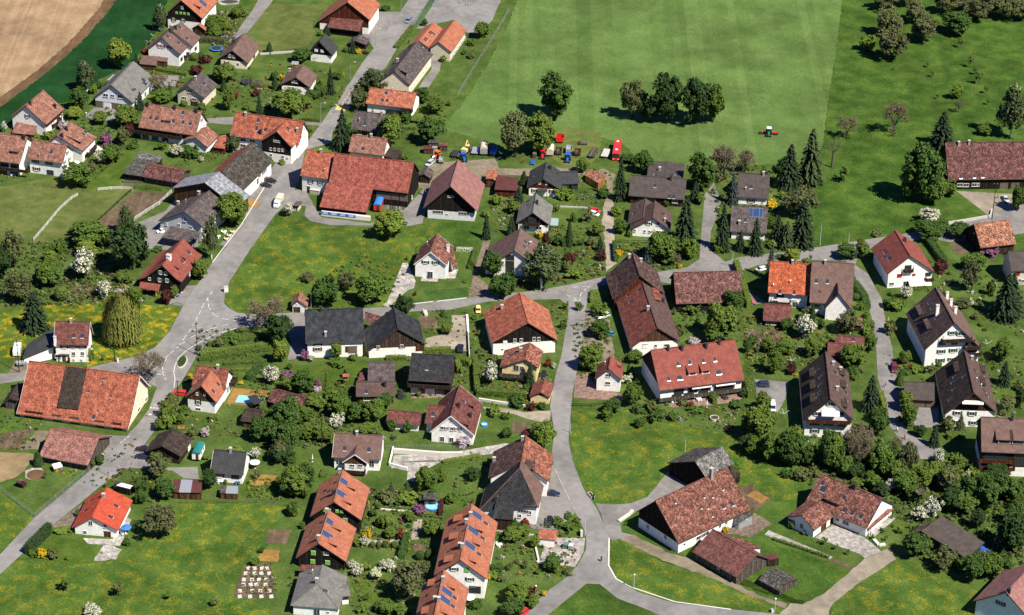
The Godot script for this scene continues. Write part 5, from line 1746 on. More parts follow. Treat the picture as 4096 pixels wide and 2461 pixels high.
	patch("ramp_drive","pale_slab",2.3,[-32,88.9,-19,88.2,-14.6,86.5,-4.9,83.4,0.6,78.6,-0.8,77.7,-19.2,84.3,-32,85.1,-32.4,91.8,-30,91.9,-27.8,92.9,-27.8,97.8,-25.9,98.5,-25.4,94.7,-21.4,90.8,-18.4,87.5,-19.1,86.8],0)
	patch("parking_court","asphalt2",2.3,[12.1,88.2,14.8,97.6,18.5,111.3,13.7,120.2,8,120.4,3,118.8,7.3,111.4,8.5,107.1,10,97.8],0)
	patch("tiled_court","pale_slab",2.3,[12.7,123.9,20.7,124.1,20.2,130.5,17.9,137.4,8.6,136.2,9.4,129.7],0)
	patch("drive_court","asphalt2",2.3,[-109.1,96.1,-103.8,86.9,-100.6,81.6,-98.5,93.1,-93.9,93.9,-85.7,93.2,-84.6,99.5,-88.8,99.2,-92.3,95.4,-100,94.6,-106.8,94.8],0.1)
	patch("coral_drive","paving_brown",2.3,[-121.4,124,-114.5,112.4,-114.7,116,-115.6,123.2,-118.7,124.8],0.1)
	patch("coral_terrace","pale_slab",2.3,[-112.1,128.9,-104.1,129.2,-102.3,118.5,-100.4,119.7,-101.7,132.1,-110.4,131.5],0.1)
	patch("stone_terrace","pale_slab",2.3,[-106.1,131.3,-101,133.8,-101.9,138.4,-107.6,139.2],0.4)
	patch("cobbled_court","cobble",2.3,[82,121.5,87.3,115.2,95.1,120.8,99.6,128.1,94.4,130.7,93.4,128.9],0.1)
	patch("white_terrace","pale_slab",2.3,[95.6,118.9,102.8,110.1,104.6,111.5,97.4,121.3],0)
	patch("straight_path","pale_slab",2.3,[69.9,118.5,85.9,130.4,85.1,131.5,68.6,120.6],0)
	patch("farm_terrace","paving_brown",2.3,[56.2,118.6,66.8,110.3,70.9,115.6,64.6,121.9,58.7,120.6],0.2)
	patch("pink_court","paving_pink",2.3,[18.9,40.1,22.5,37.8,25,47.1,31.8,49.5,33.3,53.2,23.8,53.1,18.4,52.2],0)
	patch("car_park","asphalt2",2.3,[70.9,39.6,81.4,41.1,79.5,51,76.8,58.4,74.7,53.4,71.4,48.9],0.1)
	patch("garage_drive","asphalt2",2.3,[115.4,53,123.5,53.4,122.3,64,115.4,65.6],0.1)
	patch("long_farm_yard","gravel2",2.3,[147.2,-85.3,155.6,-82.9,169.8,-83.6,167.3,-67.2,156.9,-64.8,159,-74.9,157.2,-82.1],0.2)
	patch("left_barn_yard","asphalt2",2.2,[-118.4,77.2,-107.4,78.1,-111.2,90.8,-112.8,86.7,-113.1,79.6],0.1)
	patch("left_yard","gravel3",2.2,[-135.9,85.7,-132.9,76.4,-129.4,76.3,-130.6,86.1,-135.8,86.4],0.3)
	patch("house_yard","gravel3",2.1,[-146.3,45.4,-145.4,38.2,-141,38.1,-140.9,45.2],0.2)
	patch("riding_ring","g_ring",2.2,[-143.3,87.2,-139,87.8,-135.2,87.8,-131.6,88.6,-131.3,91.2,-132.6,97,-135,100.8,-138.4,103.1,-140.4,103.5],0.5)
	patch("lower_farm_yard","asphalt2",2.1,[-68,7.5,-62.8,5.7,-62.4,15.6,-60,32.5,-65.8,34.6,-65.5,24,-67.9,13.6],0.1)
	patch("chalet_forecourt","asphalt2",2.1,[-104,-1.9,-101,-9.1,-98,-9.7,-96.5,-10.1,-99.5,3.8,-104.6,2.4],0.1)
	patch("bin_corner","gravel3",2.1,[23.1,-0.3,26,5,29.8,6.4,30.8,31.7,27.7,36.2,21.2,29.2,21.8,12.8],0.3)
	patch("terrace_pink","paving_pink",2.3,[45.7,54.5,49.8,52.2,66,46,68,49.4,65.7,52.3,56.8,55.4,46,56.6],0.2)
	patch("lower_terrace","paving_pink",2.3,[-28.6,51.9,-17.4,51.4,-17.3,53.5,-28.5,54.7],0)
	patch("sand_path","gravel",2.3,[-25,116.8,-22.8,116.8,-23.4,126.2,-25.4,126.6],0.2)
	patch("garden_path","pale_slab",2.4,[-38.2,127.4,-25.7,126.3,-25.7,127.5,-38.2,128.7],0.2)
	patch("vegetable_bed","g_soil",2.1,[70.9,10.7,81.1,10.3,81.9,14.8,80.3,20.9,72.8,21.2,70.5,16.8],0.2)
	patch("vegetable_bed","g_soil",2.1,[-28.8,6.9,-22.5,6.4,-22.3,13.9,-26.4,14.1],0.1)
	patch("vegetable_bed","g_soil",2.1,[63.5,98.2,66.3,96.2,71.7,103.2,66.8,109.8,63.1,103.8],0.2)
	patch("straw_bed","g_straw",2.4,[65.1,101.9,67.5,99.3,71,102.6,68.8,105.4],0.3)
	patch("vegetable_bed","g_soil",2.1,[139.7,-47.3,143.7,-49.6,147.6,-43,141.9,-39.8],0.2)
	patch("vegetable_bed","g_soil",2.1,[-63.4,123,-57.5,122.8,-58.2,129.6,-63.8,129.8],0.1)
	patch("vegetable_bed","g_straw",2.1,[-64.6,132.4,-59.6,132.8,-59.8,138,-65.1,137.6],0.2)
	patch("vegetable_bed","g_soil",2.1,[-142.8,78.1,-133.8,75.1,-136.5,86.4,-141.4,85.9],0.3)
	patch("vegetable_bed","g_soil",2.1,[-134.7,-7.7,-129.2,-7.1,-129,0,-135.2,-0.5],0.2)
	patch("bare_plot","g_soil",2.1,[0.8,65.1,6.2,67.6,5.5,71.6,0.5,72.5],0.3)
	patch("bare_plot","g_straw",2.1,[-70.6,95.8,-63.3,96.8,-64.3,101.9,-70.5,101.5],0.4)
	patch("strip_bed","g_soil",2.1,[85.5,130.8,91.2,135,90.6,136.2,84.4,131.8],0.1)
	patch("leaf_bed","leaf_soil",2.1,[-27.3,-9.1,-13.9,-12.1,-13.4,-6.6,-25.2,-3.7],0.3)
	patch("bark_bed","g_soil",2.1,[-131.1,97.5,-128.2,96.8,-127.4,99.3,-129.3,100.6,-131,100.4],0.2)
	patch("stone_ring","pale_slab",2.0,[-132.6,97,-131.1,95.6,-128.4,95.5,-126.9,98,-127.6,100.5,-129.4,101.5,-132,100.4],0.3)
	patch("play_patch","g_soil",2.1,[-25.3,129.2,-23.3,128,-20.3,129.6,-20.9,132,-23.8,133.2],0.3)
	patch("pond_edge","pale_slab",2.1,[-114.7,-235.3,-110.4,-236.1,-106.2,-234.4,-106.3,-230.5,-112.3,-228.8,-114.1,-231.4],0.3)
	patch("stone_garden_bed","g_soil",2.2,[-68.4,140,-61.7,138.9,-60.2,144.8,-59.7,154.2,-69.3,154.2,-69.8,151.8],0.3)
	patch("sand_heap","g_straw",2.4,[-86.9,-68.1,-83.1,-68.3,-84,-62.9,-87.7,-63.2],0.3)
	strip("road_marking","paint_line",3.2,[-92.3,-6.1,-94.1,2.4,-95.4,13.6,-97.4,22.3,-98.3,26.8,-100.9,32.8,-102.1,35.7],0.15,2.2,1.6)
	strip("road_marking","paint_line",3.2,[-93.2,-1.6,-92.3,3.9,-90.3,8.4,-87.4,10.6,-84.2,11.8,-82.7,12.1],0.15,2.0,1.4)
	strip("road_marking","paint_line",3.2,[-97.7,26,-95.2,21.9,-90.5,17.2,-84.8,13.7],0.15,2.2,1.8)
	strip("road_marking","paint_line",3.2,[-77.9,14.9,-83,16.6,-88.6,20.3,-92.6,25.1,-95.8,29.6,-97.8,34.1,-98.4,38.5,-98.3,42.8,-97.5,46.3,-97.2,51.5],0.18,0,0)
	strip("road_marking","paint_line",3.2,[-101.4,35,-101.9,40,-101.4,43.6,-100.1,47.1],0.15,1.6,1.0)
	strip("road_marking","paint_line",3.2,[-102.9,44,-101,44.6],0.2,1.2,0.8)
	strip("road_marking","paint_line",3.2,[16.6,-8.6,19.3,-6.4,20.4,-4.1],0.15,1.6,1.2)
	strip("road_marking","paint_line",3.2,[18.8,-13.5,24.1,-14.7,22.9,-12.9,21.1,-9.2,20.5,-1.7],0.15,1.6,1.2)
	strip("road_marking","yellow_line",3.2,[-62.8,-138.3,-62.3,-141.4],1.2,0,0)
	strip("road_marking","yellow_line",3.2,[-61.7,-138.2,-61.2,-141.5],1.2,0,0)
	strip("road_marking","yellow_line",3.2,[-60.5,-137.9,-60,-141.6],1.2,0,0)
	strip("road_marking","yellow_line",3.2,[-59.4,-138,-58.8,-141.1],1.2,0,0)
	strip("road_marking","yellow_line",3.2,[-61.1,-143.6,-59.1,-152.5],0.2,1.5,1.0)
	strip("kerb","pale_slab",3.2,[12.3,88.5,14.8,98.8,18.1,110.4],0.18,0,0)
	strip("road_marking","paint_line",3.2,[-102.6,66.4,-100.4,66.3],0.5,0.8,0.5)
	strip("road_marking","paint_line",3.2,[-102.7,62.8,-99.9,63],0.4,0.5,0.4)
	strip("road_marking","paint_line",3.2,[-108.6,81.9,-106.2,77.6],0.15,1,0.6)
	strip("kerb","kerb",3.2,[-31.6,-0.5,-24.2,-2.6],0.4,0,0)
	strip("kerb","kerb",3.2,[-23,-2.8,-14.1,-5.3],0.4,0,0)
	strip("kerb","kerb",3.2,[27.1,123.8,26.7,136.5,28.5,142.4,32.3,146,43.4,152.1,57.6,154.9],0.35,0,0)
	strip("kerb","kerb",3.2,[-81.7,-82.9,-87.7,-50.4,-94.2,-24.8],0.3,0,0)
func build_houses():
	var h: Node3D
	var b: Dictionary
	var b1: Dictionary
	var b2: Dictionary
	h = thing("farmhouse","orange-roofed farmhouse with dark timber gable, fanlight and blue solar panels","farmhouse",-122.65,-213.04,-0.237)
	b = block(h, 0,0,0,6.4,8,17,5.61,5.68,11.98,"or_new","white",{"gm": "timber_black","gy": 3.6})
	wins(b, "n -2.2 6.5 C 0.7; n -0.6 6.6 C 0.7; n 0.8 6.6 C 0.7; n 2.4 6.6 C 0.7; n 0.1 8.9 p 0.9; n -3.5 3.6 g; n 0.2 3.7 g; n -4.3 0.7 g 0.9; n -2 0.7 g 0.9; r 4.2 2.3 p; r -4.6 1.7 p")
	solar(b, "r -0.2 0.65")
	dormers(b, "r 3.8 0.73 2.2 1.2","timber")
	h = thing("garden_shed","small orange-roofed garden shed in front of the fanlight farmhouse","shed",-117.71,-200.99,-0.366)
	b = block(h, 0,0,0,3,2.8,1.9,2.23,2.57,4.31,"or_new","timber_mid",{"oe": 0.3,"og": 0.3})
	h = thing("house","white house with two staggered brown roofs and red shutters","house",-126.82,-177.16,-0.256)
	b = block(h, 0,0,0,6.4,6.7,8.1,5.69,5.15,10.69,"brown","white",{"fl": 0.06,"gy": 9})
	b1 = block(h, 1.3,-7.1,0.02,7.3,7.3,8.7,5.39,5.41,10.64,"brown","white",{})
	wins(b, "n -0.2 7.1 R; n -1.5 7.2 R; n 2.4 7.1 R; r 1.7 2.1 b 0.7")
	wins(b1,"n 4.8 2.1 b 0.7; r -0.3 2.6 b 0.7")
	skylights(b, "r 0.6 0.12; r -1.3 0.61")
	skylights(b1,"r 2.2 0.61; r -1.1 0.1")
	chimneys(b, "r -2.3 0.08","dark_metal",1.2,0.8)
	chimneys(b1,"r 2.1 0.04","dark_metal",1.2,0.8)
	balcony(h, b.xf * at(6.11,1.71,-2.95,1.571),5,1.2,"timber")
	slab(h, "roof",[Vector3(-8,3,4.6),Vector3(-2.2,3,3.8),Vector3(0,2.3,10),Vector3(-6.7,2.3,10.3)],"brown","timber_mid")
	slab(h, "roof",[Vector3(-2.5,3.1,2.5),Vector3(1.3,3.1,2.2),Vector3(2.3,2.5,6.1),Vector3(-1.6,2.5,6.4)],"brown","timber_mid")
	h = thing("house","cream house with large plain brown roof and brown timber gable near the round pool","house",-101.11,-179.19,-0.189)
	b = block(h, 0,0,0,5.1,5.8,15.9,3.48,2.67,7.12,"brown","cream",{"gm": "timber","gy": 2.9})
	wins(b, "n -1.1 4.7 p; n 0.4 4.6 p; n -2.4 1.8 n; n 1.9 1.7 q 1.5; r -1.7 1.1 b 0.7")
	chimneys(b, "l -2.3 0.49","dark_metal",1.2,0.8)
	h = thing("house","big pale house with grey roof and open garage bays at the dark crop field","house",-138.31,-145.08,-0.245)
	b = block(h, 0,0,0,7.1,7.7,21.1,3.57,3.58,9.38,"grey","pale_blue",{})
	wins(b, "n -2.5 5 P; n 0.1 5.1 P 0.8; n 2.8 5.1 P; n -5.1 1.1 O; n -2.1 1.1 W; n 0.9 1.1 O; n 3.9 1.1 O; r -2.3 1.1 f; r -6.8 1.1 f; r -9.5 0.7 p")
	skylights(b, "r 2.9 0.72; r 4.2 0.69")
	skylights(b, "r -5.1 0.73; r -4 0.85",1.3,1.5)
	slab(h, "roof",[Vector3(-8.4,2.9,-11.1),Vector3(-6.5,2.9,-11.2),Vector3(-7,2.6,-6.5),Vector3(-9,2.6,-6.5)],"zinc","white")
	h = thing("house","beige house with grey-brown roof and brown basement garage door","house",-113.03,-144.88,-0.305)
	b = block(h, 0,0,0,4.8,6,12.1,4.28,3.94,7.78,"greybrown","beige",{})
	wins(b, "n 0.5 5.5 P 0.9; n -1.7 2.5 P 0.9; n 2 2.6 P 0.9; n 2 1.1 T")
	skylights(b, "r -1.2 0.48")
	chimneys(b, "r 0 0.05")
	h = thing("house","white house with rust-brown roof, red-brown balcony and low lean-to front","house",-165.15,-121.06,-0.314)
	b = block(h, 0,0,0,6.3,7.5,13.5,5.07,4.57,10.35,"rustbrown","white",{"sm": "timber_red","fl": 0.06,"tw": true})
	wins(b, "n 0.1 6.2 g; r -2.8 2.4 b 0.7; r -5.7 2.4 p; r 1 1.1 f")
	chimneys(b, "r 4.5 0.07; r -3.8 0.73","dark_metal",1.2,0.8)
	balcony(h, b.xf * at(6.95,1.58,-0.71,1.571),6,1,"timber")
	slab(h, "roof",[Vector3(-4.2,3.4,5.7),Vector3(3.1,3.4,4.6),Vector3(5.4,2.3,11.4),Vector3(-2.8,2.3,12.6)],"rustbrown","timber_mid")
	h = thing("terraced_house","terraced house with dark dormer slot and brown balcony, cut by the picture edge","house",-167.71,-90.18,-1.800)
	b = block(h, 0,0,0,8,8,11.4,5.04,5.01,11.01,"rustbrown","white",{"fl": 0.05})
	wins(b, "r 0.7 1.1 b; r -3.2 1.1 b; r 0 3.5 b; r -3.8 3.7 b")
	chimneys(b, "r -4.7 0.07","dark_metal",1.2,0.8)
	dormers(b, "r -3 0.63 2.4 1.0","timber")
	balcony(h, b.xf * at(7.43,2.13,-2.28,1.571),13,1.2,"timber")
	h = thing("terraced_house","white terraced house with rust roof and pergola over its terrace","house",-154.62,-87.37,-1.818)
	b = block(h, 0,0,0,5.2,4.8,12.6,5.48,5.45,9.9,"rustbrown","white",{})
	wins(b, "r 3.8 4.5 N; r -1.1 4.5 N; r 3.5 1.7 N; r -1.4 1.1 b 0.8; f -0.6 6.7 g; f 2.1 4.4 g; f -1.8 3.8 g; f 2.4 1.1 g; f -1.2 0.7 g")
	skylights(b, "r -1.4 0.49")
	chimneys(b, "r 2.3 0.83","pipe",1.1)
	h = thing("house","rust-roofed house with dark balconies and white awning among lilacs","house",-151.95,-100.42,-0.273)
	b = block(h, 0,0,0,3.8,9.2,11.3,5.76,4.61,8.91,"rustbrown","white",{"gm": "white","fl": 0.06})
	wins(b, "r -2 1.1 b 0.8; r -4.5 1.1 b 0.7; r 2.1 1.1 b 0.7; r 2.3 1.1 b 0.8")
	skylights(b, "r -3.4 0.59; r -5 0.59")
	chimneys(b, "r 5 0.16; r 0.3 0.11","dark_metal",1.2,0.8)
	dormers(b, "r 1.4 0.76 3.0 0.9","timber")
	balcony(h, b.xf * at(8.61,1.25,-1.02,1.571),6,1.2,"timber")
	awning(h, b.xf * at(8.61,1.1,-4.53,1.571),3.2,2.2)
	h = thing("farmhouse","long rust-brown roofed house with many skylights and white end gable","house",-116.8,-115.12,-1.848)
	b = block(h, 0,0,0,5.4,6.6,20.8,4.53,4.65,10.58,"rustbrown","white",{"fl": 0.05,"sm": "timber_red","tw": true})
	b1 = block(h, 4.8,-12.1,1.53,4.8,4.1,9.5,3.49,2.52,5.41,"rustbrown","white",{})
	wins(b, "f -0.7 7.1 g; f -2.2 4.4 p; f -4.2 3.6 p; r 8.2 1.1 b 0.8; r 4.7 1.1 b 0.8; r 1 1.1 b 0.8; r -4.3 3.2 P")
	skylights(b, "r 7.1 0.53; r 4.9 0.53; r -3.8 0.14; r -1.3 0.53; r -4.8 0.51; r -7.5 0.52")
	chimneys(b, "r 9.3 0.08; r -0.6 0.04; r -8.5 0.04","dark_metal",1.2,0.8)
	dormers(b, "r 0.7 0.62 3.0 1.0","white")
	balcony(h, b.xf * at(6.04,2.54,3.57,1.571),18,1.3,"timber")
	h = thing("farmhouse","orange farmhouse with half-timbered front and black cross gable over white base","farmhouse",-83.37,-107.5,-1.827)
	b = block(h, 0,0,0,5.7,5.9,24.6,5.74,5.47,11.54,"or_old","white",{"fl": 0.1,"gm": "white"})
	b1 = block(h, 6.2,-6.5,1.53,6.3,5.4,8.7,7.03,6.75,11.8,"or_old","white",{"gm": "timber_black","gy": 3.2,"fl": 0.05})
	wins(b1,"n -0.3 7.8 S 0.8; n -2.5 4.6 n 0.8; n -1.1 4.7 n 0.8; n 0.4 4.8 n 0.8; n 1.7 4.9 n 0.8; n -2.4 2.3 p; n 1.8 2.3 p; n 3.5 2.2 q")
	wins(b, "f -1.1 8 p; r 7.7 4.1 P; r 4.4 4.1 P; r 7.8 2 P; f -0.9 5.1 p")
	skylights(b, "r 3.7 0.19; r 3.6 0.51; r 0.4 0.51")
	skylights(b1,"r -2.1 0.28")
	chimneys(b, "r 8.4 0.09; r -10.7 0.42")
	chimneys(b, "r 1.8 0.68","dark_metal",1.2,0.8)
	h = thing("garage","low orange-tiled annex with open front beside the half-timbered farmhouse","garage",-99.47,-105.15,0.000)
	slab(h, "roof",[Vector3(-1,3.6,-3.3),Vector3(2.4,3.6,-4.7),Vector3(1.3,2.5,4.5),Vector3(-2.6,2.5,3.5)],"or_old","timber_mid")
	h = thing("house","white house with steep black roof and pale upper blinds beside the main road","house",-70.86,-181.93,-0.219)
	b = block(h, 0,0,0,4.1,4.9,7.7,3.72,3.34,8.37,"dkgrey","white",{"gm": "timber_black","gy": 2.9})
	wins(b, "n -1.4 4.5 W 0.5; n 0.9 4.5 W 0.5; n -1.9 0.7 W 0.5; r -1.3 1.6 p")
	h = thing("house","small white house with brown roof and dark gable beside a wooden hut","house",-77.06,-155.77,-0.172)
	b = block(h, 0,0,0,5.9,5.1,11.1,3.22,3.17,6.74,"brown","white",{"gm": "timber_black","gy": 2.9})
	wins(b, "n -1.2 4.9 p; n 0 4.8 p; n -2.4 2.1 p; n -1.2 2.1 p; r -2.7 1.3 p")
	chimneys(b, "l -4.7 0.83")
	h = thing("garden_hut","bright yellow wooden hut with flat glazed roof behind the small brown house","hut",-80.09,-172.11,0.000)
	slab(h, "roof",[Vector3(-1.2,2.6,-1.2),Vector3(1.3,2.6,-0.9),Vector3(1.3,2.3,1.3),Vector3(-1.4,2.3,0.9)],"zinc","timber_yellow")
	h = thing("barn","orange-roofed barn with red-brown gable at the upper edge","barn",-61.63,-213.29,-0.204)
	b = block(h, 0,0,0,11.5,8.5,15.5,3.09,5.94,12.26,"or_new","white",{"gm": "timber_red","gy": 2.5})
	h = thing("barn","low dark timber barn with long red roof in front of the brick-gabled barn","barn",-62.65,-209.05,-1.825)
	b = block(h, 0,0,0,7.4,7.4,12.5,3,3.03,6.8,"redbrown","timber_black",{})
	h = thing("shed","small dark timber hut with faded brown roof beside the main road driveway","shed",-58.78,-193.59,-0.217)
	b = block(h, 0,0,0,2.9,3.9,5.4,2.04,2.15,3.28,"greybrown","timber",{"oe": 0.3})
	h = thing("school","orange-roofed double-gabled school building with glazed long side","school",-26.02,-192.38,-0.245)
	b = block(h, 0,0,0,3.8,4.7,21.1,4.32,4,7.32,"or_new","beige",{"og": 0.3})
	b1 = block(h, -7.6,0.5,-0.03,3.6,3.6,17.7,4.2,4.2,6.39,"or_new","beige",{"og": 0.3})
	wins(b, "r 6.7 0.7 S; r 2.5 0.7 S; r -1.8 0.7 S; r -6 0.7 S; r -9.6 0.7 S")
	skylights(b1,"r -0.5 0.34; r -1.8 0.35; r 5.8 0.38; r 4.4 0.38; r -1.8 0.63")
	h = thing("school","long cream house with mottled brown roof and rusty shed dormer","school",-39.7,-165.79,-0.261)
	b = block(h, 0,0,0,5.8,5.8,27.6,4.58,4.51,8.9,"greybrown","cream",{"og": 0.3,"fl": 0.08})
	wins(b, "r 10.5 1.6 p; r 7.3 1.4 p; r 3.8 1.4 p; r 0.5 1.7 p; r -3.7 1.5 p; r -7.8 1.5 p; r -12.1 1.9 p")
	skylights(b, "r -13 0.28")
	chimneys(b, "l 0.4 0.54")
	dormers(b, "r 8.8 0.6 4.5 1.6","timber")
	h = thing("house","white house with wide orange roof and timber corner gallery","house",-43.09,-139.84,-1.785)
	b = block(h, 0,0,0,5.7,5.7,16.9,4.01,3.89,7.34,"or_mid","white",{})
	wins(b, "r 5.9 1.6 p 0.8; r 2.7 1.7 p 0.8; r -0.2 1.1 b; r -3.4 1.1 b")
	skylights(b, "r 2.2 0.23; r 2.8 0.7; r 1.2 0.69")
	chimneys(b, "r 0.3 0.04; r -4.7 0.04","pipe",1.1)
	balcony(h, b.xf * at(5.09,2.64,-6.52,1.571),4,1.5,"timber")
	h = thing("house","house with weathered grey-brown roof partly hidden by a spruce","house",-48.6,-119.02,-1.772)
	b = block(h, 0,0,0,5.4,5.4,13.9,4,4,8.3,"greybrown","timber_mid",{})
	wins(b, "r 4.2 2.5 P; r 0.3 2.6 P; r -3.3 2.6 P")
	skylights(b, "r 2.4 0.64")
	chimneys(b, "r -2.7 0.04")
	chimneys(b, "r 4.5 0.54","pipe",1.1)
	h = thing("house","cottage with brown tiled roof, tall chimney and dark flat annex","house",-49.1,-101.47,-1.794)
	b = block(h, 0,0,0,4.6,4.9,12.4,3.41,3.79,7.79,"rustbrown","white",{})
	wins(b, "f -0.2 3.9 p")
	skylights(b, "r 1.4 0.75")
	chimneys(b, "r -0.5 0.04")
	slab(h, "roof",[Vector3(-4,3,-6),Vector3(-1.5,2.8,-11.1),Vector3(4.3,2.6,-10.1),Vector3(3.2,2.8,-5.7)],"dkbrown","timber")
	h = thing("barn","great barn with sweeping weathered red roof, dark timber and open bay","barn",-46.05,-75.06,-1.782)
	b = block(h, 0,0,0,8.2,8.2,26.9,5.66,5.71,12.89,"red_old","timber_black",{"og": 0.5,"rough": 0.07,"gm": "timber_black","gy": 1.6,"fl": 0.04})
	b1 = block(h, -2.4,18.9,-0.02,7.8,7.8,9.8,5.96,5.98,11.63,"or_old","pale_wall",{"oe": 0.5})
	wins(b1,"r 1.5 3.9 g; r -1.8 3.8 g; r 2.2 1.1 d")
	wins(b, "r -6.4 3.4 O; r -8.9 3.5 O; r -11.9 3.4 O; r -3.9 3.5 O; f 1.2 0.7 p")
	chimneys(b1,"r 0 0.04")
	chimneys(b1,"r -3 0.74","pipe",1.1)
	slab(h, "roof",[Vector3(8.6,6,13.9),Vector3(7.5,6,-1.6),Vector3(17.8,2,-2.2),Vector3(17.9,2,13.7)],"red_old","timber_black")
	h = thing("workshop","workshop with steep pinkish roof, black timber gable and strip windows","workshop",-19.59,-65.58,-0.105)
	b = block(h, 0,0,0,8.7,8.9,19.5,4.21,4.39,12.81,"pinkbrown","pale_wall",{"gm": "timber_black","gy": 3,"oe": 1.2,"og": 1.2})
	wins(b, "n -4.1 2.5 S 1.15; n 4.3 2.6 S 1.15; n 0 8.4 S 0.7; n -1.2 1.9 q")
	h = thing("hut","little hut with light orange shingled roof behind the workshop","hut",-7.02,-83.79,-0.073)
	b = block(h, 0,0,0,2.3,1.1,6.6,3.29,2.63,3.39,"or_mid","timber_mid",{"oe": 0.2,"og": 0.2})
	h = thing("shed","small grey-roofed hut leaning at the end of the great red barn","shed",-29.54,-85.35,-0.180)
	b = block(h, 0,0,0,1.7,2,5.6,2.93,2.27,3.61,"greybrown","timber",{"oe": 0.3,"og": 0.3})
	h = thing("garage","long garage with flat dark red roof beside the garden path","garage",-2.6,-77.96,0.000)
	slab(h, "roof",[Vector3(-3.3,3.4,-5),Vector3(3.9,3.4,-3.9),Vector3(3.4,2.9,4.7),Vector3(-4,2.9,4.2)],"darkred","timber_red")
	h = thing("house","white house with anthracite roof, red timber gable and low side wing","house",9.91,-80.93,-0.078)
	b = block(h, 0,0,0,5.3,5.6,12.5,3.13,3.24,6.69,"dkgrey","white",{"gm": "timber_red","gy": 2.8})
	b1 = block(h, 7.2,-3.5,-1.34,4.6,4.6,6.9,2.88,2.92,4.76,"dkgrey","white",{})
	wins(b, "n -3 1.9 n; n 2.8 2 n; n -1.2 4.9 p 0.8; n 1 4.8 p 0.8")
	wins(b1,"r 0.5 1.1 b; r -1.6 1.1 b")
	skylights(b, "l 0 0.53")
	chimneys(b, "r -2.9 0.28","dark_metal",1.2,0.8)
	slab(h, "porch_roof",[Vector3(-1.9,3,4.6),Vector3(1.4,3,4.7),Vector3(1.5,2.5,7),Vector3(-1.8,2.5,6.8)],"dkgrey","posts")
	h = thing("shed","open wooden shed with patchy orange shingles at the gravel lane","shed",26.63,-85.46,0.000)
	slab(h, "roof",[Vector3(-1.7,3.3,-4.2),Vector3(3.8,3.3,0.4),Vector3(1.2,2.5,5),Vector3(-3.3,2.5,-1.1)],"or_patch","timber_yellow")
	h = thing("house","white house with grey roof, flowered balcony and glazed pergola","house",6.6,-55.73,-0.083)
	b = block(h, 0,0,0,5.2,5.5,13.5,3.23,3.29,7.39,"grey","white",{"gm": "timber_black","gy": 2.8})
	wins(b, "n -0.2 4.5 b 0.9; n -2 1.7 P; n 2 1.7 P")
	skylights(b, "l -2.2 0.47; l -5 0.5")
	chimneys(b, "r -0.3 0.13","dark_metal",1.2,0.8)
	balcony(h, b.xf * at(-0.15,2.87,6.24,0.000),5,1.2,"timber")
	slab(h, "glass_roof",[Vector3(5.2,3,1.1),Vector3(8,3,1.2),Vector3(8.1,2.5,5.2),Vector3(5.2,2.5,5.2)],"glass_roof","posts")
	h = thing("house","new white villa with mottled brown roof and dark green shutters in the meadow","house",-24.77,-23.36,-0.145)
	b = block(h, 0,0,0,5.2,5.2,12.3,4.52,5.32,9.46,"tilebrown","white",{"oe": 0.4,"vb": "paint_white"})
	b1 = block(h, 4.7,-2.6,-1.04,6.4,4.9,1.6,3.77,2.64,6.19,"tilebrown","white",{"oe": 1.2,"og": 0.4})
	wins(b, "n -1.6 5.4 G 0.8; n 1.6 5.5 G 0.8; n -0.1 1.1 f 1.1")
	wins(b1,"n 1.1 1.1 f; n -0.1 4.9 p")
	chimneys(b, "l -2.6 0.5","pipe",1.1)
	chimneys(b, "r -1.5 0.82","white",2.0,0.8)
	h = thing("house","white house with brown roof and dark timber-framed centre bay","house",1.29,-26.96,-0.120)
	b = block(h, 0,0,0,9.7,5.7,15,2.21,5.21,9.31,"brown","white",{})
	wins(b, "n -1.4 6.5 b 0.9; n -1.4 4.3 b 0.9; n -1.3 2.3 b 0.9; n -1.3 1.1 b 0.9; n -3.7 4.5 p")
	skylights(b, "r -1.9 0.41; r 1.3 0.42")
	chimneys(b, "r -1.9 0.69")
	h = thing("house","white house with two staggered dark brown ridges on the garden slope","house",45.01,-53.31,-0.101)
	b = block(h, 0,0,0,6.9,5.7,11.9,2.72,3.45,7.34,"brown_d","white",{})
	b1 = block(h, -3.3,-3.9,0.01,4.7,2.1,13.9,3,4.21,5.52,"brown_d","white",{})
	wins(b, "n -1.3 4.9 N 0.8; n 1.7 5 p; n -2.4 2 p 0.8; n -0.9 2 p 0.8; n 2 2 P 0.9; n -5.6 2 p 0.8")
	skylights(b, "r -0.8 0.52")
	skylights(b1,"l -3.2 0.35; l 0.9 0.64")
	chimneys(b, "r 3.1 0.69")
	h = thing("house","house with broad mauve-brown roof, cross wing behind and wooden pergola","house",47.38,-76.89,-1.687)
	b = block(h, 0,0,0,7.1,7.1,18.4,3.2,3.2,7.08,"mauve","timber",{})
	b1 = block(h, -12.5,-1.5,1.59,5.8,6,11.6,3.92,3.7,4.02,"mauve","white",{})
	wins(b, "r 5 2.2 b 0.8; r 1.3 2.3 b 0.8; r -6.1 2 P")
	skylights(b, "r 0.9 0.43; r -4.2 0.91; r -5.6 0.91")
	skylights(b1,"r 3.5 0.41; l 4.5 0.5")
	chimneys(b1,"l 1.3 0.33")
	chimneys(b, "r -4 0.09","dark_metal",1.2,0.8)
	h = thing("house","house with smooth mauve-brown roof and white base before dark conifers","house",78.94,-79.2,-1.659)
	b = block(h, 0,0,0,7.4,7.4,10.3,2.94,2.94,7.94,"mauve","white",{})
	wins(b, "r 0.5 1.3 N; r -3.3 1.2 p 0.8")
	skylights(b, "r 0.7 0.56")
	chimneys(b, "r -3.1 0.04")
	chimneys(b, "r 2.5 0.72","pipe",1.1)
	h = thing("house","brown-roofed house with three-part blue solar collector between spruces","house",75.88,-55.1,-1.658)
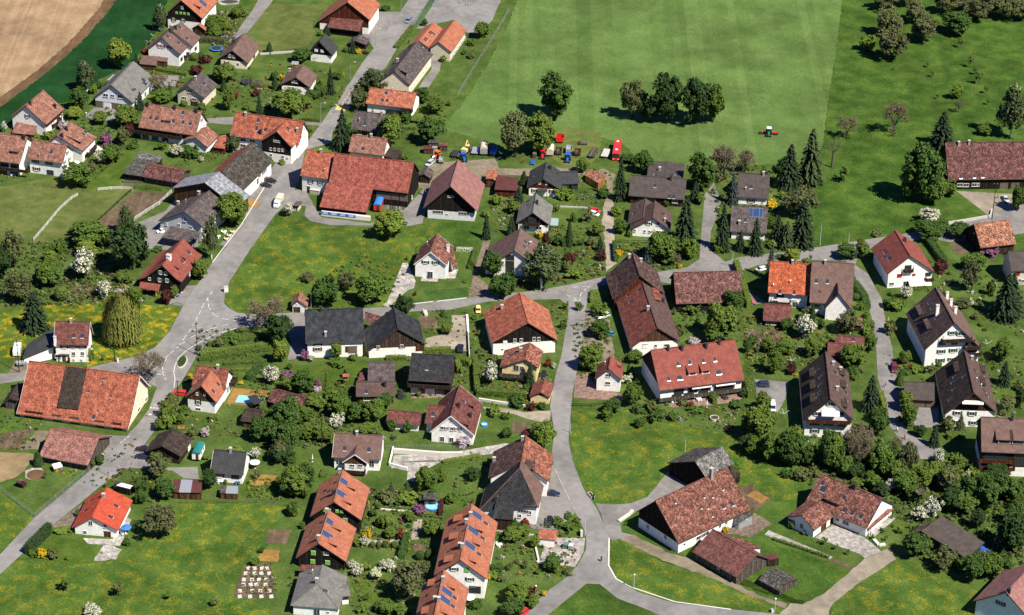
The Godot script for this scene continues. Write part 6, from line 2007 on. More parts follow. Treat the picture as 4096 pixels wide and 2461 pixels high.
	b = block(h, 0,0,0,8.1,8.1,11.6,3,3,8.05,"greybrown","white",{})
	wins(b, "r 2.6 2.1 P")
	skylights(b, "r 1.1 0.54")
	chimneys(b, "r 3 0.71")
	solar(b, "r -1.1 0.23; r -3.2 0.22")
	h = thing("farmhouse","long old farmhouse with lichen-speckled red-brown roof running out of frame","farmhouse",159.28,-96.35,-1.500)
	b = block(h, 0,0,0,9.5,9.5,31.5,4.14,3.97,13.02,"redbrown_old","timber_black",{"rough": 0.08,"gm": "timber_black","gy": 2.6,"tw": true})
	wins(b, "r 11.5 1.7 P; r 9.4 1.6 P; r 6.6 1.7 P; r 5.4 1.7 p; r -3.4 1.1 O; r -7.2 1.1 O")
	skylights(b, "r 11.5 0.92; r 6.9 0.91; r 4.1 0.9")
	chimneys(b, "r 7.8 0.04; r 11.3 0.07")
	h = thing("house","tall white house with red roof, red shutters and striped awning","house",121.49,-26.35,0.163)
	b = block(h, 0,0,0,6.9,8.3,17.4,5.36,5.11,11.25,"red","white",{})
	wins(b, "n -2.7 4.3 r; n 1.9 4.3 r 0.7; n -0.2 7 b 0.7; n -5 1.5 P 0.8; n 6.5 4.1 b 0.6; n -0.4 1.1 f")
	skylights(b, "l -2.7 0.66; l -1.3 0.65; l 0.1 0.77; l 2 0.65; l 3.1 0.64")
	chimneys(b, "r -2.5 0.17","dark_metal",1.2,0.8)
	balcony(h, b.xf * at(-0.08,5.57,8.19,0.000),3,0.9,"timber")
	balcony(h, b.xf * at(6.86,2.24,8.19,0.000),2.5,1.4,"timber")
	awning(h, b.xf * at(3.7,2.55,8.19,0.000),7,2.6)
	h = thing("barn","barn with patched orange and mossy roof beside the asphalt yard","barn",152.59,-46.93,-1.303)
	b = block(h, 0,0,0,6.6,6.6,12.3,3.39,3.41,8.57,"or_patch","timber",{"rough": 0.07})
	h = thing("house","beige house with mauve-grey roof and red shutters, cut by the picture edge","house",159.01,-26.14,-1.461)
	b = block(h, 0,0,0,5.5,5.5,9.1,5.47,5.54,9.37,"mauve","beige",{})
	wins(b, "r 2.2 4.1 r; r 0.3 1.3 p; r 1.2 1.6 p")
	h = thing("house","bright orange-tiled half of a double house with open roof balcony","house",85.28,-11.16,-1.675)
	b = block(h, 0,0,0,7.9,7.9,12.6,5.02,4.97,11.62,"or_red","white",{})
	wins(b, "r 2.5 4.1 b 0.8; r -1.6 2.3 S 0.7; r -2.3 1.1 f; r 3.8 1.1 f")
	skylights(b, "r 2.6 0.95; r -1.7 0.94")
	chimneys(b, "r -0.6 0.04")
	chimneys(b, "r 4.8 0.83; r -0.3 0.67","pipe",1.1)
	balcony(h, b.xf * at(7.28,1.17,2.15,1.571),6,1.4,"timber")
	h = thing("house","brown-tiled half of a double house with gabled dormer","house",97.96,-8.27,-1.668)
	b = block(h, 0,0,0,9.9,9.9,13,4.6,4.6,13.58,"brown","white",{})
	b1 = block(h, 8.8,-1.9,1.61,4.1,4.4,7.1,3.93,4.07,9.56,"brown","white",{"og": 0.4})
	b2 = block(h, 5.9,3.6,1.6,1.5,1.6,2.9,5.41,5.79,7.33,"brown","timber",{"oe": 0.15,"og": 0.2})
	wins(b2,"n 0 5.1 P 0.8")
	wins(b, "r 4.1 2.9 b 0.7")
	skylights(b, "r 4.8 0.48; r 1.4 0.47")
	chimneys(b, "r 2.4 0.05")
	h = thing("shed","small shed with faded red roof and glazed front by the vegetable beds","shed",80.6,3.82,-1.648)
	b = block(h, 0,0,0,5.2,5.2,8.4,2.4,2.37,5.18,"redbrown","timber",{})
	wins(b, "r 0.9 1.2 P; r 2.8 1.1 p; r -1.8 1.3 P")
	h = thing("barn","long low timber barn with patched red-brown roof along the road","barn",59.48,-7.5,-1.478)
	b = block(h, 0,0,0,8,8,20.6,3.4,3.4,9.76,"patch_red","timber_black",{"rough": 0.08,"gm": "timber_black","gy": 1,"tw": true})
	h = thing("farmhouse","huge farmhouse in two stepped parts with brown rear and red front roofs","farmhouse",37.59,-7.54,0.128)
	b = block(h, 0,0,0,7.9,7.9,15.2,4.37,5.63,12.23,"brown_old","timber_red",{"gm": "timber_red","gy": 4,"fl": 0.06,"rough": 0.07})
	b1 = block(h, 1,20.6,0,7.7,7,29.2,3.14,4.52,9.58,"red_mid","white",{"rm2": "brown_d","gm": "timber_mid","gy": 4.6})
	wins(b1,"n -3.5 3 W 0.55; n -0.2 3.1 p 0.9; n 3.1 3.1 v")
	skylights(b1,"l -12.2 0.55; l -10.6 0.17; l -8.2 0.54")
	chimneys(b, "l -5.7 0.13; r -4.4 0.3")
	chimneys(b1,"l 2.6 0.11")
	chimneys(b1,"r -7.2 0.78","dark_metal",1.2,0.8)
	dormers(b1,"r -12 0.65 3.2 .7; r -7.2 0.59 3.2 .7","timber")
	h = thing("apartment_house","long apartment house with red roof, skylights and full-length balcony","apartment house",52.69,42.57,-1.292)
	b = block(h, 0,0,0,9.4,9.4,25.8,4.82,4.76,12.79,"red","white",{"gm": "timber","gy": 5,"oe": 1})
	wins(b, "r 6.7 3 b; r 2.5 3 b; r -1.6 3 b; r -5.8 3 b; r -8.9 3 b; r 7.3 1.1 b; r 3.6 1.1 b; r -0.8 1.1 b; r -5.6 1.1 b; r -8.7 1.1 b")
	skylights(b, "r 5.7 0.41; r 2.2 0.41; r -2 0.41; r -5.5 0.41; r 9.5 0.74; r 6.5 0.75; r 5.8 0.75; r -5.4 0.74; r -6.1 0.74")
	chimneys(b, "r 3.7 0.08; r -3.6 0.1; r 7.8 0.04; r -7.8 0.04","dark_metal",1.2,0.8)
	dormers(b, "r 2.2 0.74 2.4 1.3; r -1.8 0.74 2.4 1.3","white")
	balcony(h, b.xf * at(8.38,1.12,-0.58,1.571),27,1.4,"timber_grey")
	awning(h, b.xf * at(8.38,4.2,-0.08,1.571),6,1)
	awning(h, b.xf * at(8.38,4.09,-7.33,1.571),6,1)
	h = thing("house","small white house with red-brown roof on a pink paved court","house",28.71,44.88,-0.111)
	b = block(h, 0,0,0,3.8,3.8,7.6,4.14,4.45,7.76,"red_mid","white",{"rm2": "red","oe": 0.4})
	wins(b, "n -0.1 5.3 P 0.8; n -0.1 2.7 v")
	chimneys(b, "l -0.7 0.39","pipe",1.1)
	dormers(b, "r -2.3 0.78 1.6 .6","timber")
	h = thing("apartment_house","three-storey white chalet with dark brown roof, flower balcony and cream awning","apartment house",90.37,58.09,-0.036)
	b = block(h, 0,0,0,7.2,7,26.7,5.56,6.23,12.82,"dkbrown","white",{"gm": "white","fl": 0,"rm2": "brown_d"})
	wins(b, "n -3.3 7.7 G; n 3 7.8 b 0.7; n -3.9 4.5 G; n -0.1 4.5 G; n 3.7 4.4 n; n -3.7 1.9 G; n 0.1 1.8 G; n 0.1 11 G")
	skylights(b, "l -6.9 0.34; l -2.1 0.24; l 1.8 0.3; l 5.1 0.35; l 6.8 0.4; r -5.6 0.35; r -4.2 0.78; r 0.8 0.76; r 5.1 0.72")
	chimneys(b, "r -8.9 0.3; r -9.6 0.63; r 4.3 0.36")
	dormers(b, "l -7.1 0.6 4 .8; l -0.4 0.62 4 .8; l 6.4 0.66 4 .8; r -1.9 0.73 3.5 .8; r 9.6 0.67 3.5 .8; r -8.7 0.74 3 .8","timber")
	balcony(h, b.xf * at(0.01,5.3,12.85,0.000),12,1.3,"timber_red")
	awning(h, b.xf * at(0.22,8.97,12.85,0.000),5,2)
	h = thing("apartment_house","large white chalet with steep brown tiled roof, white chimneys and dark green shutters","apartment house",128.49,19.15,0.131)
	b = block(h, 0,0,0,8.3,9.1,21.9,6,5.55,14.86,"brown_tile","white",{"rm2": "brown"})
	wins(b, "n -0.3 11.2 G; n 2.3 10.8 G; n -3 7.8 n; n 0.8 7.7 n; n -3 5 G; n 0.6 5.2 G; n -3 1.9 G 1.1; n 0.4 2.2 G 0.8; n 5.5 7.5 b; n 6.5 5.5 b")
	skylights(b, "l -6.8 0.31; l -3.8 0.31; l 2 0.33")
	chimneys(b, "r -9.9 0.39; r -5.8 0.4; r -1.6 0.43","white",2.0,0.8)
	chimneys(b, "l 1 0.3","white",3.0,0.9)
	dormers(b, "l -6.8 0.7 5 .7; l 1.9 0.68 5 .7","timber")
	balcony(h, b.xf * at(1.19,8.59,10.46,0.000),9,1.2,"timber")
	balcony(h, b.xf * at(6.02,5.87,10.46,0.000),5,1.4,"timber")
	balcony(h, b.xf * at(6.62,3.7,10.46,0.000),5,1.5,"timber")
	h = thing("apartment_house","white chalet with dark brown roof, green shutters and roofed garage wing","apartment house",131.46,52.29,-0.025)
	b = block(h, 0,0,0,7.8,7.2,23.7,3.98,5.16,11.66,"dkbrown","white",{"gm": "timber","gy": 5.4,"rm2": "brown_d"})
	b1 = block(h, -13.5,-2.5,-1.61,4.8,4.8,8.6,3,3,5.94,"mauve","timber",{})
	wins(b, "n -3.9 4.4 G; n 0.2 4.4 G; n 0.9 1.3 G; n -4.1 1.3 G")
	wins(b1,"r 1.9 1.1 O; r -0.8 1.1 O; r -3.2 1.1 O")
	skylights(b, "r -4.5 0.33; r -5.3 0.65; r 4.5 0.58; r 6.3 0.63; l -2.7 0.44; l 0.6 0.17; l -0.7 0.53; l 3.1 0.54; l 6.6 0.71")
	chimneys(b, "r -9.7 0.28")
	chimneys(b, "r 2.6 0.26; r 4.2 0.43","pipe",1.1)
	dormers(b, "l -6.1 0.4 5 .7; r -9.2 0.8 4 .7; r -0.4 0.64 4 .7","timber")
	awning(h, b.xf * at(-0.01,8.73,11.35,0.000),6,1.2)
	h = thing("apartment_house","brown-roofed apartment house with twin shed dormers and red balconies at the edge","apartment house",137.95,81.92,-1.610)
	b = block(h, 0,0,0,7.8,7.8,15.1,8.01,7.99,14.35,"brown","white",{"sm": "timber","tw": true, "gm": "timber","gy": 3})
	wins(b, "r 5 6.2 b; r 2.2 6.3 b; r -2.9 6.2 b; r 4.8 4.2 b; r 2 4.3 b; r -3.1 4.6 b; r 4.5 1.1 O; r 1.1 1.1 O")
	chimneys(b, "r -0.9 0.04","dark_metal",1.2,0.8)
	dormers(b, "r 1.3 0.76 4.2 1.6; r -2.5 0.76 4.2 1.6","timber")
	balcony(h, b.xf * at(7.19,4.81,3.16,1.571),10,1.4,"timber_red")
	balcony(h, b.xf * at(7.19,2.57,2.92,1.571),10,1.4,"timber_red")
	h = thing("shed","garden shed with two stepped red roofs and a skylight","shed",100.93,21.21,-1.694)
	b = block(h, 0,0,0,3.6,3.6,8.4,2.8,2.8,4.51,"redbrown","timber",{"oe": 0.3})
	b1 = block(h, 4.7,3.6,0.02,3.9,3.9,5.7,2.5,2.5,4.43,"redbrown","timber",{"oe": 0.3})
	skylights(b, "r -1 0.26")
	h = thing("shed","little tiled roof on posts at the lane opposite the big chalet","shed",104.14,8.13,-1.649)
	b = block(h, 0,0,0,2.3,2.3,3.7,2.3,2.3,3.4,"rustbrown","timber",{"oe": 0.2,"og": 0.2})
	h = thing("house","white house with red-brown roof and low black-roofed side wing","house",-128.56,33.31,-1.574)
	b = block(h, 0,0,0,3.7,5.3,10.3,4.8,6.21,10.99,"redbrown","white",{"vb": "paint_white"})
	wins(b, "r 2.1 5.1 N 0.8; r -0.5 5.3 N 0.8; r -3.1 5.3 N 0.8; r -0.5 2.8 p 1.1; r -3.1 2.9 p 1.1; r 4.1 1.9 P; r 2.4 1.1 d; r -2.6 0.7 q; r -0.4 0.7 q")
	skylights(b, "r -0.7 0.6; r -3.1 0.61")
	chimneys(b, "r 4.6 0.95","white",2.0,0.8)
	chimneys(b, "r 0.5 0.04")
	slab(h, "roof",[Vector3(-6.2,5.6,6.6),Vector3(3.4,4.4,5.4),Vector3(7.6,2.3,14.1),Vector3(-0.1,2.6,14.1)],"dkgrey","white")
	slab(h, "porch_roof",[Vector3(3,3,4.1),Vector3(3,3,0.9),Vector3(5.1,2.6,0.7),Vector3(5.2,2.6,3.9)],"greybrown","posts")
	h = thing("barn","vast barn with orange roof crossed by a dark brown strip","barn",-120.93,61.43,-1.780)
	b = block(h, 0,0,0,8,11.6,33.3,3.88,1.22,11.91,"or_old","cream",{"og": 0.8,"rough": 0.09,"fl": 0.05,"vb": "paint_white"})
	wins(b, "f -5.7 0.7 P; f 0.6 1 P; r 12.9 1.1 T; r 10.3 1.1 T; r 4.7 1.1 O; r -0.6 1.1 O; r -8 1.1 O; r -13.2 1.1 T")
	skylights(b, "r 3 0.4; r 2 0.4; r -2.7 0.4; r -9.6 0.43; r -6.4 0.14; r -6.6 0.72; r 1.4 0.07",0.35,0.4)
	skylights(b, "r -5.9 0.85")
	slab(h, "roof_strip",[Vector3(-0.1,12.1,5.6),Vector3(-0.2,12.1,-0.8),Vector3(9,3.7,-1),Vector3(9.1,3.6,5.3)],"dkbrown","",0.12)
	h = thing("barn","timber barn with bleached orange-pink roof beside the road","barn",-120.05,87.43,-1.860)
	b = block(h, 0,0,0,7.9,7.9,14.7,2.28,2.3,6.39,"or_bleach","timber_grey",{"rough": 0.09,"gm": "timber_grey","gy": 0.5})
	h = thing("shed","dark brown lean-to shed at the far end of the vast orange barn","shed",-141.51,61.22,-0.133)
	b = block(h, 0,0,0,2.1,2.2,8.4,1.86,3.34,3.93,"dkbrown","timber_grey",{})
	h = thing("house","white house with orange cross gable beside a blue swimming pool","house",-86.45,60.51,-0.227)
	b = block(h, 0,0,0,5.1,4.3,8.9,4.36,3.93,8.97,"or_new","white",{"gm": "timber_mid","gy": 3.6,"rm2": "or_new"})
	b1 = block(h, -0.6,-6.9,-1.55,4.4,4.5,9.9,4.23,4.57,8.48,"red_mid","white",{})
	wins(b, "n -1.4 3 g; n -1.4 0.7 v; n -1.6 5.8 p 0.7; n 0.7 6 p 0.7")
	wins(b1,"f -2.9 2.8 b 0.7; f 0.7 2 f")
	skylights(b, "r -2.4 0.59; r 1.7 0.58; l -0.2 0.78; l 1.6 0.73")
	chimneys(b, "l -2.5 0.4","pipe",1.1)
	chimneys(b1,"r -1.6 0.04")
	balcony(h, b1.xf * at(-2.36,2.63,-4.46,3.142),3.5,1.6,"timber")
	h = thing("carport","brown-roofed carport beside the pool lawn","carport",-72.83,69.4,-1.746)
	b = block(h, 0,0,0,3.5,3.5,4.7,2.49,2.51,3.97,"dkbrown","timber_mid",{"oe": 0.3})
	h = thing("shed","long low shed with weathered red tiles half hidden by trees","shed",-62.92,60.79,-2.010)
	b = block(h, 0,0,0,3.6,3.6,10.6,2.61,2.59,4.63,"redbrown_old","timber",{"rough": 0.06})
	h = thing("shed","dark shed with brown felt roof, two cars parked at its side","shed",-94.47,86.83,-0.240)
	b = block(h, 0,0,0,4.8,5.4,9.3,2.92,3.08,5.55,"dkbrown","timber",{})
	wins(b, "r -2.9 0.8 p; r -3.5 0.8 W 0.7")
	h = thing("house","small white house with dark grey roof and blue barrels at its terrace","house",-76.13,96.16,-1.684)
	b = block(h, 0,0,0,5.2,5.2,9.3,3.34,3.34,7.37,"dkgrey","white",{"vb": "paint_white"})
	wins(b, "r 2.2 2.2 N; r -2.2 2.2 b 0.7; f 0.2 1.4 p 0.8; f -2.5 3 p 0.8")
	chimneys(b, "r -0.1 0.04")
	h = thing("shed","flat shed roofed with red, grey and red sheet panels","shed",-87.13,106.8,0.000)
	slab(h, "roof",[Vector3(-3.8,2.8,-3.1),Vector3(-1.8,2.8,-2.9),Vector3(-1.8,2.5,2.9),Vector3(-3.5,2.5,2.7)],"darkred","timber_mid")
	slab(h, "roof",[Vector3(-1.7,2.8,-2.9),Vector3(1.4,2.8,-2.8),Vector3(1.5,2.5,2.9),Vector3(-1.7,2.5,2.9)],"zinc","timber_mid")
	slab(h, "roof",[Vector3(1.4,2.8,-2.8),Vector3(4,2.8,-2.7),Vector3(4.4,2.5,3),Vector3(1.5,2.5,2.9)],"darkred","timber_mid")
	h = thing("shed","low shed with striped grey and brown tin roof at the garden edge","shed",-75.9,107.42,0.000)
	slab(h, "roof",[Vector3(-1.9,2.3,-1.7),Vector3(-0.5,2.3,-1.7),Vector3(-0.5,2.1,1.7),Vector3(-2,2.1,1.6)],"greybrown","timber_mid")
	slab(h, "roof",[Vector3(-0.4,2.3,-1.7),Vector3(2.7,2.3,-1.6),Vector3(2.9,2.1,1.8),Vector3(-0.4,2.1,1.7)],"zinc","timber_mid")
	h = thing("shed","dark wooden hut with white striped roof panels behind the coral house","shed",-104.78,106.22,0.000)
	slab(h, "roof",[Vector3(0,2.7,-0.2),Vector3(3.2,2.7,1.1),Vector3(2.5,2.4,2.1),Vector3(-1.3,2.4,0.6)],"paint_white","timber_black")
	slab(h, "roof",[Vector3(-1.6,2.4,-1.7),Vector3(0.3,2.4,-1),Vector3(-0.7,2.2,-0.2),Vector3(-2.3,2.2,-0.6)],"dkgrey","timber_mid")
	h = thing("house","new white house with coral-red roof, bay and curved brown balcony","house",-108.44,120.88,-0.138)
	b = block(h, 0,0,0,5.6,6.9,14.4,2.33,2.87,6.2,"coral","white",{"vb": "coral"})
	wins(b, "n -0.6 3.8 f 0.7; n 3.8 0.8 T 0.7; n -2.3 0.7 p; n 3.3 3.5 p")
	skylights(b, "l -4 0.59; l 0.7 0.63; r -1.8 0.57; r 3.5 0.57")
	chimneys(b, "r -2.5 0.06")
	h = thing("row_house","rear orange row house with black timber gable and two solar panels","house",-45.19,115.99,-0.090)
	b = block(h, 0,0,0,6.4,7.2,15.6,4.62,4.58,9.74,"or_new","timber_black",{})
	wins(b, "n -2.6 6.6 C 0.7; n -1.4 6.6 C 0.7; n 0.7 6.5 C 0.7; n 1.9 6.5 C 0.7; n 2.8 3.8 C")
	skylights(b, "l -3.1 0.23; l -2 0.63; l 1.7 0.67; l -0.2 0.42")
	chimneys(b, "l -7.2 0.13")
	chimneys(b, "l 3.3 0.14","dark_metal",1.2,0.8)
	solar(b, "r -3 0.17; r 2.8 0.16")
	dormers(b, "r -3 0.55 2.2 .9; r 3.9 0.56 2.2 .9","timber")
	h = thing("row_house","front orange row house with lime-green shutters on a black timber gable","house",-47.93,133.15,-0.109)
	b = block(h, 0,0,0,6,7.2,15.6,2.97,3.12,8.17,"or_new","timber_black",{})
	wins(b, "n -1.5 4.7 C; n 1.9 4.9 G 0.8; n -1.7 1.9 C; n 2.2 2 C")
	skylights(b, "l -3.4 0.23; l -2 0.68; l 2.9 0.19; l 1.5 0.68; l -0.8 0.48")
	chimneys(b, "l -7.2 0.09; l 5.6 0.06")
	solar(b, "r -3.2 0.18; r 2.5 0.18")
	dormers(b, "r -3.1 0.56 2.2 .9; r 4 0.58 2.2 .9","timber")
	h = thing("row_house","long white row house with orange roof, three solar panels and green shutters","house",-10.58,139.32,-0.092)
	b = block(h, 0,0,0,6.7,6.8,26,6.56,6.51,11.75,"or_new","white",{})
	wins(b, "n -1.7 8.5 G 0.8; n 2.4 5.7 G 0.8; n 3.8 2.6 b; n 1.6 8.5 C")
	skylights(b, "r -9.1 0.6; r -2.1 0.59; r 5.3 0.58; l -5 0.55; l 5 0.61; l -1.3 0.15")
	chimneys(b, "r -7.5 0.04; l -4.3 0.07; l 6.1 0.15; l 7.1 0.04")
	solar(b, "r -9.5 0.23; r -2.2 0.22; r 4.8 0.21")
	dormers(b, "r -4.8 0.55 2.2 .9; r 1.5 0.55 2.2 .9; r 9.5 0.54 2.2 .9; l -8.8 0.59 2.2 .9; l -0.5 0.61 2.2 .9; l 9.8 0.62 2.2 .9","timber")
	h = thing("row_house","orange row house with solar panels cut by the lower picture edge","house",-16.82,170.55,-0.089)
	b = block(h, 0,0,0,5.4,6.2,24.8,7.61,7.59,12.66,"or_new","white",{})
	skylights(b, "r -5 0.57; r -1.3 0.56; l -5.6 0.66; l -1.9 0.66; l -6.5 0.18")
	chimneys(b, "r -8.1 0.04; l -0.1 0.15; r 0.8 0.04")
	solar(b, "r -4.9 0.25; r -1.3 0.24")
	dormers(b, "r -8.4 0.52 2.2 .9; l -9.7 0.64 2.2 .9; r 3 0.44 2.2 .9; l 2.3 0.64 2.2 .9","timber")
	h = thing("house","bungalow with large grey hipped roof and small porch hip","house",-47.78,154.74,-0.081)
	b = block(h, 0,0,0,6.1,6.4,14.4,3.04,2.96,6.17,"grey","white",{"hn": 6})
	b1 = block(h, 6.3,-1.5,1.85,2.8,2.8,2.6,2.81,2.79,3.65,"grey","white",{"oe": 0.4})
	wins(b, "n 0.5 1.1 f; n 3.4 1.4 q")
	wins(b1,"l -0.1 2.1 b 0.6")
	skylights(b, "r 2.7 0.33")
	chimneys(b, "l 0.5 0.06")
	chimneys(b, "l -4.7 0.38","pipe",1.1)
	slab(h, "roof",[Vector3(-6.4,3,-11.1),Vector3(-0.2,3,-11.4),Vector3(-0.1,2.6,-10.2),Vector3(-6.3,2.6,-8.8)],"redbrown","timber")
	h = thing("house","white house with brown roof and gabled loggia before a pale ramp","house",-41.51,87.8,-1.632)
	b = block(h, 0,0,0,5.7,5.7,13.5,4.01,4.05,8.32,"brown","white",{"vb": "paint_white"})
	b1 = block(h, 4.4,0.1,1.53,3.5,3.7,6.3,3.66,3.84,6.58,"brown","white",{"gm": "timber_mid","gy": 3,"vb": "paint_white"})
	wins(b, "r 4.4 2.1 N 0.8; r -4.1 2.1 f 0.9")
	wins(b1,"n -0.8 2.5 P 0.7; n 1.4 2.7 P 0.7")
	skylights(b, "r 3.5 0.61; r -3.2 0.61")
	chimneys(b, "r 0.5 0.04")
	balcony(h, b1.xf * at(-0.05,0.8,2.67,0.000),6,1.6,"timber")
	h = thing("farmhouse","old white farmhouse with long slate-black roof and black barn part","farmhouse",-52.65,24.41,-1.470)
	b = block(h, 0,0,0,8.3,8.3,17.2,5.44,5.44,11.98,"slate","white",{})
	b1 = block(h, 2.7,-18.2,1.61,9.1,7.8,12.7,2.57,4.52,9.88,"slate","white",{"gm": "timber_brown","gy": 3.2})
	wins(b, "r 5.1 4.7 N; r 5.2 2.9 N; r 1.1 2.5 p; r -3.5 2.6 d; r -5.1 2.3 O")
	wins(b1,"n -5.8 3.5 p; n 1.2 3.5 n; n 6.6 2.8 T")
	chimneys(b, "r 3.9 0.04","dark_metal",1.2,0.8)
	chimneys(b, "r 2.7 0.79")
	slab(h, "roof",[Vector3(-10.4,5,-9.6),Vector3(-6.8,5,-14.8),Vector3(-4.5,4,-12.3),Vector3(-6.2,4,-9.4)],"redbrown_old","")
	h = thing("barn","big orange-roofed barn with black timber gable and white base","barn",3.56,19.06,0.144)
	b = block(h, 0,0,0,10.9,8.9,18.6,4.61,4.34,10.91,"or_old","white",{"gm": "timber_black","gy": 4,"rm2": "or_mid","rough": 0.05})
	wins(b, "n -6.7 4.4 W 0.5; n -3.8 4.8 p; n -1.9 4.8 p; n 1.9 5 p; n 3.3 4.9 p; n -7.5 2 q")
	chimneys(b, "l -5.7 0.53")
	h = thing("house","small pale yellow house with speckled orange roof and timber balcony","house",4.83,39.39,-0.134)
	b = block(h, 0,0,0,7.4,3.9,9.9,4.4,5.34,7.77,"or_speck","yellow",{})
	wins(b, "n -2.7 4.3 f; n -1 4.3 f 0.8; n -0.3 6.6 q; n -3.3 1.1 P; n -5.6 4.2 q")
	skylights(b, "l -0.5 0.65")
	chimneys(b, "l -0.9 0.29")
	balcony(h, b.xf * at(-2.98,1.81,4.46,0.000),9,1.4,"timber_grey")
	h = thing("garage","yellow garage with red-brown gabled roof at the street","garage",9.33,52.39,-0.162)
	b = block(h, 0,0,0,3.2,2.7,7.5,2.1,2.6,3.87,"red_mid","yellow",{"oe": 0.3,"og": 0.3,"gm": "timber","gy": 2.6})
	h = thing("house","timber house with black tiled roof and white garage door","house",-22.6,45.89,-1.650)
	b = block(h, 0,0,0,6.8,6.8,12.4,4.73,4.77,9.7,"black","timber",{})
	wins(b, "r 4.5 1 W 0.9; r 2.5 0.9 O 0.8; r 0.1 1.3 W 1.1; r -2.7 1.3 O 1.1; r -2.5 0.7 v")
	skylights(b, "r 1.3 0.51")
	balcony(h, b.xf * at(6.21,2.69,0.07,1.571),13,1.2,"timber")
	h = thing("shed","two-part shed with grey slate upper and brown lower roof","shed",-37.45,44.95,-1.546)
	b = block(h, 0,0,0,5.6,5.6,7.8,3,3,6,"greybrown","timber",{})
	b1 = block(h, 9,1.5,0.03,4.3,4.3,11.2,2.8,2.8,4.88,"brown_d","timber",{})
	wins(b1,"r 2.6 1.6 P")
	skylights(b, "r 0.2 0.87")
	skylights(b1,"r 2.7 0.67")
	chimneys(b1,"r -2.7 0.29","dark_metal",1.2,0.8)
	h = thing("shed","little red-roofed annex beside the grey and brown double shed","shed",-42.77,46.69,0.000)
	slab(h, "roof",[Vector3(-1,2.6,-1.8),Vector3(1.2,2.6,-2.2),Vector3(1.3,2.3,1.5),Vector3(-1.5,2.3,2.5)],"redbrown","timber")
	h = thing("house","tall white house with steep red-brown roof and many dormers","house",-15.47,70.26,-0.118)
	b = block(h, 0,0,0,5.8,6.7,17,3.49,3.62,9.32,"redbrown","white",{"oe": 0.4,"vb": "paint_white"})
	b1 = block(h, -5.3,-0.7,-1.64,4.8,4.8,4.9,3.39,3.41,6.58,"redbrown","white",{})
	wins(b, "n 0.1 7.2 q; n -2.5 4.8 p; n 0.3 4.8 p; n 2.8 4.9 p; n -2.4 1.1 f 0.8; n 0.2 1.1 f 0.8; n -1.3 4.8 n 0.7; n 1.5 4.9 n 0.7")
	skylights(b, "r -2.5 0.29; l -1.7 0.26")
	skylights(b1,"r 0.5 0.47")
	chimneys(b, "r 2 0.19; r 2.1 0.69","dark_metal",1.2,0.8)
	dormers(b, "r -3.6 0.72 2.2 1; r 6.5 0.72 2.2 1","timber")
	h = thing("garage","long low garage with red-brown tiled roof and white wall","garage",-29.62,69.06,-1.710)
	b = block(h, 0,0,0,3.3,3.3,9.6,2.41,2.36,4.53,"redbrown","white",{})
	h = thing("farmhouse","big farmhouse with red and brown roof and black hipped front part","farmhouse",4.06,97.58,-0.089)
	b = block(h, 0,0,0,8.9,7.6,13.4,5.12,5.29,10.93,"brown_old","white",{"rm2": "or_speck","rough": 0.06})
	b1 = block(h, 0.1,14.9,-0.03,9.8,6,11.1,3.46,5.78,13.16,"black","white",{"rm2": "brown","hm": "black","hn": 7.5})
	wins(b1,"n 2 3.9 S; n 1 2.4 p; n -3 0.7 v; n -4.7 0.7 p; n 3.7 3.7 p")
	skylights(b1,"l 5 0.45")
	chimneys(b, "l -1 0.92; l -5.2 0.1")
	dormers(b, "r 6.1 0.41 3.6 1.0","timber")
	slab(h, "dormer_roof",[Vector3(-5.5,6.4,18.7),Vector3(-0.5,6.4,18.8),Vector3(-0.5,3.6,23.8),Vector3(-6,3.6,23.9)],"black","timber")
	h = thing("farmhouse","long farmhouse with weathered orange roof, half-timber front and brown gable","farmhouse",48.89,114.87,-0.868)
	b = block(h, 0,0,0,7,9.6,26.3,4.85,3.53,11.97,"or_weather","white",{"gm": "timber_black","gy": 3,"rough": 0.09,"oe": 0.5})
	wins(b, "n -2.8 2.1 p; n 4.1 2.5 p; r 10.5 1.9 q 1.2; r 5.3 1.8 P; r 3.9 1.9 P; r 2.6 2 P; r -2.4 2.3 p; r -4.7 2.4 p")
	skylights(b, "r -5.5 0.7; r -8.7 0.73")
	skylights(b, "r -1.4 0.35; r -3.9 0.42; r 1.2 0.53; r -0.7 0.59; r -0.8 0.78; r 7.8 0.2; r -8.1 0.37",0.35,0.4)
	chimneys(b, "r -6.5 0.06","chimney_stone",3.0,0.9)
	h = thing("barn","dark timber barn with weathered grey roof behind the long farmhouse","barn",54.64,95.33,-0.796)
	b = block(h, 0,0,0,10.1,4.3,11.1,3.83,5.81,9.07,"weather_grey","timber_black",{"rm2": "weather_light","rough": 0.08})
	h = thing("shed","small dark hut with barred window beside the grey barn","shed",61.98,94.62,0.000)
	slab(h, "roof",[Vector3(-1.6,3.4,-1.7),Vector3(-0.1,3.4,-1.9),Vector3(1.8,2.6,0.4),Vector3(-0.1,2.6,3.3)],"dkbrown","timber_black")
	h = thing("barn","brown-tiled barn with open stable and grey plank end","barn",59.51,133.37,-2.374)
	b = block(h, 0,0,0,5.2,7.5,15.8,2.54,2.66,6.24,"rustred","timber_grey",{"rough": 0.07,"oe": 0.4})
	wins(b, "r -1.1 1.9 p 0.8")
	slab(h, "roof",[Vector3(-2.2,4.4,-3.5),Vector3(-3.6,3.2,-7.4),Vector3(2.7,2.2,-5.7),Vector3(2.8,3.6,-0.2)],"rustred","timber_grey")
	slab(h, "roof",[Vector3(-5.4,2.6,-5.6),Vector3(-7.7,2.6,-7.5),Vector3(-7.6,2.3,-9.3),Vector3(-4.6,2.3,-7.7)],"darkred","timber")
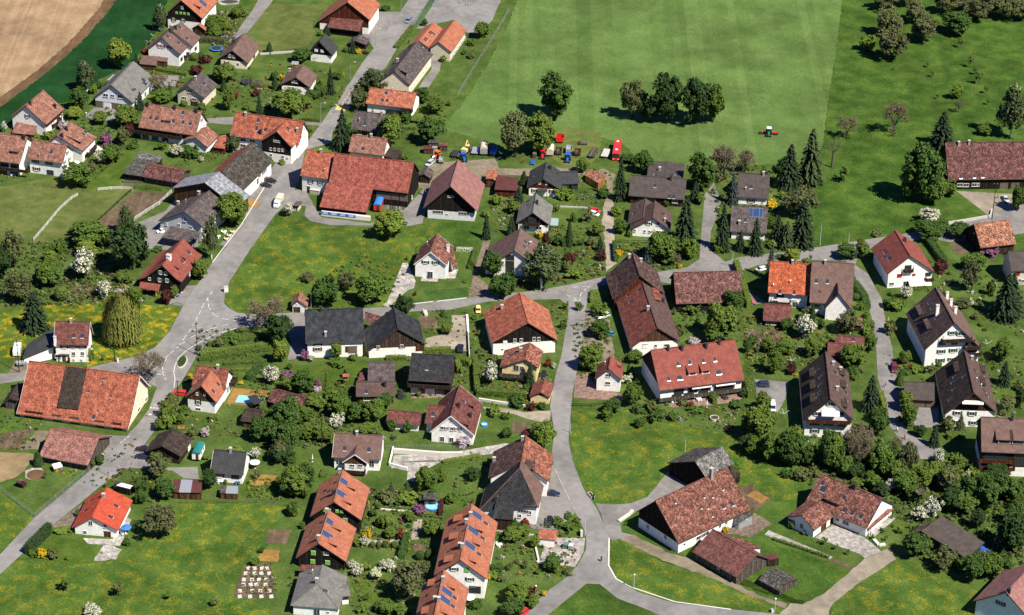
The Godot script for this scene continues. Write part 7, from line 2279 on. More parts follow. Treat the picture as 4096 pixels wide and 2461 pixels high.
	slab(h, "roof",[Vector3(-3.4,3.2,5.5),Vector3(-5.8,3.2,4.1),Vector3(-7.4,2.7,-3.3),Vector3(-4.5,2.7,-1.1)],"or_weather","white")
	h = thing("shed","small grey plank shed with weathered roof in the grass","shed",70.42,143.62,-2.337)
	b = block(h, 0,0,0,3.7,3.7,7.1,1.88,1.85,3.03,"weather_grey","timber_grey",{"rough": 0.06,"oe": 0.2,"og": 0.2})
	h = thing("greenhouse","wire-clad wooden aviary with grey roof at the farmhouse terrace","greenhouse",63.03,116.31,0.000)
	slab(h, "roof",[Vector3(1.3,3,-2.6),Vector3(2.8,3,-0.8),Vector3(-1.4,2.6,2.6),Vector3(-2.8,2.6,0.7)],"weather_grey","glass_roof")
	h = thing("house","white house with mottled tile-brown roof, garage wing and cobbled court","house",92.27,109.45,-2.218)
	b = block(h, 0,0,0,7.4,7.4,19.4,3.23,3.19,8.83,"tilebrown","white",{"rough": 0.04})
	b1 = block(h, 12,5,1.53,4.9,4.4,8.9,3.12,2.99,5.69,"tilebrown","white",{})
	wins(b, "r -0.3 1.8 P 0.7; r -3 1.8 P; r 1.4 1.1 d")
	wins(b1,"n 0 2.1 p 1.1; r -0.9 1.1 T")
	skylights(b, "r 6.8 0.41",1.3,1.5)
	skylights(b, "r 0.2 0.42; r -1.5 0.74; r -3.9 0.74; r -6.7 0.74; r 7.9 0.24")
	chimneys(b, "r -1 0.04","dark_metal",1.2,0.8)
	dormers(b, "r 2.6 0.71 4.5 .8","timber")
	slab(h, "porch_roof",[Vector3(-3,3.2,-8.4),Vector3(-5.8,3,-10.5),Vector3(6.2,2.5,-10.1),Vector3(6.4,2.6,-9.6)],"tilebrown","posts")
	h = thing("barn","barn with ribbed brown sheet roof and blue tarpaulin end","barn",114.1,122.76,0.000)
	slab(h, "roof",[Vector3(1.8,5.2,-5.2),Vector3(11.4,5.2,6.9),Vector3(6.1,3.6,12.1),Vector3(-4.3,3.6,-0.2)],"sheet_brown","timber")
	slab(h, "roof",[Vector3(-2.9,3,-5.1),Vector3(-0.8,3,-5.7),Vector3(-4.2,2.4,-2),Vector3(-7,2.4,-0.8)],"dkbrown","timber")
	h = thing("house","white-gabled chalet with broad brown roof in the lower corner","house",130.82,152.98,-0.607)
	b = block(h, 0,0,0,8.5,8.8,16.5,4.27,4.13,10.65,"pinkbrown","white",{})
	wins(b, "n -1.3 6.4 N")
	chimneys(b, "r 7.7 0.05","dark_metal",1.2,0.8)
	h = thing("inn","grey-brown roofed inn with terrace tables and large canopy","inn",-101.29,-47.76,-0.404)
	b = block(h, 0,0,0,9.9,6.2,16.3,4.09,5.93,9.72,"greybrown","pale_wall",{})
	wins(b, "n -0.2 6.6 p 1.2; n -2.4 4 p; n 1.9 4.1 p; r 4.3 3.5 g; r 1.1 4.2 g; r -1.4 4.6 g; n -7.1 3.5 p 0.8")
	chimneys(b, "l -7.4 0.36; l -4 0.95")
	chimneys(b, "l -3.5 0.63","pipe",1.1)
	slab(h, "canopy_roof",[Vector3(-4.4,4.2,9.5),Vector3(6.2,4.2,8.9),Vector3(7.3,3.2,14.7),Vector3(-4.1,3.2,15.9)],"greybrown","posts")
	h = thing("barn","brown timber barn with silvery corrugated roof behind the inn","barn",-97.87,-61.21,-0.434)
	b = block(h, 0,0,0,12.7,11.4,9.1,6.54,5.43,11.59,"silver","timber_mid",{})
	h = thing("farmhouse","old farmhouse with dark lichen-covered roof and white road wall","farmhouse",-91.43,-78.53,-0.342)
	b = block(h, 0,0,0,7.4,7.4,23.7,5.09,5.15,10.57,"red_old","white",{"rough": 0.08,"rm2": "mottle"})
	wins(b, "r -2.2 3.8 n; r -5.2 3.6 n; r -6.7 3.6 n; r -0.7 2.5 d")
	h = thing("shed","open log shed with patched grey tin roof","shed",-123.48,-88.23,0.000)
	slab(h, "roof",[Vector3(-2.3,3.6,-6.8),Vector3(5.7,3.6,-4),Vector3(4.8,3.2,-0.5),Vector3(-3.6,3.2,-3)],"weather_light","timber")
	slab(h, "roof",[Vector3(-3.6,3.2,-3),Vector3(4.8,3.2,-0.5),Vector3(0.5,2.6,9.8),Vector3(-6.3,2.6,7.9)],"weather_grey","timber")
	h = thing("shed","long low shed with brown-red tiles and bright ridge","shed",-115.19,-81.09,-1.896)
	b = block(h, 0,0,0,5,5,13.7,2.58,2.62,4.86,"redbrown_old","timber_grey",{"rc": "or_old"})
	h = thing("house","dark brown chalet with bright red roof at the road bend","house",-104.94,-13.75,-0.241)
	b = block(h, 0,0,0,8.2,6,18.2,3.34,4.63,9.43,"red","timber_black",{"fl": 0.12})
	wins(b, "n -0.9 6.6 g; n 0.8 6.6 g; n -4.6 3.8 g 0.8; n -1.3 3.9 g; n 1.1 4.1 g; r -2.1 2.8 p; r 0.6 2.9 p")
	skylights(b, "r 0.1 0.49; r -5.9 0.49")
	chimneys(b, "r 4.1 0.04","white",1.2,1.3)
	dormers(b, "r -2.5 0.56 2.6 .7; r 3.7 0.58 2.6 .7","timber")
	slab(h, "porch_roof",[Vector3(-6.9,3.4,10.4),Vector3(-0.4,3.4,10.3),Vector3(0,2.7,13.2),Vector3(-6.5,2.7,13)],"red","posts")
	h = thing("hut","small rendered hut with red-brown gabled roof at the meadow corner","hut",-64.73,3.7,-0.018)
	b = block(h, 0,0,0,2.1,2.7,5.2,2.8,2.31,4.49,"rustbrown","pale_wall",{"oe": 0.3,"og": 0.3})
	wins(b, "n -0.5 0.9 T 0.8; n -0.5 2.9 q 0.7")
func build_plants():
	plants("a","loose olive-green orchard tree","orchard trees","136.3 -191.2 12.9 6.6; 137.9 -213.7 11.1 5.8; 150.7 -207.4 10.6 5.8; 150.2 -226.8 9.7 4.7; 163.2 -235.9 9.2 4.8; 174.2 -229.3 8.7 4.7; 179.5 -233.1 8.7 4.8; 185.4 -231.2 9.2 5.2; 190.6 -231.3 8.7 4.7; 139.7 -238.2 7.2 4.8; 148.7 -242.3 7.2 4.6; 170.4 -240 7.7 5; 93.6 -64.1 10.9 5.7; 142.6 -16.7 11 3.1; -0.1 -103.9 17.8 5.3; 40.6 -136.7 15.1 4.7; -51.1 -8.3 6.6 2.9; -63.5 -14 2.7 2.3; -55.4 -137.9 8.7 3.7; -133.6 -106.4 7.1 2.4; -155.4 -19.3 13.2 3.7; -150.3 3.2 10 4.6; -63.2 89.3 6.1 3.7; 101.3 11.2 7.8 3.8; 89.9 3.9 4.8 2.1; 143.2 54.5 5 2.6; 139.2 -6.2 3.1 2.9; -95.6 98.5 6.9 3.3; -91.9 127.5 10.1 4.5; -25.1 152.9 11.6 4.6; -21.4 143.2 5.1 1.9; 110.2 90.4 11.4 2.8; 119.9 98.2 8.3 3.6; 114.4 135.3 7.5 3.2")
	plants("r","rounded green broadleaf tree","broadleaf trees of the village","164.8 -216.2 9.6 5.6; 162.9 -128.9 4.3 2.4; 131.1 -80.6 12 4.3; 138.4 -76.4 11.1 4.5; 143.7 -81.5 6 2.9; 134 -51 6.3 5.2; 143.5 -52.6 5.4 3.6; 138.6 -54.8 4.6 3; 105.7 -36.4 5.4 3.4; 110.5 -37.1 6.7 2.4; 145.7 -30.9 5.8 3.9; 165.9 -72.5 9.6 2.5; 83.7 -55.4 4.6 2; 165.4 -71.5 9.2 2.3; 13.5 -135.3 17 6.5; 8.1 -107.5 15.5 5.3; 68.7 -134.6 15.1 4.3; 43.2 -93.6 8.9 3.1; 46.8 -31.9 10.2 4.9; 55.6 -34.1 7.2 3; 34.2 -49.8 5.4 2.2; 26.9 -47.7 5 2.2; 22.7 -93.3 5.6 2.3; 29.5 -75.1 3.2 2.1; -1.5 -8.1 7.9 2.9; 61.1 -72 3.7 1.8; 37.6 -102.5 2.8 2.3; 39.7 -100.7 3.3 2.3; -56.9 1.7 10 4.2; -43 -0.8 10.4 5; -0.1 -62.2 5 2.2; -42.7 -110.1 12.2 4.9; -29.1 -112.6 10.4 4.7; -78.3 -178.1 5.4 3.6; -79.3 -131.5 11 6.1; -71.9 -147.1 3.4 2.9; -69.5 -150.3 3.9 2.7; -64 -164.1 3.4 1.8; -104 -159.6 6.8 4; -100.3 -136.3 9.1 2.4; -13.5 -203.7 6.5 3; -33 -145.9 6.3 2.6; -28.7 -137.1 6.7 3.3; -105.3 -217.5 4.6 2.8; -113.8 -209 4.6 3.5; -111.7 -198.6 4 3; -56.3 -116.4 5.7 2.4; -152 -133.7 9.3 3.5; -143.5 -122.9 5.1 2.6; -134.3 -120.8 8.7 4.4; -124.4 -141.7 4.7 3.5; -104.7 -162.1 5.8 4.1; -135.6 -93.2 7 3.4; -144.1 -75.5 8.4 5.3; -111.8 -201.5 5.7 3.5; -112.9 -206.8 5.4 2.8; -111.8 -103.5 2.5 2.5; -90.6 -49.6 12.4 5.3; -133.6 -33.4 9.3 5.7; -142.6 -8.1 7.9 4.4; -115 0.9 4.8 2.3; -103.5 -1.7 4.4 1.6; -96.7 -13.4 7.5 2.5; -128.2 -33.3 6.2 2.6; -138 -40.6 4.9 3; -120.4 -10.8 4 2.5; -62.2 76 12.3 4.6; -97.3 67.6 5.8 2.1; -98.3 74.4 4.2 1.8; -59.8 52.8 8 3.1; -63.9 51.7 4.6 2.5; -55.6 60.8 4.6 3.4; -48.2 65.2 7.5 3.4; -52.7 77.5 5.3 3; -43.4 67.8 6.6 3.2; -38.4 68.1 7.5 3.7; -35.7 59 4.2 2.3; -64.4 70.8 7.5 4.6; -61.5 84 9.8 4; -39.9 73.8 3.3 2.8; -0.8 74.7 3.3 1.5; 7.6 73.6 4.6 1.8; -19.5 17 3.5 1.7; -51.5 58.8 6.3 2.7; -50.5 79.1 4.9 1.9; -58.3 68.5 5.4 2.7; -56.5 78 4.6 2.1; 26.6 16.7 6 3.3; 23.6 36 8.7 4; 36.6 31.4 4.3 2.4; 62.9 16 12.1 5.2; 67.7 0.5 8.3 3.4; 35.2 56 8 2.7; 29.4 59.8 5 2.3; 37 67.5 3.1 1.7; 72.4 58.1 6.7 2.3; 71.1 70.3 8.7 4.1; 83 10.3 3.9 2.1; 88.6 6.4 3.5 1.7; 81 25 5.1 2.8; 77.3 36.2 8.5 2.4; 89.6 25.4 6 2.8; 100 32 7.7 3.3; 60.2 19.2 6 2.8; 70.3 24.5 4.7 1.3; 71.8 19.3 3 1.1; 58.7 52.8 2.5 1.3; 93.6 9.3 3.5 1.3; 22.2 35.1 3.9 1.7; 73 56.1 5.4 1.9; 69.9 73.4 11.6 4.6; 78.4 82.3 10.2 4.4; 104.1 70 10.3 3.1; 89.6 82.4 9.8 3; 113.7 64.1 7.7 2.6; 116.7 29 4.7 1.9; 146 26 7.3 2.8; 100.3 37.5 3.9 1.9; 101.4 30.4 6.8 3.7; 107.1 22 6 2.1; 76.4 23.9 5.6 2.2; 146.5 20.4 3.5 1.9; 104.6 62.3 5.4 2; -98.7 111.7 4.4 1.9; -92.6 109.3 6.4 2.8; -57.6 115.9 4.2 1.9; -58 106.1 8.7 4.1; -54.5 122.4 2.4 0.8; -97.3 104.7 2 0.8; -54.9 107.7 4.8 1.5; -57.8 96.6 4.1 1.9; -59.9 91.7 3.3 1.6; -55.5 103.5 8.9 3.1; -59.4 106.7 7.3 3.2; -22.3 101.9 7.1 3.3; -19 98 5.1 1.6; -26.1 117.8 3.2 1.5; -20.1 124.4 5.4 2.5; -30.6 159.3 3.7 2.6; -26.4 160.4 3.1 2; 1.8 125.7 4.2 3.1; 1.7 120.3 2.6 1.7; 12 139.5 4.6 2; 3 153.5 5.8 3.4; 1.8 159 5 3; -2.3 140.4 2.8 1.8; -18 98.3 4.1 1.5; 4.7 123.4 3.2 1.8; 6.8 156.1 3.9 1.8; -27.2 115.3 1.6 1.3; 12 139 4.4 2.5; 78.4 86.3 11.9 3.6; 89.4 87.3 12.3 3.3; 94.8 85.6 8.6 2.1; 78.1 86.5 11.7 4; 102.5 91.4 11.2 3.6; 99.9 87 9 2.9; 99.5 96.9 5.1 2.6; 108.5 98.7 7.5 3.6; 113.7 95.9 7.3 2.9; 126.1 102.9 9.1 3.6; 139.8 100.2 5.9 2.9; 107.6 129.4 7.8 3.7; 121.3 140.2 8.5 3.1; 126.1 138.3 8.1 3.1; 72.3 84.4 9.6 3.3; 92.9 90.7 6.3 2.9; 116.2 92.4 6.3 2.9; 123.6 108.3 6.5 3.2; 136.4 113.4 7.2 2.9; 129.2 97.8 6.1 3.1; 118.3 92 5.7 2.9; 122.3 93.1 5.7 2.8; 106.2 92.6 6.5 2.6; 110.5 103 4.8 2.6; 123.1 131.7 4 2; 118 130.8 4 1.8; 95.4 97 3.3 1.9; 68.7 81.8 7 2.8; 138.9 106.4 5.7 2; 125 86.3 4.9 2.1")
	plants("l","bright yellow-green tree","bright green trees","129.4 -199.2 6.3 3.2; 156.8 -158.3 5.9 2.4; 88.4 -33 4.9 2.8; -39.4 -43.8 9.4 5.4; -73.5 -138.6 5.3 2.2; -34.6 -130.4 2.4 2.4; -143.2 -169 12.4 4.5; -152.9 -126.9 4.6 3; -144.7 -22.5 4.5 2.1; -134 -27.5 5.8 3.3; -67.8 35.7 7.2 2.2; -67.8 35.7 7.7 2.3; -51.4 33.7 6 1.9; 9.7 80.1 9.4 3.4; 113.6 55.4 6.9 2.3; -83.7 89.3 1.8 1; -31.6 121.1 4 2.1; -31 125.7 3.8 1.7; 7.4 128.7 4 1.5; 105 118.5 2.4 1")
	plants("k","bare grey-brown tree","trees still bare","131.3 -128.5 13.3 4.6; 114.4 -124.3 8.8 3.7; 156.1 -147 5.3 1.5; 68.8 -90.9 13 4.2; 77.5 -96 8.9 3.4; 70 -90.9 13.5 4.8; 51 -28.7 4.9 1.8; 77.5 -96.9 8.4 3.2; -91.7 -155.7 2.9 2.4; -126.6 -150.4 7.3 3.1; -104.9 48 10.9 4.4; -73.4 15.3 9.9 6.2; 98.2 77.2 8.7 3.9; 108 80.1 7 1.9; 97.1 88.4 13.6 3.5")
	plants("D","dead tree with broken limbs","","107.2 -101.1 10.5 2.5")
	plants("T","young thin tree","young trees in the meadows","110.3 -90.9 5.6 2.5; 164.3 -203.2 4.1 1.4; 165.4 -185.9 4.5 1.4; 166.8 -171.2 5.2 1.6; 150.5 -176.4 2.7 1; 168.1 -163.3 3 1.1; 167.4 -153.8 2.4 0.9; 150 -185.1 2.2 0.9; 150.2 -157.6 2.2 0.8; 166.6 -179.4 3 1.1; 137.3 -182.3 1.2 0.7; 94.1 -33.9 2.2 0.7; 72.7 27.8 5.1 1.1; 73.8 33.6 4.3 1.1; -112.7 152.8 3.9 1.8; -99 154.5 4.3 1.7; -86.3 155.4 2.1 1.2; -74 158.2 2.3 1.3; -126.4 101.1 2.4 0.7; 100.8 122.4 1.9 0.8; 84.1 124.8 2.3 1; 87 127 1.8 0.7; 89.9 129.2 1.9 0.7")
	plants("s","dark conical spruce","spruces in the gardens","146.6 -119.4 13.3 5.2; 91.4 -85.4 16.2 5; 92.1 -43.9 17.5 4.8; 84.8 -47.8 9 2.4; 66.5 -40.2 16.6 3; 72.3 -39.7 7.7 1.8; 76.9 -38.2 13 3; 152.8 -3.5 14 4.4; 3.1 -83.2 5.3 2; 1.5 -68.6 6.9 2.4; 34.8 -73.7 16 2.5; 59.6 -74.8 6.9 2.3; 55 -45.7 16.2 4.4; 27.6 -37.7 5.4 1.6; -8.7 -44.5 9.4 1.8; -0.7 -47.4 6.8 2; -34.1 2.9 5.7 2.1; -58.8 -107.6 15 3.8; -60.3 -187.2 6.5 1.4; -65.9 -151.7 10.7 1.9; -89.4 -132.9 8.2 1.6; -71 -203.1 4 1.9; -131.2 -135.1 7 1.9; -138 -175.4 3.7 1.1; -142.5 19.7 13.2 5; 5.7 45.6 8 1.8; -48.2 43.6 2.8 1.3; 103.6 55.6 11.7 3.4; 119.6 74.4 7 2; 144.4 40 8.1 2.4; 150.7 0.1 15.5 5")
	plants("B","birch with white stem","birches","171.6 -127.4 20.9 5.4; 8.9 -12.9 15.3 6.4; -50.2 -155.2 9.2 4.9; -95.5 -102.9 7 2.5; -132.5 -203.4 11.3 2.9; -152 -149.4 12.2 4; -94.7 -27.1 17 2.9; -123.5 -42.9 10.8 2.6; 111.6 81.7 6.2 2.4")
	plants("d","dense dark green tree","dense dark trees of the village","134.3 -77 22.4 6.8; 89.3 -86.5 11.1 3.3; 52 -133.1 19.4 5.4; 62.8 -133.2 18.2 6.1; 46.7 -134.2 10 4.3; 61.9 -82.1 13.4 4.8; -6.3 -19.3 8.9 3.5; -3.7 -5.8 7.9 3.5; -119.3 -18.7 17.1 6.6; -157.4 -10.9 11.8 2.9; -69.5 24.3 9.8 3.7; -66.6 78.5 7.8 3.5; -69 25.7 10.7 3.9; -32.2 9.7 9.1 2.5; -70 78.8 7.8 3; 116.3 69.2 3.8 1.9; 147.1 53.2 7.6 1.8; -99.3 106.7 5.2 2.3; -81.3 104.2 6.9 2.2; -62.8 89.6 5.9 3.5; -9.8 96.6 3.7 2.1; 89.1 87.6 12.1 3.3; 129.7 105.7 10.3 3.9; 135.8 101.1 7.5 4.3; 133.8 125.4 12.3 4.3; 95.6 92 5.5 2.6; 120.5 106.5 6.5 3.6; 134.5 91.4 5.5 3.6; 136.3 120.6 6.4 2.7; 101.8 101.6 4.9 2.2; 106 84.9 6.2 2.6; 83 85.8 7.4 2.6; 126.1 115.2 6.4 2.2; 66.8 79.4 6.2 2.4")
	plants("w","fruit tree in white blossom","fruit trees in blossom","135.3 -62.7 4.6 3.9; 121.7 -10.8 4 2.3; -72.9 -57.1 4.6 2.1; -175.2 -115.1 3.8 1.5; -114.1 -98.6 4.3 2.7; -105.6 -95.3 2 1; -139.1 -92.2 5.3 2.3; -132.9 -12.4 10.1 4.2; -124.7 -0.4 6.1 2.7; -73.1 -57.4 4.3 1.9; -69.2 48.4 5.9 2.7; -58.7 35 2.1 1.2; -5.9 45.8 7.2 2.7; -48.9 71.5 4.6 2.7; -70.3 88.1 3.1 1.6; -38.4 0.3 0.4 1.3; 88.6 14.7 6.9 3.8; 140.9 -6.7 2.6 1.7; -70.1 88 3.1 1.5; -104.3 163.4 2.7 2.8; -37.6 129.8 3 1.4; -30.9 140.4 2.8 2.4; -40.1 140.1 2.4 1.5; -38.6 143.4 3.2 1.8; 104.6 98.2 3.9 1.8; 111.4 112.3 4.3 2.6; 114.5 111 6.4 2.7; 119.7 84.4 5.1 1.7")
	plants("g","pale green fir","firs in the gardens","98.7 -89.5 20.1 5.4; 87.1 -42.2 9.9 3; -122 -144.4 6.8 1.4; 127.9 66.8 6.2 1.9; -31.7 105.4 4.6 1.4; -27.3 105.7 4.6 1.6; 130.3 125.6 7.6 2.2")
	plants("c","blue-grey spruce","blue spruces","71.8 -72.6 11.5 2.3; 80.5 -21.7 13.2 2; 42.4 -29.8 7.1 1.8; -31.5 54.2 2.9 1.6")
	plants("u","loose green garden shrub","garden shrubs","93.1 -32.8 1.2 1.8; 116.8 -4.8 3.2 3.6; 148.5 -14.2 5.3 1.9; 82.8 -42.6 2.9 2.2; 117.4 -52.7 1.7 2.2; 88.6 -76.8 3 1.9; 85 -35 1.6 1.8; 37.7 -74.9 4.7 3.1; 34.7 -38.5 1.2 1.4; 16.7 -74.9 3.8 3.3; 19.4 -57.5 3.4 1.4; 23.9 -58 3.8 2.2; 49.8 -28.7 4.1 2.4; 49.6 -69.2 2.6 1.2; 33.3 -62.9 3.4 2.4; 37.4 -47.9 2.5 1.2; 19.8 -19.5 2.9 3.1; 16.7 -23 4.5 2; 48.1 -46 3.3 1.8; 65.3 -38.4 2.9 2; 13.7 -42 3.3 2.2; 21.3 -41.4 2.1 1.8; 25.2 -41.7 2.9 2.2; 86.1 -50.3 4.6 2; -57 -14.8 2.1 1.6; -12.6 -24.7 2.5 1.2; -9 -60 2.1 2.2; -5.5 -69.1 3.4 2.5; 16.3 -73.9 3.4 3.1; -14.7 -15.1 1.2 0.8; 13.4 -64.4 2.6 1.6; 14.5 -41.3 3.7 2.4; -33.2 -29 1.6 0.7; -69.6 -158.3 3.1 1.3; -94.3 -136.9 1.6 1.7; -38 -129.3 4 2.6; -23.3 -143.8 2.2 1.3; -70.6 -117.2 2.6 1.1; -37.2 -100.5 1.7 1.5; -109 -208 3.7 3.3; -104 -218.5 2.8 2.1; -50.4 -227.2 2.4 1.9; -73.3 -202.4 1.9 1.6; -35.2 -213.7 2.8 1.6; -17 -196.2 2.8 1.6; -16.8 -185 2.3 1.8; -86.9 -161.8 3.6 1.8; -55.2 -155 3.1 2; -26.7 -181.2 2.3 1.8; -19.6 -188.1 1.8 1.4; -159.2 -110.3 3.3 2.2; -110.1 -136.1 3.3 1.4; -109.1 -98.5 4.6 3.2; -140.4 -85.5 4.1 2.2; -163.7 -109.9 1.9 1.6; -149 -147.8 3.4 2.1; -147.7 -152.3 2.9 1.9; -134.4 -110.4 3.3 2.1; -119.8 -103.8 2.8 2.1; -129.9 -104.3 2.3 2.1; -143 -29.3 4.5 2.4; -112.3 -32.2 1.2 2; -119.7 -11.7 2.8 2.9; -78.5 -94.7 1.7 1.3; -96 64 5.7 2.7; -96.6 73.5 6.8 2.5; -84.5 68.8 1.9 1.2; -88.7 78 3.1 1.9; -93.7 47.1 1.2 1.4; -123.5 36.8 4.7 1.5; -93.4 70.7 3.4 2.3; -92.3 65.4 2.3 2.1; -82.4 25.2 2.8 2.8; -87.1 27.1 2.8 2; -92.4 29.8 1.6 1.1; -119.9 36.9 1.6 0.7; -81.3 18 1.6 1.9; -69.8 70.7 2.3 1.6; 4.6 49.4 2.7 1.2; -33.3 71.8 3.8 1.9; -29 73 3.4 1.8; -4.2 62.5 3.1 2.3; -1 64.7 2.3 1.4; 2.2 57.3 3.5 2.9; 9.3 58.8 2.3 1.5; -46.6 33.5 2 1.8; -50.8 37.1 2.4 2.4; -64.9 39.6 2 0.9; -8.8 28.3 1.6 1.9; -11.5 7.7 1.6 1.1; -5.4 32.6 2.4 1.7; -26.3 53.5 1.9 1.1; 12.7 23.3 2.4 1.1; -9.8 17.6 2 0.8; 26.8 3.9 4.4 2.9; 55 2.1 3.2 2.5; 50.7 14.8 4.4 1.7; 49.3 2 2 1.2; 27.9 63.9 3.8 2.3; 40.5 59.4 3.9 2.1; 37.2 59.3 2.3 2.7; 42.1 63.9 3.5 2.6; 100.1 39 3.1 1.8; 15.7 12.5 3.2 1.5; 16.2 0.3 2.4 1.3; 31.9 31.1 1.6 1.7; 49.6 55.1 1.9 1.6; 53.7 58.7 1.9 2.5; 64.7 55.6 1.9 2.3; 43.6 62.7 2.7 2.1; 46.4 63.4 2.7 1.6; 20.4 0.9 3.2 1.3; 49.6 12.6 2.4 1.5; 67.6 49.7 2.7 1.3; 26.9 19 3.2 1.1; 124.7 66.7 5 2.7; 123.5 33.8 2.7 1.7; 148.3 42.8 3.1 1.6; 107.1 -3.4 2.6 2.1; 107.1 11.6 2.8 1.9; 114.3 11.1 4.4 2.5; 124 80.7 1.9 2.1; 119.1 33.8 2 2.2; 116.4 34.7 1.2 2; 121 33.2 2 1.7; 141.7 1.1 2 1.5; 117.8 -3.8 3.6 2.9; 120 -5.8 2.4 1.7; 143.4 8.1 1.2 1.1; 72.3 19.1 3.2 1.7; 108.1 1.8 2 1.3; 108.9 8.6 2.4 1.5; 141.5 56.9 1.9 1.6; 132 7.6 0.5 0.4; 111.5 61.7 1.9 1.1; -97.7 91.2 3.4 2.1; -112.8 93.1 3.4 1.7; -118.4 138.1 2.9 1.8; -114.4 139.1 1.5 0.8; -75.4 85.2 1.7 2.6; -69 98.7 2.8 1.6; -114.9 118.7 2.6 0.8; -117.7 125.9 1.3 2.5; -94.8 91.9 1.9 1.7; -73.5 101.8 1.1 0.5; -123.4 137.5 1.8 1.5; -99.8 131.5 1.8 1.5; -64.4 133.9 2 0.8; -65.8 139.4 2.2 1.5; -114.5 94 2.2 1; -55.5 99.7 3.7 1.5; -57.6 115.9 3.5 1.9; -32.6 108 3.1 2.9; -27.1 108.2 3.5 3.4; -23.4 108 3.1 1.7; -15.6 108.3 3.1 1.9; -36 154.2 1.6 1.4; -36.7 159.1 2.3 1.5; 4.8 138.4 2.7 0.9; -3.6 143.5 2.2 1.9; 0.3 139.4 1.8 1; -34 120.2 3 1.5; -36.2 115.5 2.2 1.5; -29.5 109.1 2.6 1.9; -34.7 107 2.2 1.5; -36.5 140.5 2.2 1.8; -19.8 132.7 1.8 1.1; 8.1 140.8 1.5 1; 15.6 140.6 1.8 1; 13.7 119.3 1.8 0.7; -20.2 104 1.5 1.4; -5.2 89.1 2.3 1.2; -1 144.4 1.8 1.5; 13.4 117.1 1.9 1.8; 16.4 118.9 1.8 1.5; 10.7 118.8 1.5 0.7; 0.7 149.8 2.9 1.6; -7.8 156.6 2.5 1.8; -41.1 138.3 1.1 0.8; -39.7 129.9 2.6 1.2; -35.1 112.1 1.5 0.8; 63 89.2 1.9 1.5; 31.8 117.5 1.1 0.5; 16.4 120.5 2.2 2; 18.4 117.2 2.2 1.2; 16.4 114.2 1.1 1.5; 118.8 135 4 2; 80.7 93.3 3.6 2.3; 83.9 91.4 3.6 2; 128.8 90.9 3.2 2.2; 76 117.4 2.8 1.3; 78.9 120.1 1.3 0.7; 97.3 121.5 1.3 0.7; 126.9 132.6 4.4 2.5; 127.1 85.4 2.6 2.6; 77 92 2.6 1.9; 131.1 133.6 2.9 2.3")
	plants("v","purple-flowering lilac shrub","lilac shrubs","151.9 -39.4 2.9 2.8; -139.1 -106.7 4.4 2.5; -64.8 45.6 3.1 2.2; -55.6 49.1 2.3 1.1; -60.6 34.1 3.6 1.7; -23.9 113.4 2.6 1.9")
	plants("o","clipped round shrub","clipped shrubs","117.4 -12.5 1.6 0.9; -62.6 -188 2.3 1.1; -86.8 -138 2.2 1.1; -117.2 -178.2 3 1.6; -114.9 -179.4 2.5 1.3; -116.4 -139.1 2.1 1.3; -137.5 1.1 4.8 2.2; 106.2 -9.4 2.2 1.3; 126.6 30.3 1.6 0.9; 142.7 5.1 1.2 0.9; -95.7 101.6 1.4 0.6; -77.2 101.5 1.5 0.5; -35.4 130.2 1.8 0.8; -33.8 130.1 2 0.7; -32.3 130.1 2 0.7; -29.5 130.2 2.1 1; -22.7 135.2 2.5 1.3; -20.6 135.2 2.9 1")
	plants("m","dark copper-leaved shrub","copper-leaved shrubs","134.8 -28.5 4.1 2.9; 18 -29.7 3.7 2.4; 27.9 -31.6 3.7 1.8; 10.1 -39.2 5.8 1.7; -29.9 -6.1 1.4 0.7; -55.5 -186.8 1.1 1.4; -92.3 -148.5 2.5 2.1; -113 -176 3.2 2.5; -132.3 -115.9 3.8 2.3; -114.8 -165.7 3.9 2.7; -99.1 -145.5 2.4 1.3; -105.7 2.1 5.2 2.2; -129.5 38.8 2 0.5; 4.8 73.6 1.9 2.1; 6.1 59.7 2.7 1.4; 82.4 36.2 3.9 1.7; 6.5 151.4 3.4 1.8")
	plants("y","yellow-flowering shrub","yellow shrubs","84.9 -71.4 1.9 2.3; 8.5 -45.8 2.5 1.4; 52.5 -27.4 1.6 0.9; 33.4 -34.2 2.9 1.4; -58 -187.2 1.6 1.4; -84.2 -161.8 2.7 1.3; -93.1 45.7 1.6 1.1; -78.3 48.6 1 1.1; 83.9 37.2 1 0.7; -121.4 138 3.1 1.5; -36.9 126.5 3.5 1.4; 9.7 150.5 1.6 1; -4.5 144.1 1.8 0.8; 58.2 119.9 2.1 1.1")
	plants("t","narrow dark thuja column","thuja columns","17.7 -40.6 9 1; 16.1 -40.5 3.2 0.8; -90.6 -185.6 4.2 1.1; -85.8 -154.4 4.6 1.2; -103.8 -151.9 4.4 1.1; -20.7 6.2 2 0.9; 34.6 38.8 3.8 0.7; 35.5 39.4 3.4 0.7; 91.2 4.9 6.3 0.9; 113.7 41.2 4.7 1.2; -129.5 94 4.3 1.3; 2 120.3 3.6 0.7; 4.7 120.8 2 0.6")
	plants("q","red-leaved shrub","red-leaved shrubs","-98.9 -145.3 2.7 1.3; -135.7 -183.2 2 1.7; 11 35 3.1 1.1; -11 15.4 0.8 0.9; 51.9 55.9 1.9 1; 117.8 32.5 1.8 0.9; -28.2 126.3 3.5 1.2; 5 118.5 2.2 1.4")
	plants("V","pale mauve flowering shrub","pale flowering shrubs","-155.6 -118.3 3.6 2; -120 -1.8 2.8 1.7; -85.3 77.3 3.2 1.5; -55.7 53.1 2.7 1.6; -12.6 79.7 3.1 2.6; 54.4 19.8 2.4 1.9")
	plants("W","weeping willow with pale hanging strands","","-115.3 25.4 16.2 6.1")
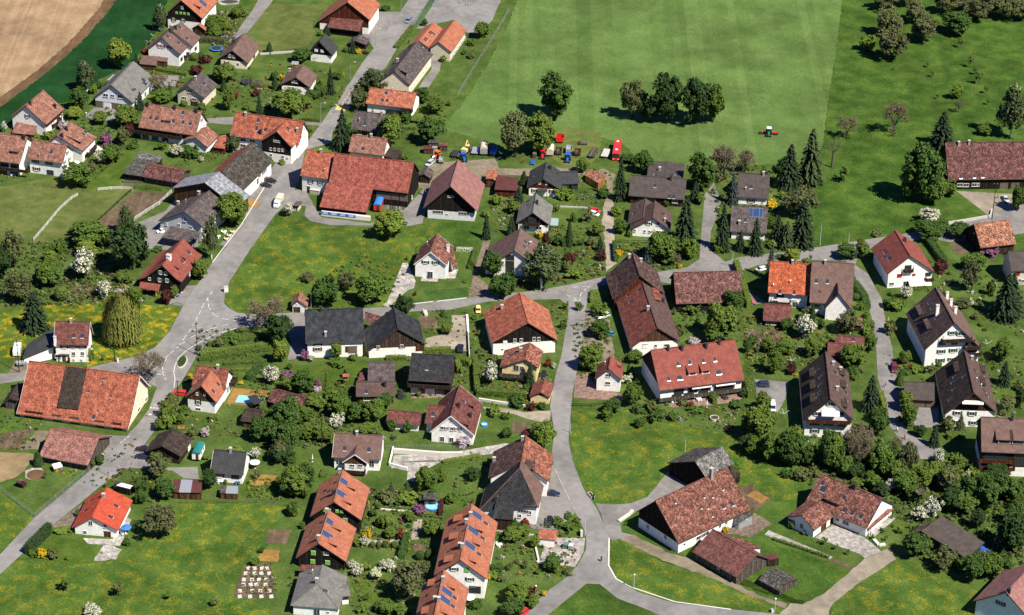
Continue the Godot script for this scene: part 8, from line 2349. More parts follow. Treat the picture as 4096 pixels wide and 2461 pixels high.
	plants("h","white-flowering shrub","white flowering shrubs","12.6 36.1 2.1 0.9; 34.1 43.8 3.1 2; 119.5 81.8 3.4 1.2; -28.9 135.7 1.3 0.9; -34 144.1 2.9 2.3; 126.8 90.6 2.5 1.5")
	hedge("tall row of clipped thuja columns grown into a hedge at the lower road",[-125.4,137.2,-121,126.6],1.4,3.4,"leaf_dark")
	hedge("tall bright hedge at the gable end of the long patched barn",[70.2,-29.6,71.5,-15.8,72.5,-2.4],1.6,2.6,"leaf_light2")
	hedge("clipped yellow-green hedge on the corner of the street junction",[25.1,-10.2,24.8,-3.5],2.0,1.4,"leaf_light2")
	hedge("broad clipped hedge behind the round blue trampoline",[-116.9,-194.4,-107.6,-193.2],2.2,2.2,"leaf_olive2")
	hedge("square clipped hedge beside the black-tiled house",[-15.9,35.1,-14.8,40.1,-14.4,40],1.6,2.4,"leaf_light2")
	hedge("clipped hedge arm between black-tiled house and yellow house garden",[-15.5,34,-11.8,36.3],1.4,2.4,"leaf_light2")
	hedge("straight clipped hedge along the side of the yellow house garden",[-10.6,32.7,-9.6,51.1],1.5,2.2,"leaf_mid2")
	hedge("long clipped hedge in front of the yellow house garden",[-9.6,51.8,4.7,52.6],2.0,2.0,"leaf_mid2")
	hedge("low clipped hedge behind the black-tiled house",[-27.4,28.3,-17.8,27.1],1.2,1.4,"leaf_light2")
	hedge("clipped hedge below the vine-covered white barn wall",[-36.9,33,-30.9,32.4],1.4,1.2,"leaf_mid2")
	hedge("dense clipped hedge between pool and vineyard slope",[-76,46.8,-73.3,38.5],1.8,2.0,"leaf_deep")
	hedge("narrow hedge beside the pool carport",[-70.9,64.6,-69.7,60.5],1.0,2.2,"leaf_mid2")
	hedge("tall clipped hedge beside the square green lawn",[-27.7,136.2,-26.6,125.8],1.6,2.0,"leaf_deep")
	hedge("low copper beech hedge beside the paddling pool",[-18.2,114.8,-17.9,108.1],1.0,1.2,"leaf_copper")
	hedge("low hedge strip beside the brown house with the loggia gable",[-50.4,93.8,-50.9,97.6],1.6,1.0,"leaf_mid2")
	hedge("curved clipped hedge along the lane beside the brown double house",[106.5,-18.1,108.6,-10.2,108.9,-3.2],2.0,2.0,"leaf_deep")
	hedge("thick clipped hedge between apartment terrace and car park",[69.6,42.3,69.7,50.7],2.6,2.6,"leaf_mid2")
	hedge("hedge block dividing the apartment terraces",[58.2,49.8,59,54.6],1.2,1.8,"leaf_mid")
	hedge("long dark hedge between red-shuttered house and lawn",[133.3,-47.4,135.1,-39.1,136.6,-32.5],2.2,2.2,"leaf_deep")
	hedge("clipped hedge under the striped awning terrace",[122.8,-15.6,129.2,-17.5],1.4,1.6,"leaf_mid2")
	hedge("square clipped hedge before the twin-dormer apartment house",[123.8,70.3,128.9,69.4],2.0,1.6,"leaf_mid2")
	hedge("bright narrow hedge along the lane by the fir",[107.4,47.1,107.7,54.7],1.4,1.8,"leaf_light")
	hedge("narrow hedge along the gravel lane",[32.2,-42.1,32.4,-30.4],1.2,1.8,"leaf_deep")
	hedge("roadside hedge in front of the school",[-44.5,-191.9,-41.4,-203.5,-39.4,-211.1],1.6,1.4,"leaf_mid2")
	hedge("hedge between villa lawn and paved drive",[-13.4,-23.4,-11.7,-35.9],1.4,1.4,"leaf_mid")
	hedge("low white-flowering hedge behind the villa lawn",[-18.1,-36.1,-12.1,-35.9],1.2,1.0,"leaf_white2")
	hedge("low clipped hedge along the pavement above the zebra crossing",[-61.3,-156.6,-62,-150.8,-64.4,-140.3],0.8,0.8,"leaf_mid2")
	hedge("clipped hedge at the lawn edge behind the farmhouse with dark cross gable",[-73.7,-129.7,-68,-128.4],1.2,1.2,"leaf_mid2")
	hedge("bright hedge at the road gable of the half-timbered farmhouse",[-71.3,-114.8,-69.7,-122.3],1.6,1.2,"leaf_light2")
	hedge("long low hedge behind the grey house with garage bays",[-134.9,-170.8,-118.2,-164.6],2.0,1.2,"leaf_mid2")
	hedge("lower vine row on the slope above the pool house",[-91.7,36,-71.1,28.6],1.4,1.3,"leaf_mid")
	hedge("middle vine row on the slope above the pool house",[-91.7,33.1,-70.9,25.7],1.4,1.3,"leaf_light2")
	hedge("upper vine row on the slope above the pool house",[-90.1,27.2,-72.5,21.3],1.4,1.3,"leaf_mid")
	hedge("short vine row beside the clipped dark hedge",[-84.2,37.9,-71.9,35.9],0.9,0.9,"leaf_mid")
	hedge("shortest vine row above the clipped dark hedge",[-81.3,41.3,-75.8,40.8],0.8,0.8,"leaf_light2")
	hedge("row of low shrubs beside the straight paved path",[70.7,122.8,77.6,126.6,84.8,131],0.9,0.6,"leaf_mid")
	hedge("low vine hedge along the pale ramp",[-18.3,88.7,-8,85.1],1.2,0.9,"leaf_light2")
	hedge("low planted border in the strip garden",[-1.2,-68.5,-3.3,-57.7],0.6,0.4,"leaf_mid")
	undergrowth("garden plants around the brown double house",[-137.5,-209,-129.2,-217.3,-123,-190.7,-126.8,-172.1,-114.5,-169.1,-115.8,-154.8,-134,-146.9],0.24,1.2,"mix")
	undergrowth("small plants around the terraced houses",[-176,-111.3,-171,-114.8,-161.5,-108.8,-162.9,-83.5,-170,-77],0.34,1.0,"mix")
	undergrowth("border plants between the lawns behind the cross-gabled farmhouse",[-102.2,-166.2,-80.9,-160.1,-70.5,-139.8,-78.4,-129.3,-91.1,-142.2],0.24,1.2,"mix")
	undergrowth("hedgerow growth around the orange gallery house",[-57.5,-164.8,-42.1,-155,-27.3,-152.2,-23.6,-128.6,-33.2,-114.9,-49.6,-130.6],0.27,1.3,"green")
	undergrowth("plants in the narrow strip garden beside the workshop",[-8.2,-72.5,2.6,-82,0.2,-49.4,-6.5,-49.1],0.51,1.0,"mix")
	undergrowth("rockery plants around the lawn of the red-gabled house",[22.1,-98.4,33.1,-92.7,28.4,-62.3,20.3,-67.8],0.34,1.0,"mix")
	undergrowth("growth under the spruces around the solar collector house",[55.2,-87.5,66.4,-91.1,82.4,-101.2,100.2,-95.8,95.8,-45.2,63.5,-38.2,66.6,-69.9],0.27,1.4,"green")
	undergrowth("growth in the garden behind the long red apartment house",[46.3,-2.5,70.9,-8.8,69.1,19.3,50.8,12.6],0.42,1.2,"green")
	undergrowth("plants along the barn side of the street",[12.1,-6.2,17.1,-1.3,14.4,26.5,12,26.6],0.34,0.9,"mix")
	undergrowth("shrubs around the corner with the small court house",[17,9,28.4,3.4,30.2,37.9,20.4,43],0.42,1.1,"green")
	undergrowth("grass and herbs between the vine rows",[-96.6,13.8,-76.3,17.9,-72.7,30.1,-81.7,37.7,-92.9,35.7],0.37,1.1,"green")
	undergrowth("plants behind the coral-roofed house and its road",[-130.8,87.1,-104.2,79.6,-102.3,94.5,-109.3,109.2,-115.2,107.4],0.2,1.0,"mix")
	undergrowth("vegetables beside the lower barn",[-144.5,68,-131.3,69.7,-131.2,85,-141.1,87.5],0.34,1.0,"mix")
	undergrowth("plants on the lawn edge of the black-hipped farmhouse",[-11.3,82.5,-5.5,84.4,-6.2,107.4,-11.7,111.6,-16.6,97.5],0.34,1.0,"mix")
	undergrowth("garden plants around the two eastern chalets",[110.7,24.9,136.5,16.5,152.9,23.2,147.8,56.3,139,58.9,111,44],0.2,1.2,"mix")
	undergrowth("plants by the cream gravel drive",[-33.3,33.3,-27.1,3.2,-7,-0.2,-7.5,39.4,-28.1,40.2],0.17,1.0,"mix")
	undergrowth("mixed low garden plants around the tall birch",[-9,-37.7,29.1,-28.4,28.3,-21.5,17.2,-15.7,-5.9,-10.7],0.51,1.3,"mix")
	undergrowth("low shrubs and perennials on the slope above the brown barn",[32,-42.4,58.5,-43.5,52.6,-29.4,47.2,-25.1,31.9,-39.6],0.77,1.2,"mix")
	undergrowth("flower borders in the gardens beside the gravel lane",[-1.2,-55.1,28.3,-55,28.4,-28.3,8.2,-27.4],0.31,1.1,"mix")
	undergrowth("tangled garden growth around the long tiled shed",[-77.9,39.9,-44.6,48,-39.4,54.7,-50.6,66.5,-73.1,65.1],0.59,1.4,"green")
	undergrowth("orchard garden undergrowth behind the loggia-gabled house",[-68.4,64.9,-39.1,61.5,-34.7,76.9,-54.1,82,-68,82.5],0.48,1.3,"green")
	undergrowth("flower borders between the orange row houses",[-46,100.7,-17.5,105.8,-16.1,113.8,-21,131.6,-38.4,132.2,-41.1,106.6],0.59,1.0,"mix")
	undergrowth("garden plants beside the long white row house",[-3.3,111.3,19.5,118.4,18.2,141.5,-2.3,144.1],0.48,1.0,"mix")
	undergrowth("borders around the grey hipped bungalow",[-57.2,142.4,-23.1,133.6,-18.9,159.3,-37.8,160.6,-54.8,158.7],0.37,1.0,"mix")
	undergrowth("kitchen garden plants behind the brown chalet",[70.2,1.6,107.1,0.1,109,17.6,103.5,34.9,69.2,36.3],0.51,1.1,"mix")
	undergrowth("wild undergrowth along the stream",[71.5,72.7,104.9,67,112.5,82,125.4,98.3,141,99.7,134.3,142.9,109.6,134.4,103.5,101.2,82.4,95.8],0.51,1.6,"green")
	undergrowth("low shrubs along the apartment lawn",[32.3,51.8,70.2,57.1,70.5,70.6,60,68.8,39.1,62.9],0.31,1.1,"mix")
	undergrowth("rough growth under the orchard trees",[-161.9,-30.9,-132.3,-43.5,-116.7,-5.9,-118,3.2,-155.4,6.1],0.51,1.4,"green")
	undergrowth("vegetable plants in front of the dark chalet",[-142,-20.9,-101.8,-9.2,-114.1,4.3,-136.6,5.3],0.51,1.1,"mix")
	undergrowth("scattered garden plants among the upper houses",[-89.9,-177.6,-54.5,-165,-63.8,-126.6,-87.3,-132.2,-115.2,-124.1,-108.2,-165.9],0.1,1.1,"mix")
	undergrowth("flower garden beside the fanlight farmhouse",[-122.3,-225.5,-101.7,-222.6,-106.7,-180.4,-117.8,-198.6],0.85,1.1,"mix")
	undergrowth("shrubby garden between the upper terraced houses",[-155.5,-125.5,-133.5,-143.5,-126.8,-113.7,-138.2,-84.6,-152.1,-112.5],0.37,1.2,"green")
	undergrowth("terrace plants in front of the long brown-roofed house",[-118.1,-112.5,-96.6,-110.3,-89.6,-96.3,-114.2,-92],0.42,1.0,"mix")
	undergrowth("garden plants around the red-shuttered house",[111.5,-43.1,142,-33.3,159.2,-17.8,154.4,13.3,140.9,-6.5,115.7,-21.3],0.2,1.3,"mix")
	undergrowth("verge plants beside the street",[13.1,45.6,17.9,52.4,22.3,81.2,20.2,61.4],0.17,1.0,"green")
	undergrowth("flower strip in front of the black-tiled house",[-40.3,38.4,-6.3,40.5,-6.1,51,-27.5,54.2,-40.6,54.7],0.68,0.9,"mix")
	undergrowth("rock garden plants below the yellow house",[-8.8,32.3,11.9,39.8,10.7,52.7,-8.5,47.7],0.51,1.0,"mix")
	undergrowth("long grass tufts under the two round meadow trees",[-49.7,-35.9,-33.3,-21.6,-38.7,-0.2,-44.9,1.4,-62.5,3.4,-61,-11],0.2,1.2,"green")
	undergrowth("plants beside the cream gravel drive",[2.3,43.7,11.9,58.3,8.3,59.6,-2.5,49.7],0.51,1.0,"mix")
	undergrowth("cottage garden plants before the long farmhouse",[123.1,-52.1,136.9,-55.6,158.4,-74.1,166.7,-65.6,155.7,-74,143.1,-82.4],0.34,1.0,"green")
	undergrowth("shrub seedlings around the tile-brown house",[83.6,95.7,105.1,97,110.1,120.9,120.7,132.1,107.2,126.9,83.2,99.9],0.17,1.2,"green")
	undergrowth("garden plants behind the coral-roofed house",[-106.8,94.7,-96.1,98.5,-94.3,112.7,-101.5,108.9],0.51,1.0,"mix")
	undergrowth("plants around the lawn with the swing",[-101.5,54.9,-78.7,67.6,-68.4,78.2,-86.9,78.9,-97.8,75],0.2,1.0,"mix")
	undergrowth("low plants between the pale stones of the stone garden",[-68.6,152,-67.8,139,-61.3,138.4,-59.3,146.1,-58.9,153.5],1.53,0.75,"mix")
	undergrowth("bean and berry rows behind the small striped tin shed",[-71.2,97.5,-60.8,99.2,-61.1,109.4,-71.3,107.8],1.36,1.1,"lime")
func build_things():
	car("estate","greyblue",-41.12,-217.25,-0.335,"grey-blue estate car driving down the main road by the school","cars on the road")
	car("saloon","black",-108,-199.34,2.094,"black car parked in the garden drive near the brown-gabled house")
	car("estate","black",-81.17,-81.57,1.205,"black estate car at the white road wall, farther of two")
	car("saloon","black",-82.44,-78.11,1.171,"black saloon at the white road wall, nearer of two")
	truck(-77.01,-64.99,-0.193,"white truck with beige canvas cover standing on the main road")
	car("hatch","white",-112.39,-44.33,-1.136,"small white car half hidden beside the inn canopy")
	car("estate","silver",-28.63,-97.11,-0.468,"silver estate car in the farm yard behind the great barn")
	car("hatch","red",26.31,-64.64,1.243,"red hatchback on the paved bay by the gravel lane")
	car("hatch","white",26.07,-62.41,1.070,"white hatchback parked against the red one by the gravel lane")
	car("hatch","silver",77.96,-27.02,-1.248,"silver hatchback beside the blue spruce behind the orange double house")
	car("saloon","silver",162.66,-79.39,0.128,"silver saloon in front of the long orchard farmhouse")
	car("estate","red",-94.99,55.14,-1.807,"dark red estate car half hidden at the pool house hedge")
	car("saloon","navy",-101.37,89.26,-1.699,"navy saloon beside the brown felt-roofed shed, nearer of two")
	car("saloon","black",-101.69,85.41,-1.654,"black saloon beside the brown felt-roofed shed, farther of two")
	car("hatch","yellow",-10.3,2.69,0.041,"pale yellow hatchback beside the orange barn")
	car("suv","black",-15.11,26.29,3.135,"black car at the small timber gate of the drive")
	car("hatch","black",9.52,40.63,-0.180,"dark hatchback on the drive of the yellow house")
	car("estate","silver",27.76,4.93,-1.030,"silver estate car beside the two-part farmhouse")
	car("hatch","teal",29.24,15.67,-1.976,"teal hatchback in the shade of the two-part farmhouse")
	car("suv","navy",73.22,43.71,-1.594,"navy off-road car alone on the apartment car park")
	car("suv","maroon",113.06,32.67,-0.025,"maroon car parked on the lane below the big chalet")
	car("saloon","navy",11.92,103.41,1.388,"navy saloon on the court of the corner farmhouse, side on")
	car("estate","black",11.11,117.4,-0.103,"black estate car on the court beside the rock garden")
	car("hatch","red",4.46,158.82,-0.696,"bright red car at the lower edge of the picture")
	car("van","white",75.55,56.01,-0.032,"white van beside the shade of the brown chalet")
	caravan(-145.47,33.75,0.064,"white caravan parked at the black side wing")
	trailer(-143.09,40.88,1.830,1.6,2.8,0.4,"zinc","","small grey box trailer at the yard gate","box_trailer")
	wagon(-44.2,-63.64,-0.133,5.2,"paint_red","blue_paint","red site wagon with blue arched roof at the great barn")
	wagon(-86.02,87.83,-0.120,5.6,"white","canvas_green","white wagon with green arched tarpaulin and open door","covered_wagon")
	bus(34.6,-108.03,-0.096,"red bus parked at the end of the trailer row")
	trailer(11.91,-106.67,-0.090,2.3,4.5,1.3,"canvas_beige","canvas_beige","beige arched livestock trailer in the trailer row")
	trailer(14.8,-107.09,-0.034,2.1,3.2,0.9,"timber_grey","","grey high-sided trailer beside the arched beige one")
	trailer(18.35,-108.8,-0.073,2.1,3.8,0.8,"zinc","","pale metal trailer behind the blue tractor")
	trailer(21.18,-106.82,-0.079,2.1,3.4,0.6,"timber_mid","","brown-sided trailer next to the blue tractor")
	trailer(26.62,-106.88,-0.280,2.4,6.5,0.0,"timber_grey","","long dark flatbed trailer standing apart")
	trailer(30.79,-106.89,-0.229,2.4,6.0,0.0,"concrete","","long pale flatbed trailer beside the red bus")
	tractor(17.74,-101.67,-0.081,"paint_blue","blue tractor in front of the trailer row")
	tractor(-17.43,-100.49,0.239,"paint_blue","blue tractor behind the workshop ridge")
	tractor(87.56,-125.25,-0.105,"paint_green","green tractor mowing the pale meadow with red side mowers", true)
	tractor(9.28,-103.95,-0.078,"paint_red","small old red tractor at the edge of the trailer row")
	trailer(-20.41,-104.17,-0.135,2.3,4.6,0.0,"dark_metal","","black flat trailer beside the yellow excavator")
	trailer(-13.59,-106.71,-0.120,2.3,5.0,0.0,"zinc","","pale grey flat trailer in the farm yard")
	trailer(-10.62,-106.56,-0.028,2.5,5.0,1.8,"zinc","canvas_beige","tall trailer with cream tarpaulin in the farm yard")
	trailer(-7.38,-106.23,-0.059,2.2,4.5,0.8,"blue_paint","","blue tipping trailer under the farm yard trees")
	trailer(-24.89,-98.52,0.006,1.7,2.6,0.5,"zinc","","small grey trailer beside the silver estate car")
	excavator(-16.86,-106.55,2.721,"yellow excavator in the farm yard behind the workshop")
	tractor(-26.68,-101.67,-0.795,"paint_orange","orange loader among the farm yard machines")
	small("tool_hut","little red-roofed hut at the lawn edge of the farm yard","hut",-29.46,-105.95,0.006,[["wall","timber_mid",0,0.95,0,3.2,1.9,2.4],["roof","darkred",0,1.98,0,3.6,0.16,2.8],["door","timber_door",0,0.85,1.23,1.12,1.61,0.06]])
	small("tool_hut","grey-roofed hut behind the little red-roofed hut","hut",-27.91,-110.09,0.006,[["wall","timber_grey",0,1.1,0,3.4,2.2,2.2],["roof","weather_grey",0,2.28,0,3.8,0.16,2.6],["door","timber_door",0,0.99,1.13,1.19,1.87,0.06]])
	small("tool_hut","rusty-roofed hut at the corner of the farm yard","hut",-24.44,-108.32,0.003,[["wall","timber_grey",0,1,0,2.6,2,2.2],["roof","rustred",0,2.08,0,3,0.16,2.6],["door","timber_door",0,0.9,1.13,0.91,1.7,0.06]])
	small("wire_cage","tall grey wire cage between the farm yard huts","cage",-27.33,-105.77,0.018,[["frame","zinc",0,1.1,0,1.6,2.2,1.4],["roof","zinc",0,2.25,0,1.8,0.08,1.6]])
	small("hay_cart","red wire-sided hay cart in the meadow","cart",15.28,-116.54,-0.049,[["load_bed","dark_metal",0,0.7,0,2.4,0.15,3.2],["side_rack","paint_red",-1.3,1.6,0,0.08,1.7,3.2],["side_rack","paint_red",1.3,1.6,0,0.08,1.7,3.2],["end_rack","paint_red",0,1.6,1.6,2.5,1.7,0.08],["end_rack","paint_red",0,1.6,-1.6,2.5,1.7,0.08],["wheel","rubber",-1,0.4,0,0.25,0.8,0.8],["wheel","rubber",1,0.4,0,0.25,0.8,0.8]])
	small("harrow","blue harrow in front of the trailer row","farm implement",5.99,-99.02,1.441,[["frame","paint_blue",0,0.6,0,2.4,0.15,1.4],["tine_bar","paint_blue",0,0.35,0.5,2.6,0.12,0.12],["tine_bar","paint_blue",0,0.35,-0.5,2.6,0.12,0.12],["tower","paint_blue",0,0.95,0,0.3,0.7,0.3]])
	small("plough","red plough under the farm yard trees","farm implement",2.52,-100.48,1.303,[["frame","paint_red",0,0.6,0,2.6,0.16,0.2],["share","dark_metal",-0.8,0.3,0.2,0.5,0.5,0.3],["share","dark_metal",0,0.3,0.2,0.5,0.5,0.3],["share","dark_metal",0.8,0.3,0.2,0.5,0.5,0.3]])
	small("brush_heap","heap of brown brush in the meadow behind the trailers","heap",22.98,-114.95,0.000,[["branch","bark",0,0.3,0,3.2,0.5,1.8],["branch","bark_grey",0.4,0.6,0.2,2,0.5,1.2],["branch","bark",-0.6,0.5,-0.2,1.6,0.4,1.4]])
	small("pallet_stack","nearest grey stack of crates at the edge of the farm trees","pallet stack",6.52,-103.82,1.322,[["crate","timber_grey",0,0.35,0,1.4,0.6,1.2],["crate","timber_grey",0.1,1,0,1.4,0.6,1.2],["crate","weather_light",0,1.6,0.05,1.3,0.5,1.1]])
	small("pallet_stack","middle grey stack of crates at the edge of the farm trees","pallet stack",7.15,-107.4,1.321,[["crate","timber_grey",0,0.35,0,1.4,0.6,1.2],["crate","timber_grey",0.1,1,0,1.4,0.6,1.2],["crate","weather_light",0,1.6,0.05,1.3,0.5,1.1]])
	small("pallet_stack","farthest grey stack of crates at the edge of the farm trees","pallet stack",9.27,-113.32,1.320,[["crate","timber_grey",0,0.35,0,1.4,0.6,1.2],["crate","timber_grey",0.1,1,0,1.4,0.6,1.2],["crate","weather_light",0,1.6,0.05,1.3,0.5,1.1]])
	heap("log_pile","long pile of split logs under the tin-roofed shed","log pile",-126.29,-79.19,0.079,"bark_grey",7.0,1.6,66,"log")
	heap("board_stack","stack of boards and beams at the farm yard hedge","board stack",-5.12,-102.5,-0.172,"weather_light",1.6,1.0,16,"board")
	heap("board_stack","stack of pale planks beside the red site wagon","board stack",-38.93,-66.02,0.004,"weather_light",6.0,0.5,12,"board")
	heap("board_stack","stack of planks in the great barn bay","board stack",-39.14,-70.31,0.002,"weather_light",6.5,0.9,16,"board")
	heap("board_stack","loose boards leaning beside the wagon drawbar","board stack",-42.71,-60.17,0.215,"timber_yellow",1.6,0.4,8,"board")
	person("walk",-62.38,-147.13,2.990, Color(0.02,0.02,0.025), Color(0.02,0.02,0.03),"person in dark clothes walking on the pavement above the crossing",1.0)
	person("stand",-40.12,-196.47,3.003, Color(0.03,0.03,0.04), Color(0.03,0.03,0.05),"person in dark clothes standing at the school fence",1.0)
	person("walk",-22.27,-235.47,1.624, Color(0.5,0.5,0.5), Color(0.03,0.04,0.08),"child in pale top on the school yard, farthest of three",0.8)
	person("walk",-20.07,-233.41,2.403, Color(0.25,0.3,0.3), Color(0.05,0.05,0.08),"child in grey top in the middle of the school yard group",0.8)
	person("stand",-18.78,-233.48,-1.518, Color(0.5,0.45,0.4), Color(0.05,0.06,0.1),"child in light clothes beside the child in grey",0.8)
	person("bike",24.78,134.77,3.022, Color(0.03,0.03,0.03), Color(0.02,0.02,0.02),"cyclist in black riding up the street above the fork",1.0)
	person("walk",109.32,43.17,-3.045, Color(0.03,0.12,0.4), Color(0.5,0.48,0.42),"walker in blue top on the chalet lane",1.0)
	person("bike",110.02,67.37,-2.971, Color(0.5,0.5,0.5), Color(0.05,0.05,0.06),"cyclist in pale top on the shaded chalet lane",1.0)
	person("bike",111.77,71.3,-2.935, Color(0.6,0.03,0.03), Color(0.03,0.03,0.03),"cyclist in red top on the chalet lane",1.0)
	person("stand",114.47,4.33,-0.404, Color(0.6,0.4,0.02), Color(0.04,0.04,0.05),"person in yellow jacket at the hedge of the big chalet",1.0)
	person("walk",160.26,-80.56,0.566, Color(0.1,0.1,0.12), Color(0.05,0.05,0.07),"person beside the silver saloon at the orchard farmhouse",1.0)
	person("stand",-80.18,61.01,0.101, Color(0.6,0.15,0.15), Color(0.5,0.4,0.4),"small child in pink at the edge of the pool lawn",0.65)
	street_pole("arm",-44.35,-226.22,4.85,0.0,"grey street lamp at the yellow roadside shrubs near the brick-gabled barn")
	street_pole("arm",-52.25,-194.71,6.49,0.0,"grey street lamp at the mouth of the barn forecourt")
	street_pole("arm",-59.43,-162.06,7.58,0.0,"grey street lamp with blue sign on the main road pavement")
	street_pole("arm",-67.67,-127.44,7.49,0.0,"grey street lamp above the side lane and clipped hedge")
	street_pole("pole",-60.55,-105.15,6.12,0.0,"wooden pole behind the house block of the great barn")
	street_pole("arm",-76.03,-96.29,6.77,0.0,"street lamp at the white base of the half-timbered farmhouse")
	street_pole("arm",-99.24,3.77,5.44,-2.2,"street lamp on the paved forecourt of the dark chalet")
	street_pole("pole",-92.59,32.58,10.91,0.0,"tall dark wooden pole at the traffic island")
	street_pole("arm",-92.53,28.77,5.35,2.2,"slim street lamp behind the tall dark pole at the fork")
	street_pole("pole",-116.25,37.55,10.04,0.0,"dark wooden pole at the bend beside the willow")
	street_pole("pole",-143.12,44.59,10.94,0.0,"dark wooden pole beside the caravan yard")
	street_pole("pole",-95.07,59.07,7.09,0.0,"dark wooden pole at the pool house hedge")
	street_pole("arm",-123.66,41.3,6.12,0.0,"street lamp at the ridge of the vast orange barn")
	street_pole("arm",-98.75,70.41,4.97,2.6,"street lamp at the hedge opposite the vast barn gable")
	street_pole("arm",-109.42,98.9,6.49,2.6,"tall street lamp beside the log benches")
	street_pole("arm",-31.87,-0.27,6.46,2.6,"street lamp at the foot of the villa drive")
	street_pole("arm",-61.1,3.92,5.22,0.0,"street lamp between the tool hut and the two round trees")
	street_pole("arm",17.29,6.91,6.43,0.0,"street lamp at the fence opposite the silver estate car")
	street_pole("cap",17.19,71.5,3.61,0.0,"pole with blue cap on the street verge")
	street_pole("cap",20.68,122.85,6.31,0.0,"pole with blue cap beside the rock garden")
	street_pole("ball",32.97,146.31,4.04,0.0,"ball lamp in the meadow at the lower fork")
	street_pole("ball",68.65,156,4.29,0.0,"ball lamp at the farm road junction")
	street_pole("cap",69.06,-28.68,5.44,0.0,"grey pole with blue cap on the verge of the upper road")
	street_pole("cap",107.54,-46.98,3.17,0.0,"short pole with blue cap beside the upper meadow")
	street_pole("cap",98.11,-44.6,7.58,0.0,"thin grey pole at the corner of the upper meadow")
	street_pole("pole",156.17,-65.22,13.24,0.0,"tall pale wooden pole at the farmhouse yard wall")
	street_pole("pole",-52.25,81.79,9.35,0.0,"dark wooden pole in the orchard behind the loggia-gabled house")
	street_pole("pole",-53.5,48.15,4.23,0.0,"short dark pole on the back lawn beside the lilacs")
	street_pole("cap",49.21,80.43,4.54,0.0,"thin dark pole in the flowering street meadow")
	street_pole("pole",-112.92,-73.69,7.12,0.0,"leaning wooden pole at the silver barn")
	street_pole("pole",147.18,-43.65,6.18,0.0,"wooden pole at the vegetable plot of the patched barn")
	street_pole("ball",7.62,151.47,3.51,0.0,"ball lamp in the garden at the lower street")
	street_pole("ball",-148.97,-127.67,1.8,0.0,"low ball lamp on the garage court")
	fence("white",[-152.2,-36.4,-149.6,-47.6,-147.5,-57.3,-144.7,-65.5,-143,-68.1],1.2,3.0,"white tape fence running slantwise across the horse pasture")
	fence("white",[-136.9,-72.1,-132.7,-73.2,-129.4,-73.4,-125.7,-73.1],1.2,3.0,"white tape fence behind the riding paddock")
	fence("rail",[-133.9,-50.1,-131,-58.1,-128.1,-66.7,-125.2,-74.3],1.3,2.6,"weathered timber rail fence along the pasture side of the paddock")
	fence("white",[-122.3,-51.5,-119.1,-57.3,-115.6,-63.2,-112.7,-71.9],1.4,2.6,"white plank fence along the inn side of the paddock")
	fence("rail",[-125.2,-74.3,-121.2,-73.8,-116.2,-73.1],1.3,3.0,"short timber fence across the top of the paddock")
	fence("wire",[-164.3,-76.3,-152.1,-73.7,-142,-71.9,-140.3,-77.4,-135.9,-90.2],1.1,3.0,"dark garden fence around the lawn of the terraced houses")
	fence("mesh",[-137.7,106.8,-131.9,113.3,-126.1,119.7,-120.6,107.7,-115,96.6],1.5,3.0,"wire mesh fence around the playground lawn")
	fence("green",[-31,-239.6,-35.3,-226.1,-38.8,-210],3.0,3.0,"tall green mesh fence between road and school yard")
	fence("mesh",[-3.6,-228.4,-8.9,-204,-14.8,-179,-20.9,-151.8],1.6,3.5,"wire fence between school garden and mown meadow")
	fence("wire",[-71.3,38.8,-64.3,38.5,-55.8,37.4,-46.9,36,-38.7,34.2],1.2,6.0,"wire fence on pale posts below the slate-black farmhouse")
	fence("rail",[33.5,-43.4,39.7,-43.3,45.7,-43.5],1.2,2.4,"grey timber fence below the white house with staggered ridges")
	fence("rail",[-17.2,28.2,-12.9,28],1.2,1.2,"small dark timber gate across the drive")
	fence("rail",[-25.2,115.3,-18.4,116.3],1.2,1.6,"weathered rail fence beside the paddling pool")
	fence("wire",[-88.4,111.4,-81.3,111.1,-72.9,110.8,-63,110.4],1.0,4.0,"wire fence along the top of the lower meadow")
	fence("rail",[17.8,57,23.3,57.1,27,55.6],1.0,2.0,"grey railing below the pink paved court")
	fence("wire",[63.2,94.2,66.9,97.5,71.6,102.3],1.1,3.0,"garden fence behind the vegetable beds of the fork farmhouse")
	fence("wire",[67.6,120.8,73.8,124.1,79.6,127.1],1.0,3.0,"thin wire fence along the straight paved path")
	fence("rail",[87.7,-43.3,92.2,-44.3,96.2,-49.2],1.1,2.4,"pale timber rail fence below the dark spruces")
	fence("mesh",[-34.3,81.7,-23.5,81.3,-13,80.9],1.2,3.0,"wire fence above the pale ramp")
	fence("wire",[69.4,7,70,15.3,70.2,38.7],1.6,2.6,"grey fence along the path beside the kitchen garden")
	trampoline(-110.17,-187.32,2.3, false, "blue_paint","round trampoline with blue rim at the broad hedge")
	trampoline(-96.39,-158.83,2.1, true, "paint_dark","netted trampoline on the lawn of the brown-gabled house")
	patch("pool_terrace","g_straw",2.3,[-80,50.8,-69.4,52.2,-70.1,59.8,-75.8,60.4,-81.2,59.5],0.0,"sandy terrace around the blue swimming pool","terrace")
	patch("swimming_pool","pool_water",2.9,[-78.1,54.7,-70.3,56,-70.9,59.3,-78.8,58.8],0.0,"rectangular blue swimming pool of the orange-gabled house","pool")
	patch("garden_pond","pond_water",2.9,[-113.4,-232.7,-110.8,-234.4,-107.1,-233.7,-106.7,-232,-109.9,-230.5,-112.5,-231.2],0.0,"oval garden pond with pale rim at the fanlight farmhouse","pond")
